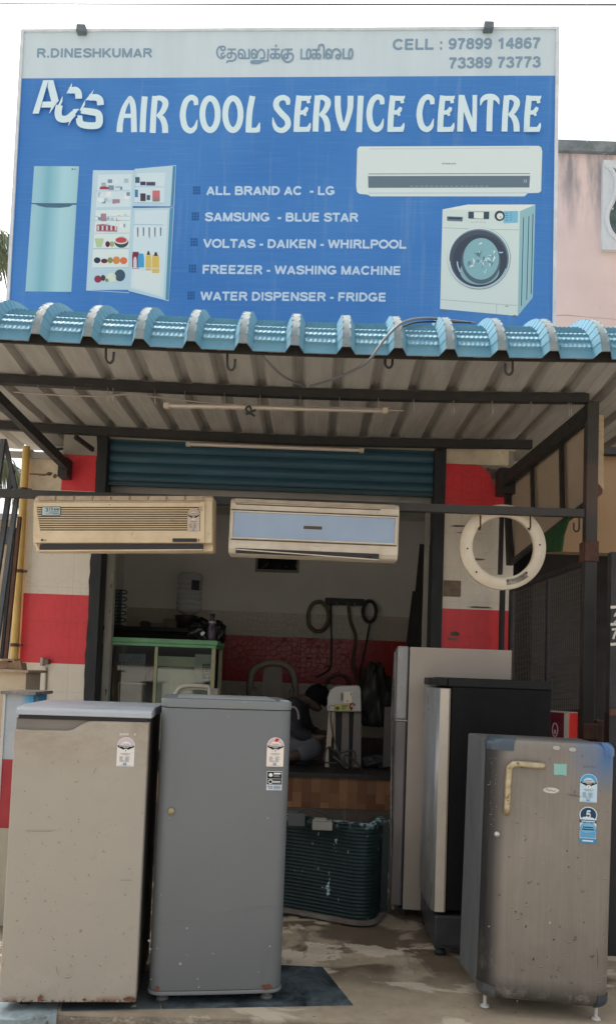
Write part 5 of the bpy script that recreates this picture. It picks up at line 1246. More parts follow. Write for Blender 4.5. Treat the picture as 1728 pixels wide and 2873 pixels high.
# ---- finned coil of an outdoor unit
cp = [onz(640, 2530, .02), onz(804, 2553, .02), onz(930, 2576, .02), onz(1000, 2588, .02)]
cx = [(p.x, p.y) for p in cp] + [(onz(1046, 2588, .02).x, onz(1046, 2588, .02).y + .02), (onz(1066, 2570, .02).x, onz(1066, 2570, .02).y + .03), (onz(1066, 2566, .02).x + .003, 4.36), (onz(1066, 2566, .02).x + .003, 4.46)]
cpath = cat2(cx, 8)
coil = thing('condenser_coil', 'dark green finned condenser coil bent round corner on the forecourt', 'condenser coil', (cx[2][0], cx[2][1], 0))
def coil_mat():
    t = NT('painted_green_fins'); x, y, z = t.xyz()
    c = t.mix(t.ramp(t.noise(3, 6, .7), .35, .65), (.005, .014, .015), (.012, .030, .031))
    c = t.mix(t.math('MULTIPLY', t.ramp(t.noise(60, 3, .6, t.map((1, 1, .2))), .5, .7), .3), c, (.022, .055, .053))
    c = t.mix(t.ramp(t.noise(17, 4, .6, t.map((1, 1, .5), (1.3, 4, 2)), .5), .655, .675), c, (.33, .48, .47))
    c = t.mix(t.math('MULTIPLY', t.ramp(z, .49, .54), t.ramp(t.noise(20, 4, .6), .5, .56)), c, (.3, .46, .46))
    return t.done(c, .5, .0, .35)
hcoil = .53; nr = 26; mb = MB(); zz = []
for r in range(nr):
    for t_, o_ in ((0, 0), (.32, 0), (.42, .0025), (.5, .0035), (.58, .0025), (.68, 0)): zz.append((.035 + (hcoil - .035) * (r + t_) / nr, o_))
zz.append((hcoil, 0)); k = len(cpath)
nrm = []
for i in range(k):
    a, b = cpath[max(i - 1, 0)], cpath[min(i + 1, k - 1)]; dx, dy = b[0] - a[0], b[1] - a[1]; l = math.hypot(dx, dy); nrm.append((dy / l, -dx / l))
rn = random.Random(8)
vs = [(cpath[i][0] + nrm[i][0] * o_, cpath[i][1] + nrm[i][1] * o_, z + (.004 * math.sin(i * 1.7) * (z > hcoil - .01))) for z, o_ in zz for i in range(k)]
mb.add(vs, [(j * k + i, j * k + i + 1, (j + 1) * k + i + 1, (j + 1) * k + i) for j in range(len(zz) - 1) for i in range(k - 1)], 0, True)
vb = [(cpath[i][0] - nrm[i][0] * .035, cpath[i][1] - nrm[i][1] * .035, z) for z in (.035, hcoil) for i in range(k)]
mb.add(vb, [(i, k + i, k + i + 1, i + 1) for i in range(k - 1)])
top = [vs[(len(zz) - 1) * k + i] for i in range(k)]; mb.add(top + vb[k:], [(i, i + 1, k + i + 1, k + i) for i in range(k - 1)])
mb.build('fins', coil_mat(), coil)
tray = [(x + nx * .025, y + ny * .025) for (x, y), (nx, ny) in zip(cpath, nrm)] + [(x - nx * .3, y - ny * .25) for (x, y), (nx, ny) in reversed(list(zip(cpath, nrm))[:k - 26])]
MB().prism([(x, y, .012) for x, y in tray][::-1], (0, 0, .02)).build('base_tray', worn('rusty_tin_tray', (.22, .2, .17), .6, 0, .5, 9, (.13, .1, .08)), coil)
bx = at(905, 2312, 4.23)
MB().box((bx.x - .055, 4.16, bx.z - .02), (bx.x + .05, 4.25, bx.z + .022)).box((bx.x - .045, 4.17, bx.z + .022), (bx.x + .02, 4.24, bx.z + .032)).build('junction_box', worn('dusty_white_box', (.33, .32, .28), .6), coil, bevel=.004)
bx2 = at(840, 2300, 4.27)
MB().box((bx2.x - .06, 4.24, bx2.z - .03), (bx2.x + .03, 4.33, bx2.z + .035)).build('junction_box', worn('dark_grey_box', (.10, .105, .105), .6), coil, bevel=.004)
MB().tube(cat([at(800, 2290, 4.3), at(830, 2282, 4.28), at(860, 2270, 4.27), at(900, 2280, 4.26), at(930, 2300, 4.25), at(938, 2318, 4.24)], 6), .005, 6).build('coil_wire', M_CABLE, coil)
for i in range(5): MB().box((cx[0][0] + .1 + i * .1, 4.36 - i * .025, .001), (cx[0][0] + .14 + i * .1, 4.40 - i * .025, .012)).build('foot', M_BLACK, coil)
ft = onz(975, 2597, 0); MB().lathe([(0, .022), (.018, .02), (.022, 0), (0, 0)], (ft.x, ft.y + .04, .0), n=12).build('foot', worn('brown_rubber', (.12, .09, .07), .8), coil)

# ---- air conditioners hanging from the rail
def hexagon(w, h, x0=0, z0=0, r=.02):
    pts = []
    for cx_, cz_, a0 in ((w / 2 - r, h / 2 - r, 0), (-w / 2 + r, h / 2 - r, 90), (-w / 2 + r, -h / 2 + r, 180), (w / 2 - r, -h / 2 + r, 270)):
        for i in range(5): pts.append((x0 + cx_ + r * math.cos(R(a0 + i * 22.5)), z0 + cz_ + r * math.sin(R(a0 + i * 22.5))))
    return pts
M_AC1 = worn('yellowed_ivory_plastic', (.75, .63, .44), .55, 0, .4, 5, (.60, .46, .28), (.25, .17, .1), 40, .70, spec=.4)
M_AC1D = worn('dusty_brown_plastic', (.5, .4, .29), .7, 0, .5, 9, (.32, .24, .17))
M_GROOVE = plain('dust_in_grooves', (.10, .065, .04), .9)
M_DISP = plain('dark_display', (.02, .02, .024), .3)
k1 = at(345, 1464, 4.12)
ac1 = thing('air_conditioner', 'yellowed ivory air conditioner with ribbed front hanging from rail at left', 'air conditioner', k1, rot=(0, R(-2.1), 0), group='indoor air conditioner units hung on the rail')
kk = 4.12 / 2200; W = 505 * kk
def zc_(y): return (1464 - y) * kk
def xc_(x): return (x - 345) * kk
prof = [(.006, zc_(1407)), (.018, .135), (.05, .150), (.20, .150), (.20, -.14), (.10, -.152), (.05, -.150), (.046, zc_(1527)), (.004, zc_(1524)), (.004, zc_(1505))]
body = MB().prism([(-W / 2, y, z) for y, z in prof], (W, 0, 0)).build('body', M_AC1, ac1, local=True, bevel=.006, fixn=True)
zs_ = [zc_(1424 + i * 6.4) for i in range(11)]
pts = [(-.004, zc_(1408)), (-.010, zc_(1411))]
for z in zs_: pts += [(-.011, z + .0036), (-.0035, z + .0030), (-.0035, z - .0030), (-.011, z - .0038)]
pts += [(-.011, zc_(1500)), (-.007, zc_(1511)), (-.005, zc_(1512)), (-.0055, zc_(1513)), (-.002, zc_(1523)), (.004, zc_(1523)), (.004, zc_(1408))]
xl, xr = xc_(95), xc_(577)
pan = MB(); n = len(pts); vs = [(xl, y, z) for y, z in pts] + [(xr, y, z) for y, z in pts]
for i in range(n):
    j = (i + 1) % n; m_ = 1 if (abs(pts[i][0] + .0035) < 1e-6 and abs(pts[j][0] + .0035) < 1e-6) else 0
    pan.add([vs[i], vs[j], vs[n + j], vs[n + i]], [(0, 1, 2, 3)], m_)
pan.add(vs[:n], [tuple(range(n))]); pan.add(vs[n:], [tuple(range(n))[::-1]])
pn = pan.build('front_panel', [M_AC1, M_GROOVE], ac1, local=True, fixn=True)
# plain margins closing the grooves at both ends
MB().prism([(x, -.0118, z) for x, z in ((xl, zc_(1409)), (xl + .012, zc_(1409)), (xl + .018, zc_(1440)), (xl + .042, zc_(1505)), (xl, zc_(1505)))][::-1], (0, .008, 0)).build('panel_margin', M_AC1, pn, local=True)
MB().prism([(x, -.0118, z) for x, z in ((xr - .022, zc_(1409)), (xr, zc_(1409)), (xr, zc_(1505)), (xr - .022, zc_(1505)))][::-1], (0, .008, 0)).build('panel_margin', M_AC1, pn, local=True)
tg = MB()
for i in range(9): tg.box((xl + .02 + i * .098, -.002, zc_(1403)), (xl + .108 + i * .098, .012, zc_(1390)))
tg.build('top_grille', M_AC1D, ac1, local=True, bevel=.002)
MB().box((xl + .03, .0035, zc_(1544)), (xr - .01, .03, zc_(1528))).build('outlet', plain('outlet_dark', (.03, .028, .028), .6), ac1, local=True)
MB().bar((xl + .03, .004, zc_(1546)), (xr - .01, .004, zc_(1543.5)), .006, .006).build('flap', M_AC1, ac1, local=True)
MB().prism([(xl + .001, .0, zc_(1526)), (xl + .012, .0, zc_(1526)), (xl + .032, .0, zc_(1545)), (xl + .022, .0, zc_(1545))][::-1], (0, .02, 0)).build('outlet_end', M_AC1, ac1, local=True)
MB().box((xc_(487), -.0075, zc_(1522)), (xc_(556), -.003, zc_(1512))).box((xc_(560), -.0075, zc_(1521)), (xc_(562), -.003, zc_(1513.5))).build('display', M_DISP, ac1, local=True)
A = Art(lambda u, v, l: V((u, -.0075 - l, v)), .001, .0002)
A.disc(xc_(120), zc_(1517), .0065, .0065, ink(70, 50, 45, 1.0), 14); A.text('LG', (xc_(125), zc_(1519.3)), (xc_(133), zc_(1519.3)), .008, ink(90, 70, 60, 1.0), lean=(0, 1)); A.build('logo', pn, local=True)
X0, Z0, X1, Z1 = xc_(118), zc_(1420), xc_(172), zc_(1449)
A = Art(lambda u, v, l: V((X0 + u * (X1 - X0), -.0125 - l, Z0 - v * (Z0 - Z1))), .001, .0002)
SB, SD, SL = ink(190, 205, 205, 1.0), ink(60, 80, 90, 1.0), ink(90, 130, 150, 1.0)
A.poly([(.03, .08), (.97, .05), (1, .12), (.99, .93), (.96, .98), (.03, .98), (0, .9), (0, .15)], SD); A.poly([(.05, .14), (.95, .11), (.965, .16), (.955, .88), (.93, .92), (.05, .92), (.03, .86), (.03, .2)], SB)
A.text('3', (.2, .58), (.34, .58), .4, SL, lean=(0, -1), th=.25)
for txt, p, q, cp_ in (('FR', (.4, .47), (.62, .47), .3),): A.text(txt, p, q, cp_, SD, lean=(0, -1), th=.14)
for x in (.66, .8): A.strip([(x + .02, .36), (x + .11, .36)] + [], .04, SD); A.strip(ell(x + .065, .36, .055, .105, 0, -310, 14), .04, SD)
A.strip([(.38, .62), (.9, .60)], .08, SL); A.strip([(.2, .8), (.5, .8)], .05, SL); A.strip([(.55, .8), (.9, .79)], .07, SD)
A.build('service_sticker', pn, local=True)
class _T: pass
MBk = WM[ac1.name]
energy_label(ac1, pn, (528, 1427), (561, 1493), tint=(205, 190, 172), top=(185, 165, 150), y0=-.012)
ds = MB(); rn = random.Random(4)
ds.prism([(xc_(522) + rn.uniform(-.004, .004) + .045 * (i in (4, 5, 6, 7)), -.0122, zc_(1425 + (i if i < 6 else 11 - i) * 14)) for i in range(0)] or [(xc_(560), -.0121, zc_(1420)), (xc_(572), -.0121, zc_(1421)), (xc_(571), -.0121, zc_(1436)), (xc_(561), -.0121, zc_(1432))], (0, .001, 0)).build('dust_patch', M_AC1D, pn, local=True)
# second unit
M_AC2 = worn('dirty_ivory_plastic', (.70, .63, .51), .5, 0, .4, 6, (.52, .44, .34), (.2, .15, .1), 36, .73)
M_BLUP = worn('powder_blue_panel', (.36, .47, .62), .55, 0, .3, 3, (.28, .38, .52), (.12, .15, .2), 48, .75)
k2 = at(881, 1483, 4.12)
ac2 = thing('air_conditioner', 'air conditioner with powder blue front panel hanging from the middle of rail', 'air conditioner', k2, rot=(0, R(.25), 0), group='indoor air conditioner units hung on the rail')
W = 478 * kk; H = .302
prof = [(-.002, .085), (.0, .118), (.012, .138), (.035, .150), (.20, .150), (.20, -.14), (.12, -.152), (.03, -.150), (.012, -.145), (-.004, -.125), (-.008, -.10), (-.004, -.075)]
MB().prism([(-W / 2, y, z) for y, z in prof], (W, 0, 0)).build('body', M_AC2, ac2, local=True, bevel=.005, fixn=True)
MB().box((-W / 2 + .022, -.004, .124), (W / 2 - .022, .03, .1445)).build('top_grille', worn('dusty_tan_grille', (.33, .27, .2), .8, 0, .5, 12, (.5, .44, .34), stretch=(1, 1, 6)), ac2, local=True, bevel=.003)
MB().box((-W / 2 + .03, -.0045, .112), (W / 2 - .10, .0, .1165)).build('groove', M_GROOVE, ac2, local=True)
fx, fz0, fz1 = W / 2 - .010, -.072, .078
fm = MB()
for lo, hi in (((-fx, fz1 - .008), (fx, fz1)), ((-fx, fz0), (fx, fz0 + .008)), ((-fx, fz0 + .008), (-fx + .010, fz1 - .008)), ((fx - .010, fz0 + .008), (fx, fz1 - .008))): fm.box((lo[0], -.016, lo[1]), (hi[0], .004, hi[1]))
fr2 = fm.build('panel_frame', M_AC2, ac2, local=True, bevel=.002)
MB().box((-fx - .004, -.0105, fz1 + .0025), (fx + .004, -.001, fz1 + .006)).box((-fx, -.0105, fz0 - .006), (fx, -.001, fz0 - .0025)).build('groove', M_GROOVE, ac2, local=True)
bp = MB().box((-fx + .011, -.010, fz0 + .009), (fx - .011, .0, fz1 - .009)).build('front_panel', M_BLUP, ac2, local=True)
MB().box((-.058, -.0125, -.009), (.044, -.0095, .0125)).build('name_plate_rim', M_AC2, bp, local=True)
MB().box((-.056, -.0135, -.007), (.042, -.012, .0105)).build('name_plate', worn('brown_display', (.075, .06, .055), .35), bp, local=True)
MB().box((-W / 2 + .04, -.009, -.146), (W / 2 - .10, .02, -.122)).build('outlet', plain('outlet_dark', (.03, .028, .028), .6), ac2, local=True)
MB().bar((-W / 2 + .043, -.013, -.130), (W / 2 - .105, -.013, -.155), .016, .005).build('flap', M_AC2, ac2, local=True)
MB().box((W / 2 - .155, -.016, -.150), (W / 2 - .14, -.004, -.138)).build('flap_clip', M_BLACK, ac2, local=True)
MB().box((.0, -.0115, -.099), (.05, -.008, -.093)).build('latch', worn('pale_latch', (.6, .58, .5), .5), ac2, local=True)

# ---- white ring hooked on the rail
rc = at(1410, 1535, 4.42); kr = 4.42 / 2200
ring = thing('drum_ring', 'white round plastic washing machine ring hung from the rail by right pillar', 'ring', rc)
ro, ri = 122 * kr, 87 * kr
prof = [(ri, .018), (ri, -.006), (ri + .004, -.012), (ri + .028, -.017), (ro - .018, -.012), (ro - .014, -.008), (ro - .004, -.006), (ro, .0), (ro, .018), (ri, .018)]
M_RING = worn('aged_white_plastic', (.82, .73, .58), .45, 0, .35, 5, (.68, .58, .44), (.2, .14, .09), 40, .74)
mb = MB().lathe(prof, rc, 'y', 64)
mb.build('rim', M_RING, ring)
def rp(a, r, y=-.02): return rc + V((r * math.cos(R(a)), y, r * math.sin(R(a))))
for a, r in ((185, .205), (5, .205), (225, .212)): 
    p = rp(a, r, -.016); MB().lathe([(0, -.002), (.005, -.002), (.006, .004)], p, 'y', 10).build('screw_hole', M_BLACK, ring)
mb = MB()
for j in range(2): pass
band = [rp(a, ri + .012, -.019) for a in range(-84, -44, 5)] + [rp(a, ro - .026, -.0185) for a in range(-49, -89, -5)]
lt = MB().prism(band, (0, .006, 0)).build('latch_plate', worn('grimy_latch_metal', (.36, .33, .27), .45, .3, .6, 20, (.16, .14, .11)), ring)
z_ = MB().tube([rp(a, ri + .02 + .006 * (i % 2), -.021) for i, a in enumerate(range(-76, -50, 4))], .0028, 6)
for a in (-82, -48): z_.lathe([(0, -.004), (.007, -.004), (.008, .002)], rp(a, ri + .02, -.019), 'y', 12)
z_.build('latch_spring', worn('dark_spring', (.1, .095, .085), .5), lt)
for px in (1347, 1487):
    a, b = at(px, 1446, 4.37), at(px, 1478, 4.37); MB().tube([a, b, b + V((0, .02, -.012)), b + V((0, .04, -.004)), b + V((0, .045, .012))], .005, 6).build('rail_hook', M_RUST, ring)
# ================================================================== INSIDE THE SHOP
def applied(o):
    dg = bpy.context.evaluated_depsgraph_get(); dg.update()
    me = bpy.data.meshes.new_from_object(o.evaluated_get(dg)); old = o.data
    o.modifiers.clear(); o.data = me; bpy.data.meshes.remove(old); return o
def skinned(name, nodes, edges, m, parent, sub=2):
    """nodes: name -> (point, radius); the first is the root"""
    names = list(nodes); me = bpy.data.meshes.new(name); o = bpy.data.objects.new(name, me); COL.objects.link(o)
    inv = WM[parent.name].inverted()
    me.from_pydata([tuple(inv @ V(nodes[k][0])) for k in names], [(names.index(a), names.index(b)) for a, b in edges], [])
    sk = o.modifiers.new('skin', 'SKIN'); sk.use_smooth_shade = True
    for i, k in enumerate(names):
        r = nodes[k][1]; r = r if isinstance(r, tuple) else (r, r)
        me.skin_vertices[0].data[i].radius = r; me.skin_vertices[0].data[i].use_root = (i == 0)
    s = o.modifiers.new('sub', 'SUBSURF'); s.levels = sub; s.render_levels = sub
    applied(o); o.data.materials.append(m)
    for p in o.data.polygons: p.use_smooth = True
    o.parent = parent; WM[o.name] = WM[parent.name].copy(); return o
M_SKIN = worn('brown_skin', (.045, .025, .017), .7, 0, .15, 6, (.035, .018, .012))
M_SHIRT = worn('dark_navy_shirt', (.010, .011, .015), .9, 0, .4, 9, (.018, .019, .024))
M_TROUS = worn('grey_trousers', (.075, .078, .085), .9, 0, .4, 8, (.07, .072, .08), bump=.2, bs=40)
M_HAIR = worn('black_hair', (.004, .004, .0045), .85, 0, .4, 30, (.006, .006, .006), bump=.4, bs=60, spec=.05)
pe = thing('person', 'person in dark shirt and grey trousers sitting cross legged with head bowed on shop floor', 'person', at(815, 2110, 5.8))
J_ = {'pelvis': (at(800, 2090, 5.86), (.135, .125)), 'belly': (at(802, 2050, 5.86), (.135, .12)), 'chest': (at(818, 2000, 5.84), (.145, .12)), 'collar': (at(838, 1972, 5.83), (.085, .075)), 'neck': (at(856, 1965, 5.82), .052),
      'skull': (at(876, 1960, 5.81), (.078, .085)), 'face': (at(890, 1972, 5.79), (.068, .07)), 'nose': (at(899, 1990, 5.77), .016), 'chin': (at(884, 1996, 5.79), .035),
      'sh_n': (at(822, 1985, 5.68), .06), 'el_n': (at(832, 2058, 5.60), .042), 'wr_n': (at(886, 2072, 5.58), .028), 'hd_n': (at(903, 2072, 5.58), .028),
      'sh_f': (at(834, 1982, 5.99), .06), 'el_f': (at(864, 2050, 6.02), .042), 'wr_f': (at(898, 2058, 5.86), .028), 'hd_f': (at(912, 2060, 5.82), .028),
      'hip_n': (at(808, 2100, 5.74), .09), 'kn_n': (at(890, 2097, 5.56), .062), 'an_n': (at(830, 2120, 5.48), .042), 'to_n': (at(806, 2126, 5.47), .035),
      'hip_f': (at(812, 2092, 5.98), .09), 'kn_f': (at(884, 2085, 6.12), .062), 'an_f': (at(850, 2105, 5.74), .042), 'to_f': (at(872, 2108, 5.68), .035)}
Ed = [('pelvis', 'belly'), ('belly', 'chest'), ('chest', 'collar'), ('collar', 'neck'), ('neck', 'skull'), ('skull', 'face'), ('face', 'nose'), ('face', 'chin'),
      ('chest', 'sh_n'), ('sh_n', 'el_n'), ('el_n', 'wr_n'), ('wr_n', 'hd_n'), ('chest', 'sh_f'), ('sh_f', 'el_f'), ('el_f', 'wr_f'), ('wr_f', 'hd_f'),
      ('pelvis', 'hip_n'), ('hip_n', 'kn_n'), ('kn_n', 'an_n'), ('an_n', 'to_n'), ('pelvis', 'hip_f'), ('hip_f', 'kn_f'), ('kn_f', 'an_f'), ('an_f', 'to_f')]
for s, sg in (('n', 1), ('f', -1)):
    h0 = J_['hd_' + s][0]
    for k in range(4):
        d = V((.035 + .004 * (1 - abs(k - 1.3)), (-.024 + .016 * k), -.012)); J_['f%d%s' % (k, s)] = (h0 + d, .0095); J_['g%d%s' % (k, s)] = (h0 + d + V((.022, 0, -.022)), .0085)
        Ed += [('hd_' + s, 'f%d%s' % (k, s)), ('f%d%s' % (k, s), 'g%d%s' % (k, s))]
    J_['t' + s] = (h0 + V((.012, -.03 * sg, .02)), .0105); J_['u' + s] = (h0 + V((.035, -.034 * sg, .012)), .009); Ed += [('hd_' + s, 't' + s), ('t' + s, 'u' + s)]
body = skinned('body', J_, Ed, M_SKIN, pe)
def grow(keys, extra): return {k: (J_[k][0], tuple(x + extra for x in (J_[k][1] if isinstance(J_[k][1], tuple) else (J_[k][1],) * 2))) for k in keys}
sn = grow(['chest', 'belly', 'pelvis', 'collar', 'sh_n', 'sh_f'], .014)
for s in 'nf': p, q = J_['sh_' + s][0], J_['el_' + s][0]; sn['mid_' + s] = (q, .055); sn['cuff_' + s] = (q + (J_['wr_' + s][0] - q) * .9, .038)
skinned('shirt', sn, [('chest', 'belly'), ('belly', 'pelvis'), ('chest', 'collar'), ('chest', 'sh_n'), ('sh_n', 'mid_n'), ('mid_n', 'cuff_n'), ('chest', 'sh_f'), ('sh_f', 'mid_f'), ('mid_f', 'cuff_f')], M_SHIRT, pe)
skinned('trousers', grow(['pelvis', 'hip_n', 'kn_n', 'an_n', 'hip_f', 'kn_f', 'an_f'], .018), [('pelvis', 'hip_n'), ('hip_n', 'kn_n'), ('kn_n', 'an_n'), ('pelvis', 'hip_f'), ('hip_f', 'kn_f'), ('kn_f', 'an_f')], M_TROUS, pe)
hc = at(889, 1956, 5.80)
def hairfn(u, v):
    th = u * 2 * math.pi; ph = v * math.pi * .60
    p = V((math.sin(ph) * math.cos(th) * .092, math.sin(ph) * math.sin(th) * .084, math.cos(ph) * .10)); p *= 1 + .03 * math.sin(9 * th) * math.sin(ph)
    return hc + Matrix.Rotation(R(28), 3, 'Y') @ p
MB().grid(hairfn, 28, 14).build('hair', M_HAIR, pe)
MB().tube(cat([at(808, 1986, 5.60), at(826, 1984, 5.60), at(836, 1998, 5.59), at(838, 2018, 5.59)], 5), .008, 6).build('sleeve_trim', worn('pale_trim', (.3, .26, .23), .8), pe)

# plastic chair at the back
ch = thing('plastic_chair', 'brown moulded plastic armchair in the dim shop behind the grey fridge', 'chair', at(765, 2040, 6.6))
M_CHAIR = worn('dusty_brown_plastic_chair', (.17, .14, .11), .5, 0, .3, 8, (.12, .10, .08))
CY = 6.7
def cpx(x, y, dy=0): return at(x, y, CY + dy)
MB().tube(cat([cpx(702, 1990), cpx(702, 1920), cpx(712, 1880), cpx(740, 1864), cpx(768, 1860), cpx(796, 1864), cpx(818, 1882), cpx(828, 1920), cpx(828, 1990)], 6), .032, 10).build('back_frame', M_CHAIR, ch)
bk = [cpx(744, 1868), cpx(790, 1868), cpx(792, 1900), cpx(786, 1985), cpx(738, 1985), cpx(738, 1900)]
MB().prism(bk, (0, .014, 0)).build('backrest', M_CHAIR, ch)
zf = PZ; se = cpx(765, 1990); xs0, xs1 = cpx(706, 1990).x, cpx(824, 1990).x
MB().box((xs0, CY - .40, se.z - .02), (xs1, CY + .02, se.z)).build('seat', M_CHAIR, ch, bevel=.008)
for x in (xs0 + .02, xs1 - .02):
    MB().tube([V((x, CY - .02, se.z + .18)), V((x, CY - .36, se.z + .17)), V((x, CY - .39, se.z))], .016, 8).build('arm', M_CHAIR, ch)
    for y in (CY - .37, CY): MB().bar((x, y, PZ + .002), (x, y, se.z - .02), .03, .03).build('leg', M_CHAIR, ch, bevel=.004)

# counter of glass and pale green wood
CYF = 5.78
cb = thing('display_cabinet', 'glass fronted display counter with green painted top just inside the doorway', 'cabinet', at(450, 1990, CYF + .2))
tl, tr_ = at(303, 1785, CYF), at(612, 1802, CYF)
M_GTOP = worn('worn_green_top', (.16, .38, .19), .5, 0, .4, 6, (.11, .27, .15), (.5, .52, .4), 36, .74)
M_PGR = worn('pale_green_post', (.36, .37, .22), .6, 0, .3, 8, (.26, .27, .16))
zt_ = tl.z - .004
MB().box((tl.x, CYF - .02, zt_ - .034), (tr_.x, CYF + .5, zt_)).box((tl.x + .01, CYF - .016, zt_ - .058), (tr_.x - .01, CYF + .49, zt_ - .0345)).build('top_board', [M_GTOP], cb, bevel=.004)
xl_, xr_ = at(288, 1850, CYF).x, at(599, 1880, CYF).x
for x in (at(290, 1850, CYF).x, at(598, 1880, CYF).x): MB().box((x - .014, CYF - .012, PZ), (x + .014, CYF + .03, zt_ - .059)).build('post', M_PGR, cb)
for x in (xl_ + .05, xr_): MB().box((x - .014, CYF + .44, PZ), (x + .014, CYF + .48, zt_ - .059)).build('post', M_PGR, cb)
MB().box((xl_ + .016, CYF - .008, PZ), (xl_ + .05, CYF + .06, zt_ - .059)).build('side_board', worn('dark_brown_board', (.05, .04, .033), .7), cb)
mx = at(436, 1900, CYF).x; MB().box((mx - .01, CYF - .010, PZ), (mx + .012, CYF + .02, zt_ - .059)).build('post', M_PGR, cb)
_g = NT('window_glass'); _tr = _g.n('ShaderNodeBsdfTransparent'); _tr.inputs[0].default_value = (.86, .9, .87, 1); _gl = _g.n('ShaderNodeBsdfGlossy'); _gl.inputs['Roughness'].default_value = .03
_fr = _g.n('ShaderNodeFresnel'); _fr.inputs[0].default_value = 1.7; _mx = _g.n('ShaderNodeMixShader'); _g.l(_fr.outputs[0], _mx.inputs[0]); _g.l(_tr.outputs[0], _mx.inputs[1]); _g.l(_gl.outputs[0], _mx.inputs[2])
_g.l(_mx.outputs[0], _g.t.nodes['Material Output'].inputs['Surface']); M_GLASS = _g.m
MB().box((xl_ + .051, CYF + .003, PZ + .05), (mx - .011, CYF + .007, zt_ - .06)).build('glass_pane', M_GLASS, cb)
MB().box((mx + .013, CYF + .003, PZ + .05), (xr_ - .016, CYF + .007, zt_ - .06)).build('glass_pane', M_GLASS, cb)
MB().box((xl_ + .05, CYF + .05, PZ + .02), (xr_, CYF + .43, PZ + .05)).build('bottom_board', worn('brown_shelf', (.08, .06, .045), .7), cb)
za, zb_ = at(360, 1880, CYF + .1).z, at(360, 1985, CYF + .1).z
MB().box((xl_ + .06, CYF + .08, za - .28), (mx - .03, CYF + .40, za - .27)).build('shelf', plain('glass_shelf', (.2, .25, .25), .1), cb)
dv = thing('black_appliance', 'black boxed appliance with blue strip inside left half of glass counter', 'appliance', at(385, 1900, CYF + .12))
a0, a1 = at(332, 1985, CYF + .1), at(412, 1832, CYF + .1)
MB().box((a0.x, CYF + .1, PZ + .052), (a1.x, CYF + .4, a1.z)).build('case', worn('black_case', (.02, .021, .023), .35), dv, bevel=.006)
b0, b1 = at(334, 1858, CYF + .09), at(410, 1836, CYF + .09); MB().box((b0.x, CYF + .092, b0.z), (b1.x, CYF + .0995, b1.z)).build('display', worn('slate_blue_strip', (.10, .12, .16), .3), dv)
bb = MB()
for i in range(7): q = at(340 + i * 10, 1862, CYF + .09); bb.box((q.x, CYF + .094, q.z - .006), (q.x + .014, CYF + .099, q.z + .002))
bb.build('button', plain('pale_buttons', (.3, .3, .3), .5), dv)
MB().bar(at(334, 1916, CYF + .09), at(411, 1919, CYF + .09), .006, .006).bar(at(334, 1916, CYF + .09), at(334, 1980, CYF + .09), .006, .006).build('silver_edge', plain('silver_trim', (.45, .45, .45), .3, .7), dv)
cp_ = thing('cream_panel', 'cream grooved door panel standing inside right half of the glass counter', 'panel', at(500, 1980, CYF + .14))
c0, c1 = at(440, 1840, CYF + .14), at(548, 1985, CYF + .14)
M_CPAN = worn('cream_panel_paint', (.68, .68, .54), .6, 0, .25, 5, (.58, .57, .45))
MB().box((c0.x, CYF + .14, PZ + .052), (c1.x, CYF + .18, c0.z)).build('board', M_CPAN, cp_, bevel=.003)
mb = MB()
for i in range(8): mb.box((c0.x + .02 + i * .034, CYF + .136, PZ + .06), (c0.x + .04 + i * .034, CYF + .1395, at(500, 1905, CYF + .14).z))
mb.build('ribs', M_CPAN, cp_)
e0 = at(440, 1868, CYF + .13); MB().box((c0.x, CYF + .130, e0.z - .02), (c1.x, CYF + .1395, e0.z)).build('handle_slot', worn('dark_slot', (.12, .12, .10), .7), cp_)
ps = thing('printed_sheet', 'pale printed paper sheet with letters behind right end of counter glass', 'paper', at(572, 1900, CYF + .05))
s0, s1 = at(548, 1835, CYF + .06), at(593, 1970, CYF + .06)
MB().box((s0.x, CYF + .06, s1.z), (s1.x, CYF + .0625, s0.z)).build('sheet', worn('pale_paper', (.48, .50, .46), .8, 0, .3, 8, (.36, .38, .36)), ps)
A = Art(lambda px, py, l: at(px, py, CYF + .0595 - l), .0006, .0002)
GP = ink(110, 116, 110, .9); A.rect(568, 1862, 590, 1905, GP); A.rect(574, 1868, 588, 1890, ink(196, 190, 178, .9)); A.text('E', (576, 1886), (587, 1886), 15, ink(150, 80, 55, .9)); A.text('T', (575, 1908), (589, 1908), 14, ink(190, 194, 186, .9)); A.rect(566, 1912, 592, 1930, GP); A.build('lettering', ps)
# curved white frame leaning in front of the counter
wf_ = MB().tube(cat([at(478, 1966, 5.2), at(490, 1950, 5.2), at(505, 1930, 5.2), at(525, 1924, 5.2), at(560, 1924, 5.2), at(588, 1927, 5.2)], 6) , .014, 8).tube(cat([at(482, 1968, 5.22), at(505, 1940, 5.22), at(525, 1933, 5.22), at(560, 1932, 5.22), at(588, 1934, 5.22)], 6), .010, 8).tube([at(588, 1928, 5.2), at(588, 2120, 5.2)], .012, 8).tube([at(480, 1966, 5.2), at(470, 2120, 5.2)], .012, 8).build('appliance_frame', worn('off_white_plastic', (.52, .5, .42), .45)); tag(wf_, 'curved off white plastic frame standing behind the grey fridge', 'frame')
wx = MB().box(at(590, 1990, 5.25) , at(612, 1932, 5.25) + V((0, .03, 0))).build('white_box', worn('dull_pinkish_box', (.42, .35, .3), .7), bevel=.003); tag(wx, 'small pale box edge standing at right end of glass counter', 'box')
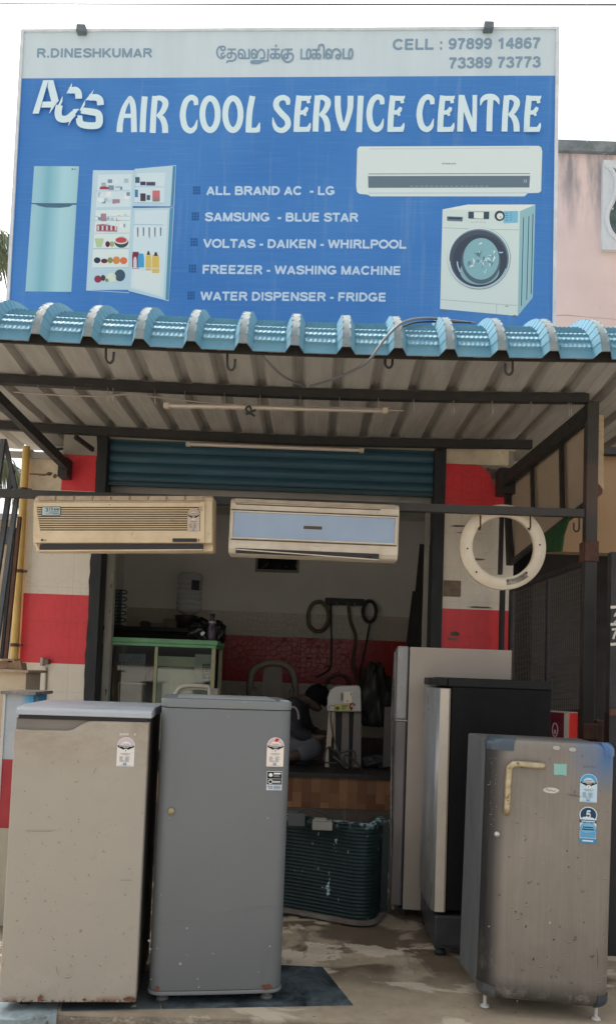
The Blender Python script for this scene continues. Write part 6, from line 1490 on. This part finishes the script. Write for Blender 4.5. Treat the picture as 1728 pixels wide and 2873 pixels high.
# things on top of the counter and on the back shelf
bt = thing('bottle', 'dark purple plastic bottle standing on right end of green counter top', 'bottle', at(594, 1798, CYF + .12))
bp_ = at(594, 1795, CYF + .12); bp_.z = zt_ + .001
MB().lathe([(0, 0), (.034, .0), (.037, .01), (.037, .08), (.03, .11), (.026, .125), (.03, .135), (.026, .15), (.016, .17), (.015, .18)], bp_, n=20).build('body', worn('purple_bottle', (.05, .035, .055), .25), bt)
MB().lathe([(.019, .18), (.019, .205), (0, .206)], bp_, n=16).build('cap', M_BLACK, bt)
MB().lathe([(.0305, .133), (.031, .137), (.0265, .15), (.026, .151)], bp_, n=20).build('label', worn('pale_lilac_label', (.28, .24, .3), .5), bt)
def bag(name, px, py, Y, rx, rz_, ry, m, label, seed):
    rnd = random.Random(seed); c = at(px, py, Y); ph = [rnd.uniform(0, 6) for _ in range(8)]
    def fn(u, v):
        th, p = u * 2 * math.pi, v * math.pi
        k = 1 + .14 * math.sin(3 * th + ph[0] + 4 * p) + .09 * math.sin(7 * th + ph[1] - 3 * p) + .06 * math.sin(13 * th + 9 * p + ph[2])
        return V((c.x + rx * math.sin(p) * math.cos(th) * k, c.y + ry * math.sin(p) * math.sin(th) * k, c.z + max(-rz_ * .8, rz_ * math.cos(p) * k)))
    o = MB().grid(fn, 40, 24).build(name, m); return tag(o, label, 'bag')
M_BAG = worn('black_polythene', (.012, .012, .013), .25)
bag('plastic_bag', 565, 1776, CYF + .2, .10, .075, .09, M_BAG, 'crumpled black plastic bag on the counter left of the bottle', 3)
bag('plastic_bag', 612, 1778, CYF + .22, .055, .09, .07, M_BAG, 'crumpled black plastic bag slumped on the counter behind the bottle', 5)
gl_ = MB().prism([at(566, 1785, CYF + .09), at(562, 1777, CYF + .09), at(570, 1771, CYF + .09), at(576, 1775, CYF + .09), at(572, 1781, CYF + .09)], (0, .006, 0)).build('glint_patch', worn('white_glint', (.6, .6, .58), .6)); tag(gl_, 'tiny white painted glint on the black bag by the bottle', 'paper')  # white patch painted as a highlight on the polythene
sc0, sc1 = at(300, 1772, 8.2), at(628, 1772, 8.2); ZS = at(450, 1768, 8.2).z
bc = thing('back_counter', 'long dark counter along the back wall of the shop behind glass cabinet', 'counter', ((sc0.x + sc1.x) / 2, 7.9, PZ))
MB().box((sc0.x - .7, 7.55, ZS - .04), (sc1.x, 8.27, ZS)).build('slab', M_FLOORIN, bc)
MB().box((sc0.x - .7, 7.65, PZ), (sc1.x - .05, 8.26, ZS - .041)).build('base', worn('dark_base', (.04, .035, .03), .8), bc)
wc = thing('water_can', 'large clear ribbed water can upturned on a bowl on back counter', 'water can', at(525, 1755, 7.9))
wp = at(530, 1719, 7.9); Rw = .128
prof = [(0, .40), (.09, .40), (.118, .385)]
for i in range(7):
    z0_ = .36 - i * .05; prof += [(Rw, z0_), (Rw, z0_ - .030), (Rw - .009, z0_ - .037), (Rw - .009, z0_ - .043)]
prof += [(.10, .005), (.05, -.02), (.03, -.03), (.03, -.06)]
M_PET = NT('clear_pet'); M_PET.b.inputs['Alpha'].default_value = .42; M_PET = M_PET.done((.6, .64, .65), .12, 0, .8)
MB().lathe(prof[::-1], wp, n=32).build('can', M_PET, wc)
MB().grid(lambda u, v: wp + V(((Rw + .002) * math.cos(R(-75 + 40 * u)), (Rw + .002) * math.sin(R(-75 + 40 * u)), .22 + .1 * v)), 8, 1).build('label', worn('navy_label', (.02, .022, .035), .5), wc)
wb = wp + V((-.02, 0, 0)); MB().lathe([(0, ZS - wp.z + .002), (.09, ZS - wp.z + .002), (.115, -.05), (.12, -.03), (.10, -.028), (.09, -.05), (0, -.06)], wb, n=28).build('bowl', worn('dark_clay_bowl', (.07, .055, .05), .4), wc)
cr = thing('wire_coil_rack', 'dark green wire tube coil standing on left end of back counter', 'coil rack', at(330, 1765, 7.95))
mb = MB(); zc0 = at(330, 1657, 7.95).z
x0_, x1_ = at(296, 1700, 7.95).x, at(352, 1700, 7.95).x; n_ = 11; pts = []
for i in range(n_):
    z = zc0 - (zc0 - ZS - .02) * i / (n_ - 1)
    seg_ = [V((x0_, 7.9, z)), V((x1_, 7.9, z))]; pts += seg_ if i % 2 == 0 else seg_[::-1]
mb.tube(cat(pts, 4), .006, 6); mb.build('tube', worn('dark_green_tube', (.02, .035, .035), .5), cr)
MB().box((x0_, 7.915, ZS + .001), (x0_ + .12, 7.92, zc0)).box((x0_ + .13, 7.915, ZS + .001), (x1_ - .03, 7.92, zc0)).build('plate', worn('dull_teal_plate', (.10, .16, .17), .5), cr)
for i, (px, w_, h_, col, lab, nm) in enumerate(((410, .10, .05, (.06, .055, .05), 'low dark tool box on the back counter beside coil', 'tool_box'), (445, .16, .035, (.2, .19, .18), 'flat pale tray on the back counter left of water can', 'tray'), (478, .13, .085, (.22, .19, .15), 'small striped carton beside the water can on back counter', 'carton'))):
    q = at(px, 1765, 7.75 + i * .03)
    o = MB().box((q.x - w_ / 2, q.y - .06, ZS + .001), (q.x + w_ / 2, q.y + .06, ZS + h_)).box((q.x - w_ / 2 + .01, q.y - .05, ZS + h_), (q.x + w_ / 2 - .03, q.y + .04, ZS + h_ + .012)).build(nm, worn(nm + '_paint', col, .7), bevel=.004); tag(o, lab, nm.replace('_', ' '))
jm = thing('rag_heap', 'dark heap of cloth on the back counter right of water can', 'cloth', at(560, 1770, 7.7))
def heap(u, v):
    th = u * 2 * math.pi; r = .17 * v * (1 + .2 * math.sin(3 * th) + .1 * math.sin(7 * th)); c_ = at(562, 1768, 7.7)
    return V((c_.x + r * math.cos(th), 7.75 + r * .7 * math.sin(th), ZS + .002 + .10 * (1 - v) ** .6 * (1 + .3 * math.sin(5 * th + 2))))
MB().grid(heap, 30, 10).build('cloth', worn('black_cloth', (.018, .017, .018), .9), jm)

# back wall: picture, tool rail with hoses
fp = thing('picture', 'small dark framed picture on the back wall below blue panelled air conditioner', 'picture', at(779, 1580, 8.28))
M_FRM = worn('grey_frame', (.26, .25, .23), .6)
f0, f1 = at(716, 1603, 8.27), at(842, 1520, 8.27)
for a, b in (((f0.x, f0.z), (f1.x, f0.z + .025)), ((f0.x, f1.z - .025), (f1.x, f1.z)), ((f0.x, f0.z + .025), (f0.x + .025, f1.z - .025)), ((f1.x - .025, f0.z + .025), (f1.x, f1.z - .025))): MB().box((a[0], 8.262, a[1]), (b[0], 8.297, b[1])).build('frame', M_FRM, fp)
t = NT('dark_print'); t.b; cpt = t.mix(t.ramp(t.noise(7, 5, .7, None, 1.2), .58, .66), (.008, .008, .01), (.16, .15, .14)); M_PRINT = t.done(cpt, .15)
MB().box((f0.x + .026, 8.27, f0.z + .026), (f1.x - .026, 8.295, f1.z - .026)).build('print', M_PRINT, fp)
WY = 8.24
tr2 = thing('tool_rail', 'dark tool rail on back wall with hooks between two hose coils', 'rail', at(965, 1685, WY))
r0, r1 = at(912, 1688, WY), at(1022, 1690, WY)
MB().box((r0.x, WY, r0.z - .03), (r1.x, BYB - .012, r1.z + .035)).build('bar', worn('navy_black_bar', (.018, .02, .026), .5), tr2, bevel=.004)
for px in (945, 975, 995): q = at(px, 1690, WY - .01); MB().tube([q, q + V((0, -.02, -.02)), q + V((0, -.02, -.05))], .006, 6).build('clip', worn('pale_clip', (.3, .29, .27), .5), tr2)
def coilring(px, py, rx, ry, r, turns, m, name, label, Y=WY - .02):
    c = at(px, py, Y); k = Y / 2200; pts = []
    for i in range(turns * 24 + 1):
        a = 2 * math.pi * i / 24; s_ = 1 + .04 * math.sin(i * .7); pts.append(c + V((rx * k * s_ * math.cos(a), -.012 * (i // 24) + .008 * math.sin(a * 2), ry * k * s_ * math.sin(a))))
    o = MB().tube(pts, r, 8).build(name, m); return tag(o, label, 'hose')
coilring(893, 1730, 29, 42, .017, 3, worn('olive_hose', (.17, .145, .08), .5), 'hose_coil', 'coil of olive hose hanging left on the back wall')
o = coilring(1036, 1716, 18, 30, .016, 4, M_CABLE, 'cable_coil', 'coil of black cable hanging at right end of tool rail'); 
cable('cable', [at(928, 1692, WY), at(929, 1760, WY - .02), at(929, 1860, WY - .02), at(915, 1885, WY - .05), at(886, 1900, WY - .06)], .010, M_CABLE, 'straight black cable hanging down the red tiles from the tool rail')
cable('hose', [at(977, 1696, WY), at(982, 1740, WY - .02), at(998, 1790, WY - .02), at(990, 1860, WY - .03), at(1000, 1900, WY - .05), at(1012, 1960, WY - .1)], .017, worn('brown_hose', (.13, .10, .07), .5), 'thick brown hose hanging down the red tiles from tool rail')['category'] = 'hose'
cable('cable', [at(1038, 1742, WY - .02), at(1030, 1790, WY - .03), at(1016, 1860, WY - .04), at(1006, 1915, WY - .06)], .010, M_CABLE, 'black cable trailing from the black coil to the floor')
cable('hose', [at(905, 1935, 7.9), at(925, 1903, 7.9), at(948, 1893, 7.9), at(972, 1902, 7.9), at(990, 1930, 7.9)], .02, worn('dark_brown_hose', (.10, .07, .05), .5), 'arched dark brown hose behind the white topped appliance')['category'] = 'hose'
# planks leaning in the right corner
def plank(a, b, w_, m, label):
    o = MB().bar(a, b, w_, .03, up=(0, 1, 0)).build('plank', m); tag(o, label, 'plank', 'dark planks leaning in the right corner of the shop'); return o
M_PLK = worn('dark_plank', (.028, .026, .024), .8, 0, .4, 6, (.05, .045, .04), stretch=(2, 2, .3))
PLG = [((1192, 1528), (1142, 1990), 7.3, .10), ((1214, 1560), (1165, 1990), 7.0, .09), ((1170, 1660), (1120, 2000), 7.6, .09), ((1206, 1700), (1180, 1990), 6.8, .08)]
for (a, b, Y, w_) , lab in zip(PLG, ('tallest dark plank leaning behind the right door jamb', 'dark plank leaning nearest the right door jamb', 'short dark plank leaning left of the tallest plank', 'short dark plank leaning in front by the right door jamb')):
    q = at(*b, Y); q.z = PZ + .01; plank(at(*a, Y), q, w_, M_PLK, lab)

# white topped appliance on slats
ap = thing('upright_appliance', 'white topped upright appliance with barcode sticker and black cord at platform edge', 'appliance', at(965, 2152, 5.46))
AY = 5.40
oc = [(919, 1996), (920, 1960), (927, 1938), (938, 1929), (952, 1925), (1003, 1923.5), (1010, 1927), (1012, 1940), (1013.5, 1997)]
MB().prism([at(x, y, AY) for x, y in oc], (0, .16, 0)).build('top_cover', worn('white_cover', (.42, .41, .38), .4, 0, .3, 5, (.34, .33, .3)), ap, bevel=.008)
A = Art(lambda px, py, l: at(px, py, AY - l), .001, .0003)
A.rect(964, 1941, 987, 1972, ink(214, 204, 184, 1.0)); A.rect(955, 1944, 963, 1967, ink(150, 146, 140, 1.0)); A.rect(983, 1944, 985, 1951, K1); A.rect(972, 1965, 976, 1968, K1)
for i in range(6): A.rect(956, 1946 + i * 3.4, 962, 1947.4 + i * 3.4, K1)
A.rect(938, 1975, 985, 1994, ink(170, 165, 110, 1.0)); A.disc(947, 1987, 5, 5.4, ink(70, 85, 30, 1.0)); A.ring(988, 1984, 7, 10, 5, ink(140, 70, 50, 1.0), 180, 340, 10); A.poly([(980, 1984), (990, 1984), (985, 1995)], K1)
for i in range(4): A.rect(958, 1978 + i * 3.5, 975 - i * 2, 1979.6 + i * 3.5, ink(90, 85, 60, 1.0))
A.strip([(923, 1993), (923, 1982), (927, 1979), (936, 1979), (940, 1983), (940, 1993)], 1.3, K1)
A.build('stickers', ap)
M_SLAT = worn('grey_brown_slat', (.16, .14, .12), .6); M_LEG = worn('cream_leg', (.38, .32, .24), .6)
MB().prism([at(922, 1998, AY + .02), at(937, 1998, AY + .02), at(928, 2096, AY + .02), at(921, 2096, AY + .02), at(923, 2152, AY + .02), at(912, 2152, AY + .02), at(915, 2090, AY + .02)], (0, .02, 0)).build('leg', M_LEG, ap)
MB().tube([at(938, 1998, AY + .03), at(938, 2060, AY + .03), at(940, 2105, AY + .03)], .006, 6).build('pipe', M_LEG, ap)
for x0_, x1_ in ((960, 979), (992, 1013)): MB().prism([at(x0_, 1998, AY + .06), at(x1_, 1998, AY + .06), at(x1_ - 1, 2153, AY + .06), at(x0_ - 4, 2153, AY + .06)], (0, .03, 0)).build('slat', M_SLAT, ap)
MB().prism([at(942, 1998, AY + .1), at(1011, 1998, AY + .1), at(1010, 2150, AY + .1), at(940, 2150, AY + .1)], (0, .02, 0)).build('back_panel', M_BLACK, ap)
MB().tube(cat([at(929, 1994, AY - .006), at(928, 2020, AY - .01), at(934, 2060, AY - .01), at(945, 2100, AY - .02), at(958, 2135, AY - .05), at(945, 2140, AY - .04), at(912, 2138, AY - .02), at(910, 2120, AY - .02), at(922, 2096, AY - .01), at(950, 2112, AY - .02), at(985, 2106, AY - .02), at(997, 2118, AY - .02), at(990, 2145, AY - .02), at(968, 2140, AY - .03), at(970, 2118, AY - .02), at(1000, 2140, AY - .02), at(1012, 2156, AY - .02)], 7), .0055, 6).build('cord', M_CABLE, ap)
MB().tube(cat([at(934, 2122, AY - .04), at(950, 2135, AY - .05), at(966, 2152, AY - .05), at(974, 2154, AY - .05)], 5), .016, 8).build('plug', plain('glossy_black_plug', (.015, .015, .016), .15), ap)
o = MB().prism([at(1079, 1984, 5.6), at(1098, 1984, 5.6), at(1098, 2150, 5.6), at(1074, 2152, 5.6)], (0, .03, 0)).build('plank', worn('dull_grey_plank', (.13, .115, .10), .8)); tag(o, 'short grey plank standing on the platform beside tall fridge', 'plank')
bag('plastic_sack', 1052, 1965, 7.3, .15, .30, .13, worn('grey_sack', (.045, .045, .042), .4), 'tall grey plastic sack standing in the gloom behind slatted appliance', 12)
bag('plastic_bag', 1050, 2140, 5.75, .10, .05, .08, worn('dark_grey_bag', (.06, .06, .062), .3), 'small dark bag lying on platform between appliance and grey plank', 14)

# ================================================================== FORECOURT AND LEFT EDGE
t = NT('blue_black_granite'); c = t.mix(t.ramp(t.noise(5, 7, .75, None, .6), .36, .62), (.010, .016, .021), (.11, .14, .15)); c = t.mix(t.ramp(t.noise(2.2, 4, .6, t.map((1, 1, 1), (5, 1, 0)), .6), .60, .64), c, (.012, .015, .018)); c = t.mix(t.ramp(t.noise(36, 4, .6), .70, .74), c, (.3, .3, .28)); M_GRAN = t.done(c, .6, 0, .25)
def slab(name, pxs, z0, z1, m, label):
    P_ = [onz(x, y, z1) for x, y in pxs]; o = MB().prism([(p.x, p.y, z0) for p in P_], (0, 0, z1 - z0)).build(name, m, fixn=True, bevel=.002); tag(o, label, 'stone slab'); return o
slab('stone_slab', [(455, 2829), (700, 2824), (991, 2819), (905, 2712), (640, 2700), (430, 2720)], -.02, .0035, M_GRAN, 'blue black stone slab under the grey fridge at the kerb')
slab('stone_slab', [(172, 2836), (452, 2829), (428, 2722), (190, 2728)], -.02, .0030, worn('dark_blue_stone', (.05, .065, .07), .5, 0, .5, 6, (.10, .11, .105), (.4, .38, .33), 24, .68), 'dark blue stone slab between beige fridge and grey fridge at the kerb')
pb_ = slab('stone_slab', [(-60, 2858), (60, 2862), (90, 2856), (160, 2846), (168, 2800), (-60, 2800)], -.04, .0032, worn('flaking_pale_blue_paint', (.34, .42, .44), .7, 0, .6, 10, (.2, .23, .23), (.12, .11, .1), 22, .64, bump=.4), 'pale blue painted stone slab under left corner of beige fridge')
# gate pillars at the left edge
gp = thing('gate_pillar', 'white blue and red painted gate post behind beige fridge at left edge', 'pillar', at(50, 2300, 4.0))
def gx(px, py): return at(px, py, 4.0)
zz = [gx(40, y).z for y in (1948, 2131, 2324)]
gxl, gxr = gx(16, 2000).x, gx(93, 2000).x
t = NT('white_paint_with_blue_patch'); x, y, z = t.xyz()
bl_ = t.math('MULTIPLY', t.math('MULTIPLY', t.ramp(t.noise(7, 4, .6), .35, .5), t.ramp(z, zz[0] - gp.location.z - .085, zz[0] - gp.location.z - .05)), t.ramp(x, -.02, .03)); c = t.mix(t.ramp(t.noise(4, 6, .7), .4, .7), (.46, .50, .53), (.34, .38, .41)); c = t.mix(bl_, c, (.05, .32, .60)); M_WB = t.done(c, .7)
MB().box((gxl, 4.0, zz[1]), (gxr, 4.2, zz[0])).build('upper_shaft', M_WB, gp)
MB().box((gxl, 3.998, zz[2]), (gxr, 4.2, zz[1])).build('red_band', worn('flat_red_paint', (.42, .03, .04), .6), gp)
MB().box((gxl, 4.0, -.15), (gxr, 4.2, zz[2])).build('lower_shaft', worn('grimy_cream_paint', (.5, .46, .36), .8, 0, .3, 4, (.38, .34, .26)), gp)
MB().box((gxl - .014, 3.994, -.15), (gxl, 4.2, zz[0])).build('edge_strip', worn('white_edge', (.6, .6, .56), .8), gp)
ca, cb2 = gx(8, 1947), gx(108, 1937); MB().box((ca.x, 3.97, zz[0]), (cb2.x, 4.24, zz[0] + .017)).build('cap', worn('slate_cap', (.12, .13, .14), .7, 0, .4, 8, (.45, .38, .28)), gp, bevel=.003)
bp2 = thing('broken_pillar', 'broken cream pillar topped with loose bricks at left edge', 'pillar', at(35, 1930, 4.6))
M_BRK = worn('broken_mortar', (.42, .32, .22), .95, 0, .5, 12, (.22, .16, .11), (.6, .5, .36), 18, .6, bump=.6)
q0, q1 = at(-30, 1937, 4.6), at(75, 1888, 4.6)
MB().box((q0.x, 4.6, -.15), (q1.x, 4.85, q1.z)).build('shaft', worn('chalky_cream_plaster', (.56, .46, .33), .9, 0, .35, 6, (.44, .34, .24), (.14, .09, .06), 26, .72, bump=.4), bp2)
q1 = at(84, 1886, 4.58); MB().box((q0.x, 4.56, at(40, 1887, 4.58).z), (q1.x, 4.9, at(40, 1879, 4.58).z)).build('cap', M_BRK, bp2, bevel=.004)
rn = random.Random(21); zq = at(40, 1879, 4.6).z
for i, (px, w_, h_) in enumerate(((14, .05, .04), (36, .035, .05), (50, .03, .045), (2, .05, .06))):
    q = at(px, 1870, 4.62); cc_ = V((q.x, 4.66, zq + h_ / 2)); mb = MB()
    vs = [cc_ + V((sx * w_ * rn.uniform(.6, 1), sy * .05 * rn.uniform(.7, 1), sz * h_ / 2 * (1 if sz < 0 else rn.uniform(.6, 1.1)))) for sz in (-1, 1) for sx, sy in ((-1, -1), (1, -1), (1, 1), (-1, 1))]
    mb.add(vs, [(3, 2, 1, 0), (4, 5, 6, 7), (0, 1, 5, 4), (1, 2, 6, 5), (2, 3, 7, 6), (3, 0, 4, 7)]); o = mb.build('brick_fragment', worn('brick_fragment_clay', (.36, .24, .15), .95, 0, .5, 14, (.24, .14, .09), bump=.5)); tag(o, ('squat brick piece on top of broken pillar near the pipe', 'thin brick piece standing on broken pillar', 'rightmost brick piece on top of the broken pillar', 'brick lump at left edge on broken pillar')[i], 'brick', 'loose bricks on the broken pillar')
tl_ = MB().bar(at(-40, 1852, 4.66), at(52, 1851, 4.66), .12, .012).build('stone_tile', M_BRK); tag(tl_, 'thin flat stone laid across loose bricks on the broken pillar', 'stone')
# carton and what it stands on, right of the black fridge
cg = at(1596, 2050, 4.02)
ct = thing('carton', 'red and maroon cardboard carton behind silver fridge at awning post', 'carton', (cg.x, cg.y, .83), R(-40))
zt_c = at(1596, 2001, 4.02).z
M_RED = worn('bright_red_card', (.62, .02, .016), .75, 0, .2, 5, (.5, .016, .013), spec=.15); M_MAR = worn('maroon_card', (.13, .012, .025), .5)
H_ = zt_c - .83
MB().box((-.20, 0, 0), (-.028, .11, H_)).build('maroon_side', M_MAR, ct, local=True)
MB().box((-.0279, -.001, 0), (-.002, .11, H_)).build('cream_edge', worn('cream_card', (.5, .44, .34), .6), ct, local=True)
MB().box((-.0019, .001, 0), (.0, .11, H_)).build('red_side', M_RED, ct, local=True)
A = Art(lambda u, v, l: V((u, -l, v)), .001, .0003)
WI = ink(200, 170, 175, .9); A.ring(-.075, H_ - .09, .014, .034, .006, WI); A.disc(-.075, H_ - .10, .006, .012, WI, 12); A.rect(-.092, H_ - .165, -.06, H_ - .15, ink(110, 80, 140, .9)); A.rect(-.088, H_ - .185, -.064, H_ - .17, ink(110, 80, 140, .9)); A.build('print', ct, local=True)
MB().prism([(-.2, -.003, H_), (0, -.003, H_), (0, .11, H_), (-.2, .11, H_)], (0, 0, .004)).build('lid', worn('tan_card', (.4, .32, .24), .8), ct, local=True)
o = MB().box((cg.x - .2, 4.02, 0), (cg.x + .04, 4.36, .828)).build('oil_drum_box', worn('dark_storage_box', (.03, .03, .032), .6)); tag(o, 'dark storage box beneath the red carton by the awning post', 'box'); o.name = 'storage_box'
# grey painted kiosk with numbers at the right edge
kq = at(1711, 1800, 3.9)
kio = thing('steel_kiosk', 'dark grey steel kiosk with white painted numbers at right edge', 'kiosk', (kq.x + .3, 4.2, 0))
zk = at(1715, 1548, 3.9).z; zm = at(1715, 2000, 3.9).z
M_KIO = worn('dark_grey_steel_sheet', (.026, .025, .026), .6, 0, .35, 5, (.018, .018, .019), (.14, .11, .08), 40, .74)
MB().box((kq.x, 3.9, zm), (kq.x + .7, 3.95, zk)).build('upper_body', M_KIO, kio); MB().box((kq.x - .005, 3.885, -.15), (kq.x + .7, 3.95, zm - .001)).build('lower_body', M_BLACK, kio)
MB().box((kq.x - .008, 3.875, zm - .012), (kq.x + .7, 3.884, zm + .02)).build('ledge', M_RUST, kio)
A = Art(lambda px, py, l: at(px, py, 3.9 - l), .0015, .0003); WP = worn('white_brush_paint', (.62, .6, .54), .7)
for y in (1703, 1751, 1807): A.strip([(1711.5, y + 1), (1735, y - .5), (1790, y - 1)], 8, WP)
A.strip(cat2([(1722, 1730), (1727, 1721), (1735, 1722), (1738, 1730), (1728, 1742), (1724, 1746), (1740, 1746)]), 5, WP)
A.strip([(1715, 1766), (1733, 1765)], 6, WP); A.strip(cat2([(1732, 1765), (1724, 1778), (1719, 1793)]), 6, WP); A.build('painted_numbers', kio)

# ================================================================== BEYOND
M_FROND = worn('palm_leaf_green', (.085, .13, .065), .55, 0, .5, 6, (.14, .16, .09), (.3, .26, .12), 12, .66)
M_TRUNK = worn('palm_trunk_bark', (.2, .17, .13), .9, 0, .5, 8, (.12, .1, .08), bump=.5)
def palm(loc, crown, fronds, label, seed, L=2.2, ll=.55):
    rnd = random.Random(seed); root = thing('palm_tree', label, 'palm tree', loc)
    loc, crown = V(loc), V(crown); mid = (loc + crown) / 2 + V((.15, .1, 0)); pts = cat([loc, mid, crown], 12)
    MB().tube(pts, .12, 10, radii=[.16 - .06 * i / (len(pts) - 1) + .008 * (i % 2) for i in range(len(pts))]).build('trunk', M_TRUNK, root)
    mb = MB()
    for k in range(fronds):
        az = 2 * math.pi * k / fronds + rnd.uniform(-.2, .2); el = rnd.uniform(-.15, .9); Lk = L * rnd.uniform(.8, 1.1)
        d = V((math.cos(az) * math.cos(el), math.sin(az) * math.cos(el), math.sin(el))); pts = []; p = crown.copy(); n = 16
        for i in range(n + 1):
            pts.append(p.copy()); d.z -= .095 + .02 * rnd.random(); d.normalize(); p = p + d * Lk / n
        mb.tube(pts, .018, 5, radii=[.022 * (1 - i / n * .85) for i in range(n + 1)])
        for i in range(2, n * 3 + 1):
            f = i / (n * 3); j = min(int(f * n), n - 1); q = pts[j] + (pts[j + 1] - pts[j]) * (f * n - j); tdir = (pts[j + 1] - pts[j]).normalized()
            side = tdir.cross(V((0, 0, 1))); side.normalize() if side.length > .01 else None
            ln = ll * (math.sin(math.pi * min(1, f * .85 + .12)) ** .6)
            for s in (-1, 1):
                e1 = q + (side * s * .75 + tdir * .55 + V((0, 0, -.15 - rnd.random() * .25))) * ln * .55; e2 = e1 + (side * s * .35 + tdir * .35 + V((0, 0, -.75 - rnd.random() * .2))) * ln * .5
                w_ = tdir * .022; mb.add([q - w_, q + w_, e1 + w_ * .9, e1 - w_ * .9, e2], [(0, 1, 2, 3), (3, 2, 4)])
    mb.build('crown', M_FROND, root); return root
palm((at(-190, 1500, 11).x, 11, -.16), at(-190, 640, 11), 15, 'tall palm tree left of the signboard with drooping fronds', 3, 2.3, .6)
palm((at(-60, 1500, 9).x, 9, -.16), at(-120, 1215, 9), 9, 'low palm tree seen through slanted steel posts at left', 8, 1.5, .55)
hs_ = thing('house', 'small tan house far behind the slanted posts at left', 'house', (at(-40, 1600, 24).x, 24, 0))
hx0, hx1 = at(-260, 1500, 24).x, at(48, 1500, 24).x; hz0, hz1 = -.16, at(20, 1462, 24).z
MB().box((hx0, 24, hz0), (hx1, 29, hz1)).build('wall', worn('tan_house_wall', (.36, .28, .19), .9), hs_)
MB().prism([(hx0 - .3, 23.7, hz1), (hx1 + .2, 23.7, hz1), (hx1 + .2, 29.3, hz1), (hx0 - .3, 29.3, hz1)], (0, 0, .18)).build('roof', worn('grey_flat_roof', (.3, .3, .3), .9), hs_)
wx0 = at(5, 1500, 24); f_ = MB().box((wx0.x, 23.96, wx0.z - .3), (wx0.x + .3, 23.995, wx0.z + .25)).build('window', worn('dark_window', (.05, .055, .06), .3), hs_)
def shrub(loc, r, label, seed):
    rnd = random.Random(seed); root = thing('shrub', label, 'shrub', loc); mb = MB(); c = V(loc)
    for i in range(900):
        a, e = rnd.uniform(0, 6.28), rnd.uniform(0, 1.5); k = rnd.uniform(.5, 1) * (1 + .2 * math.sin(a * 3))
        p = c + V((r * k * math.cos(a) * math.cos(e), r * k * math.sin(a) * math.cos(e), r * 1.1 * k * math.sin(e))); n = V((rnd.uniform(-1, 1), rnd.uniform(-1, 1), rnd.uniform(-1, 1))).normalized(); t_ = n.cross(V((.3, .5, .8))).normalized(); b = n.cross(t_); s = .05
        mb.add([p - t_ * s, p + b * s * .5, p + t_ * s, p - b * s * .5], [(0, 1, 2, 3)])
    mb.build('foliage', worn('bright_shrub_green', (.12, .24, .04), .6, 0, .5, 5, (.07, .15, .03)), root); MB().tube([c + V((0, 0, -.02)), c + V((0, 0, r * .6))], .03, 6).build('stem', M_TRUNK, root)
shrub((at(-12, 1600, 14).x, 14, -.16), 1.0, 'bright green shrub at left edge beyond the slanted posts', 2)
shrub((at(16, 1600, 17).x, 17, -.16), .8, 'dull green shrub in front of the far tan house', 4)
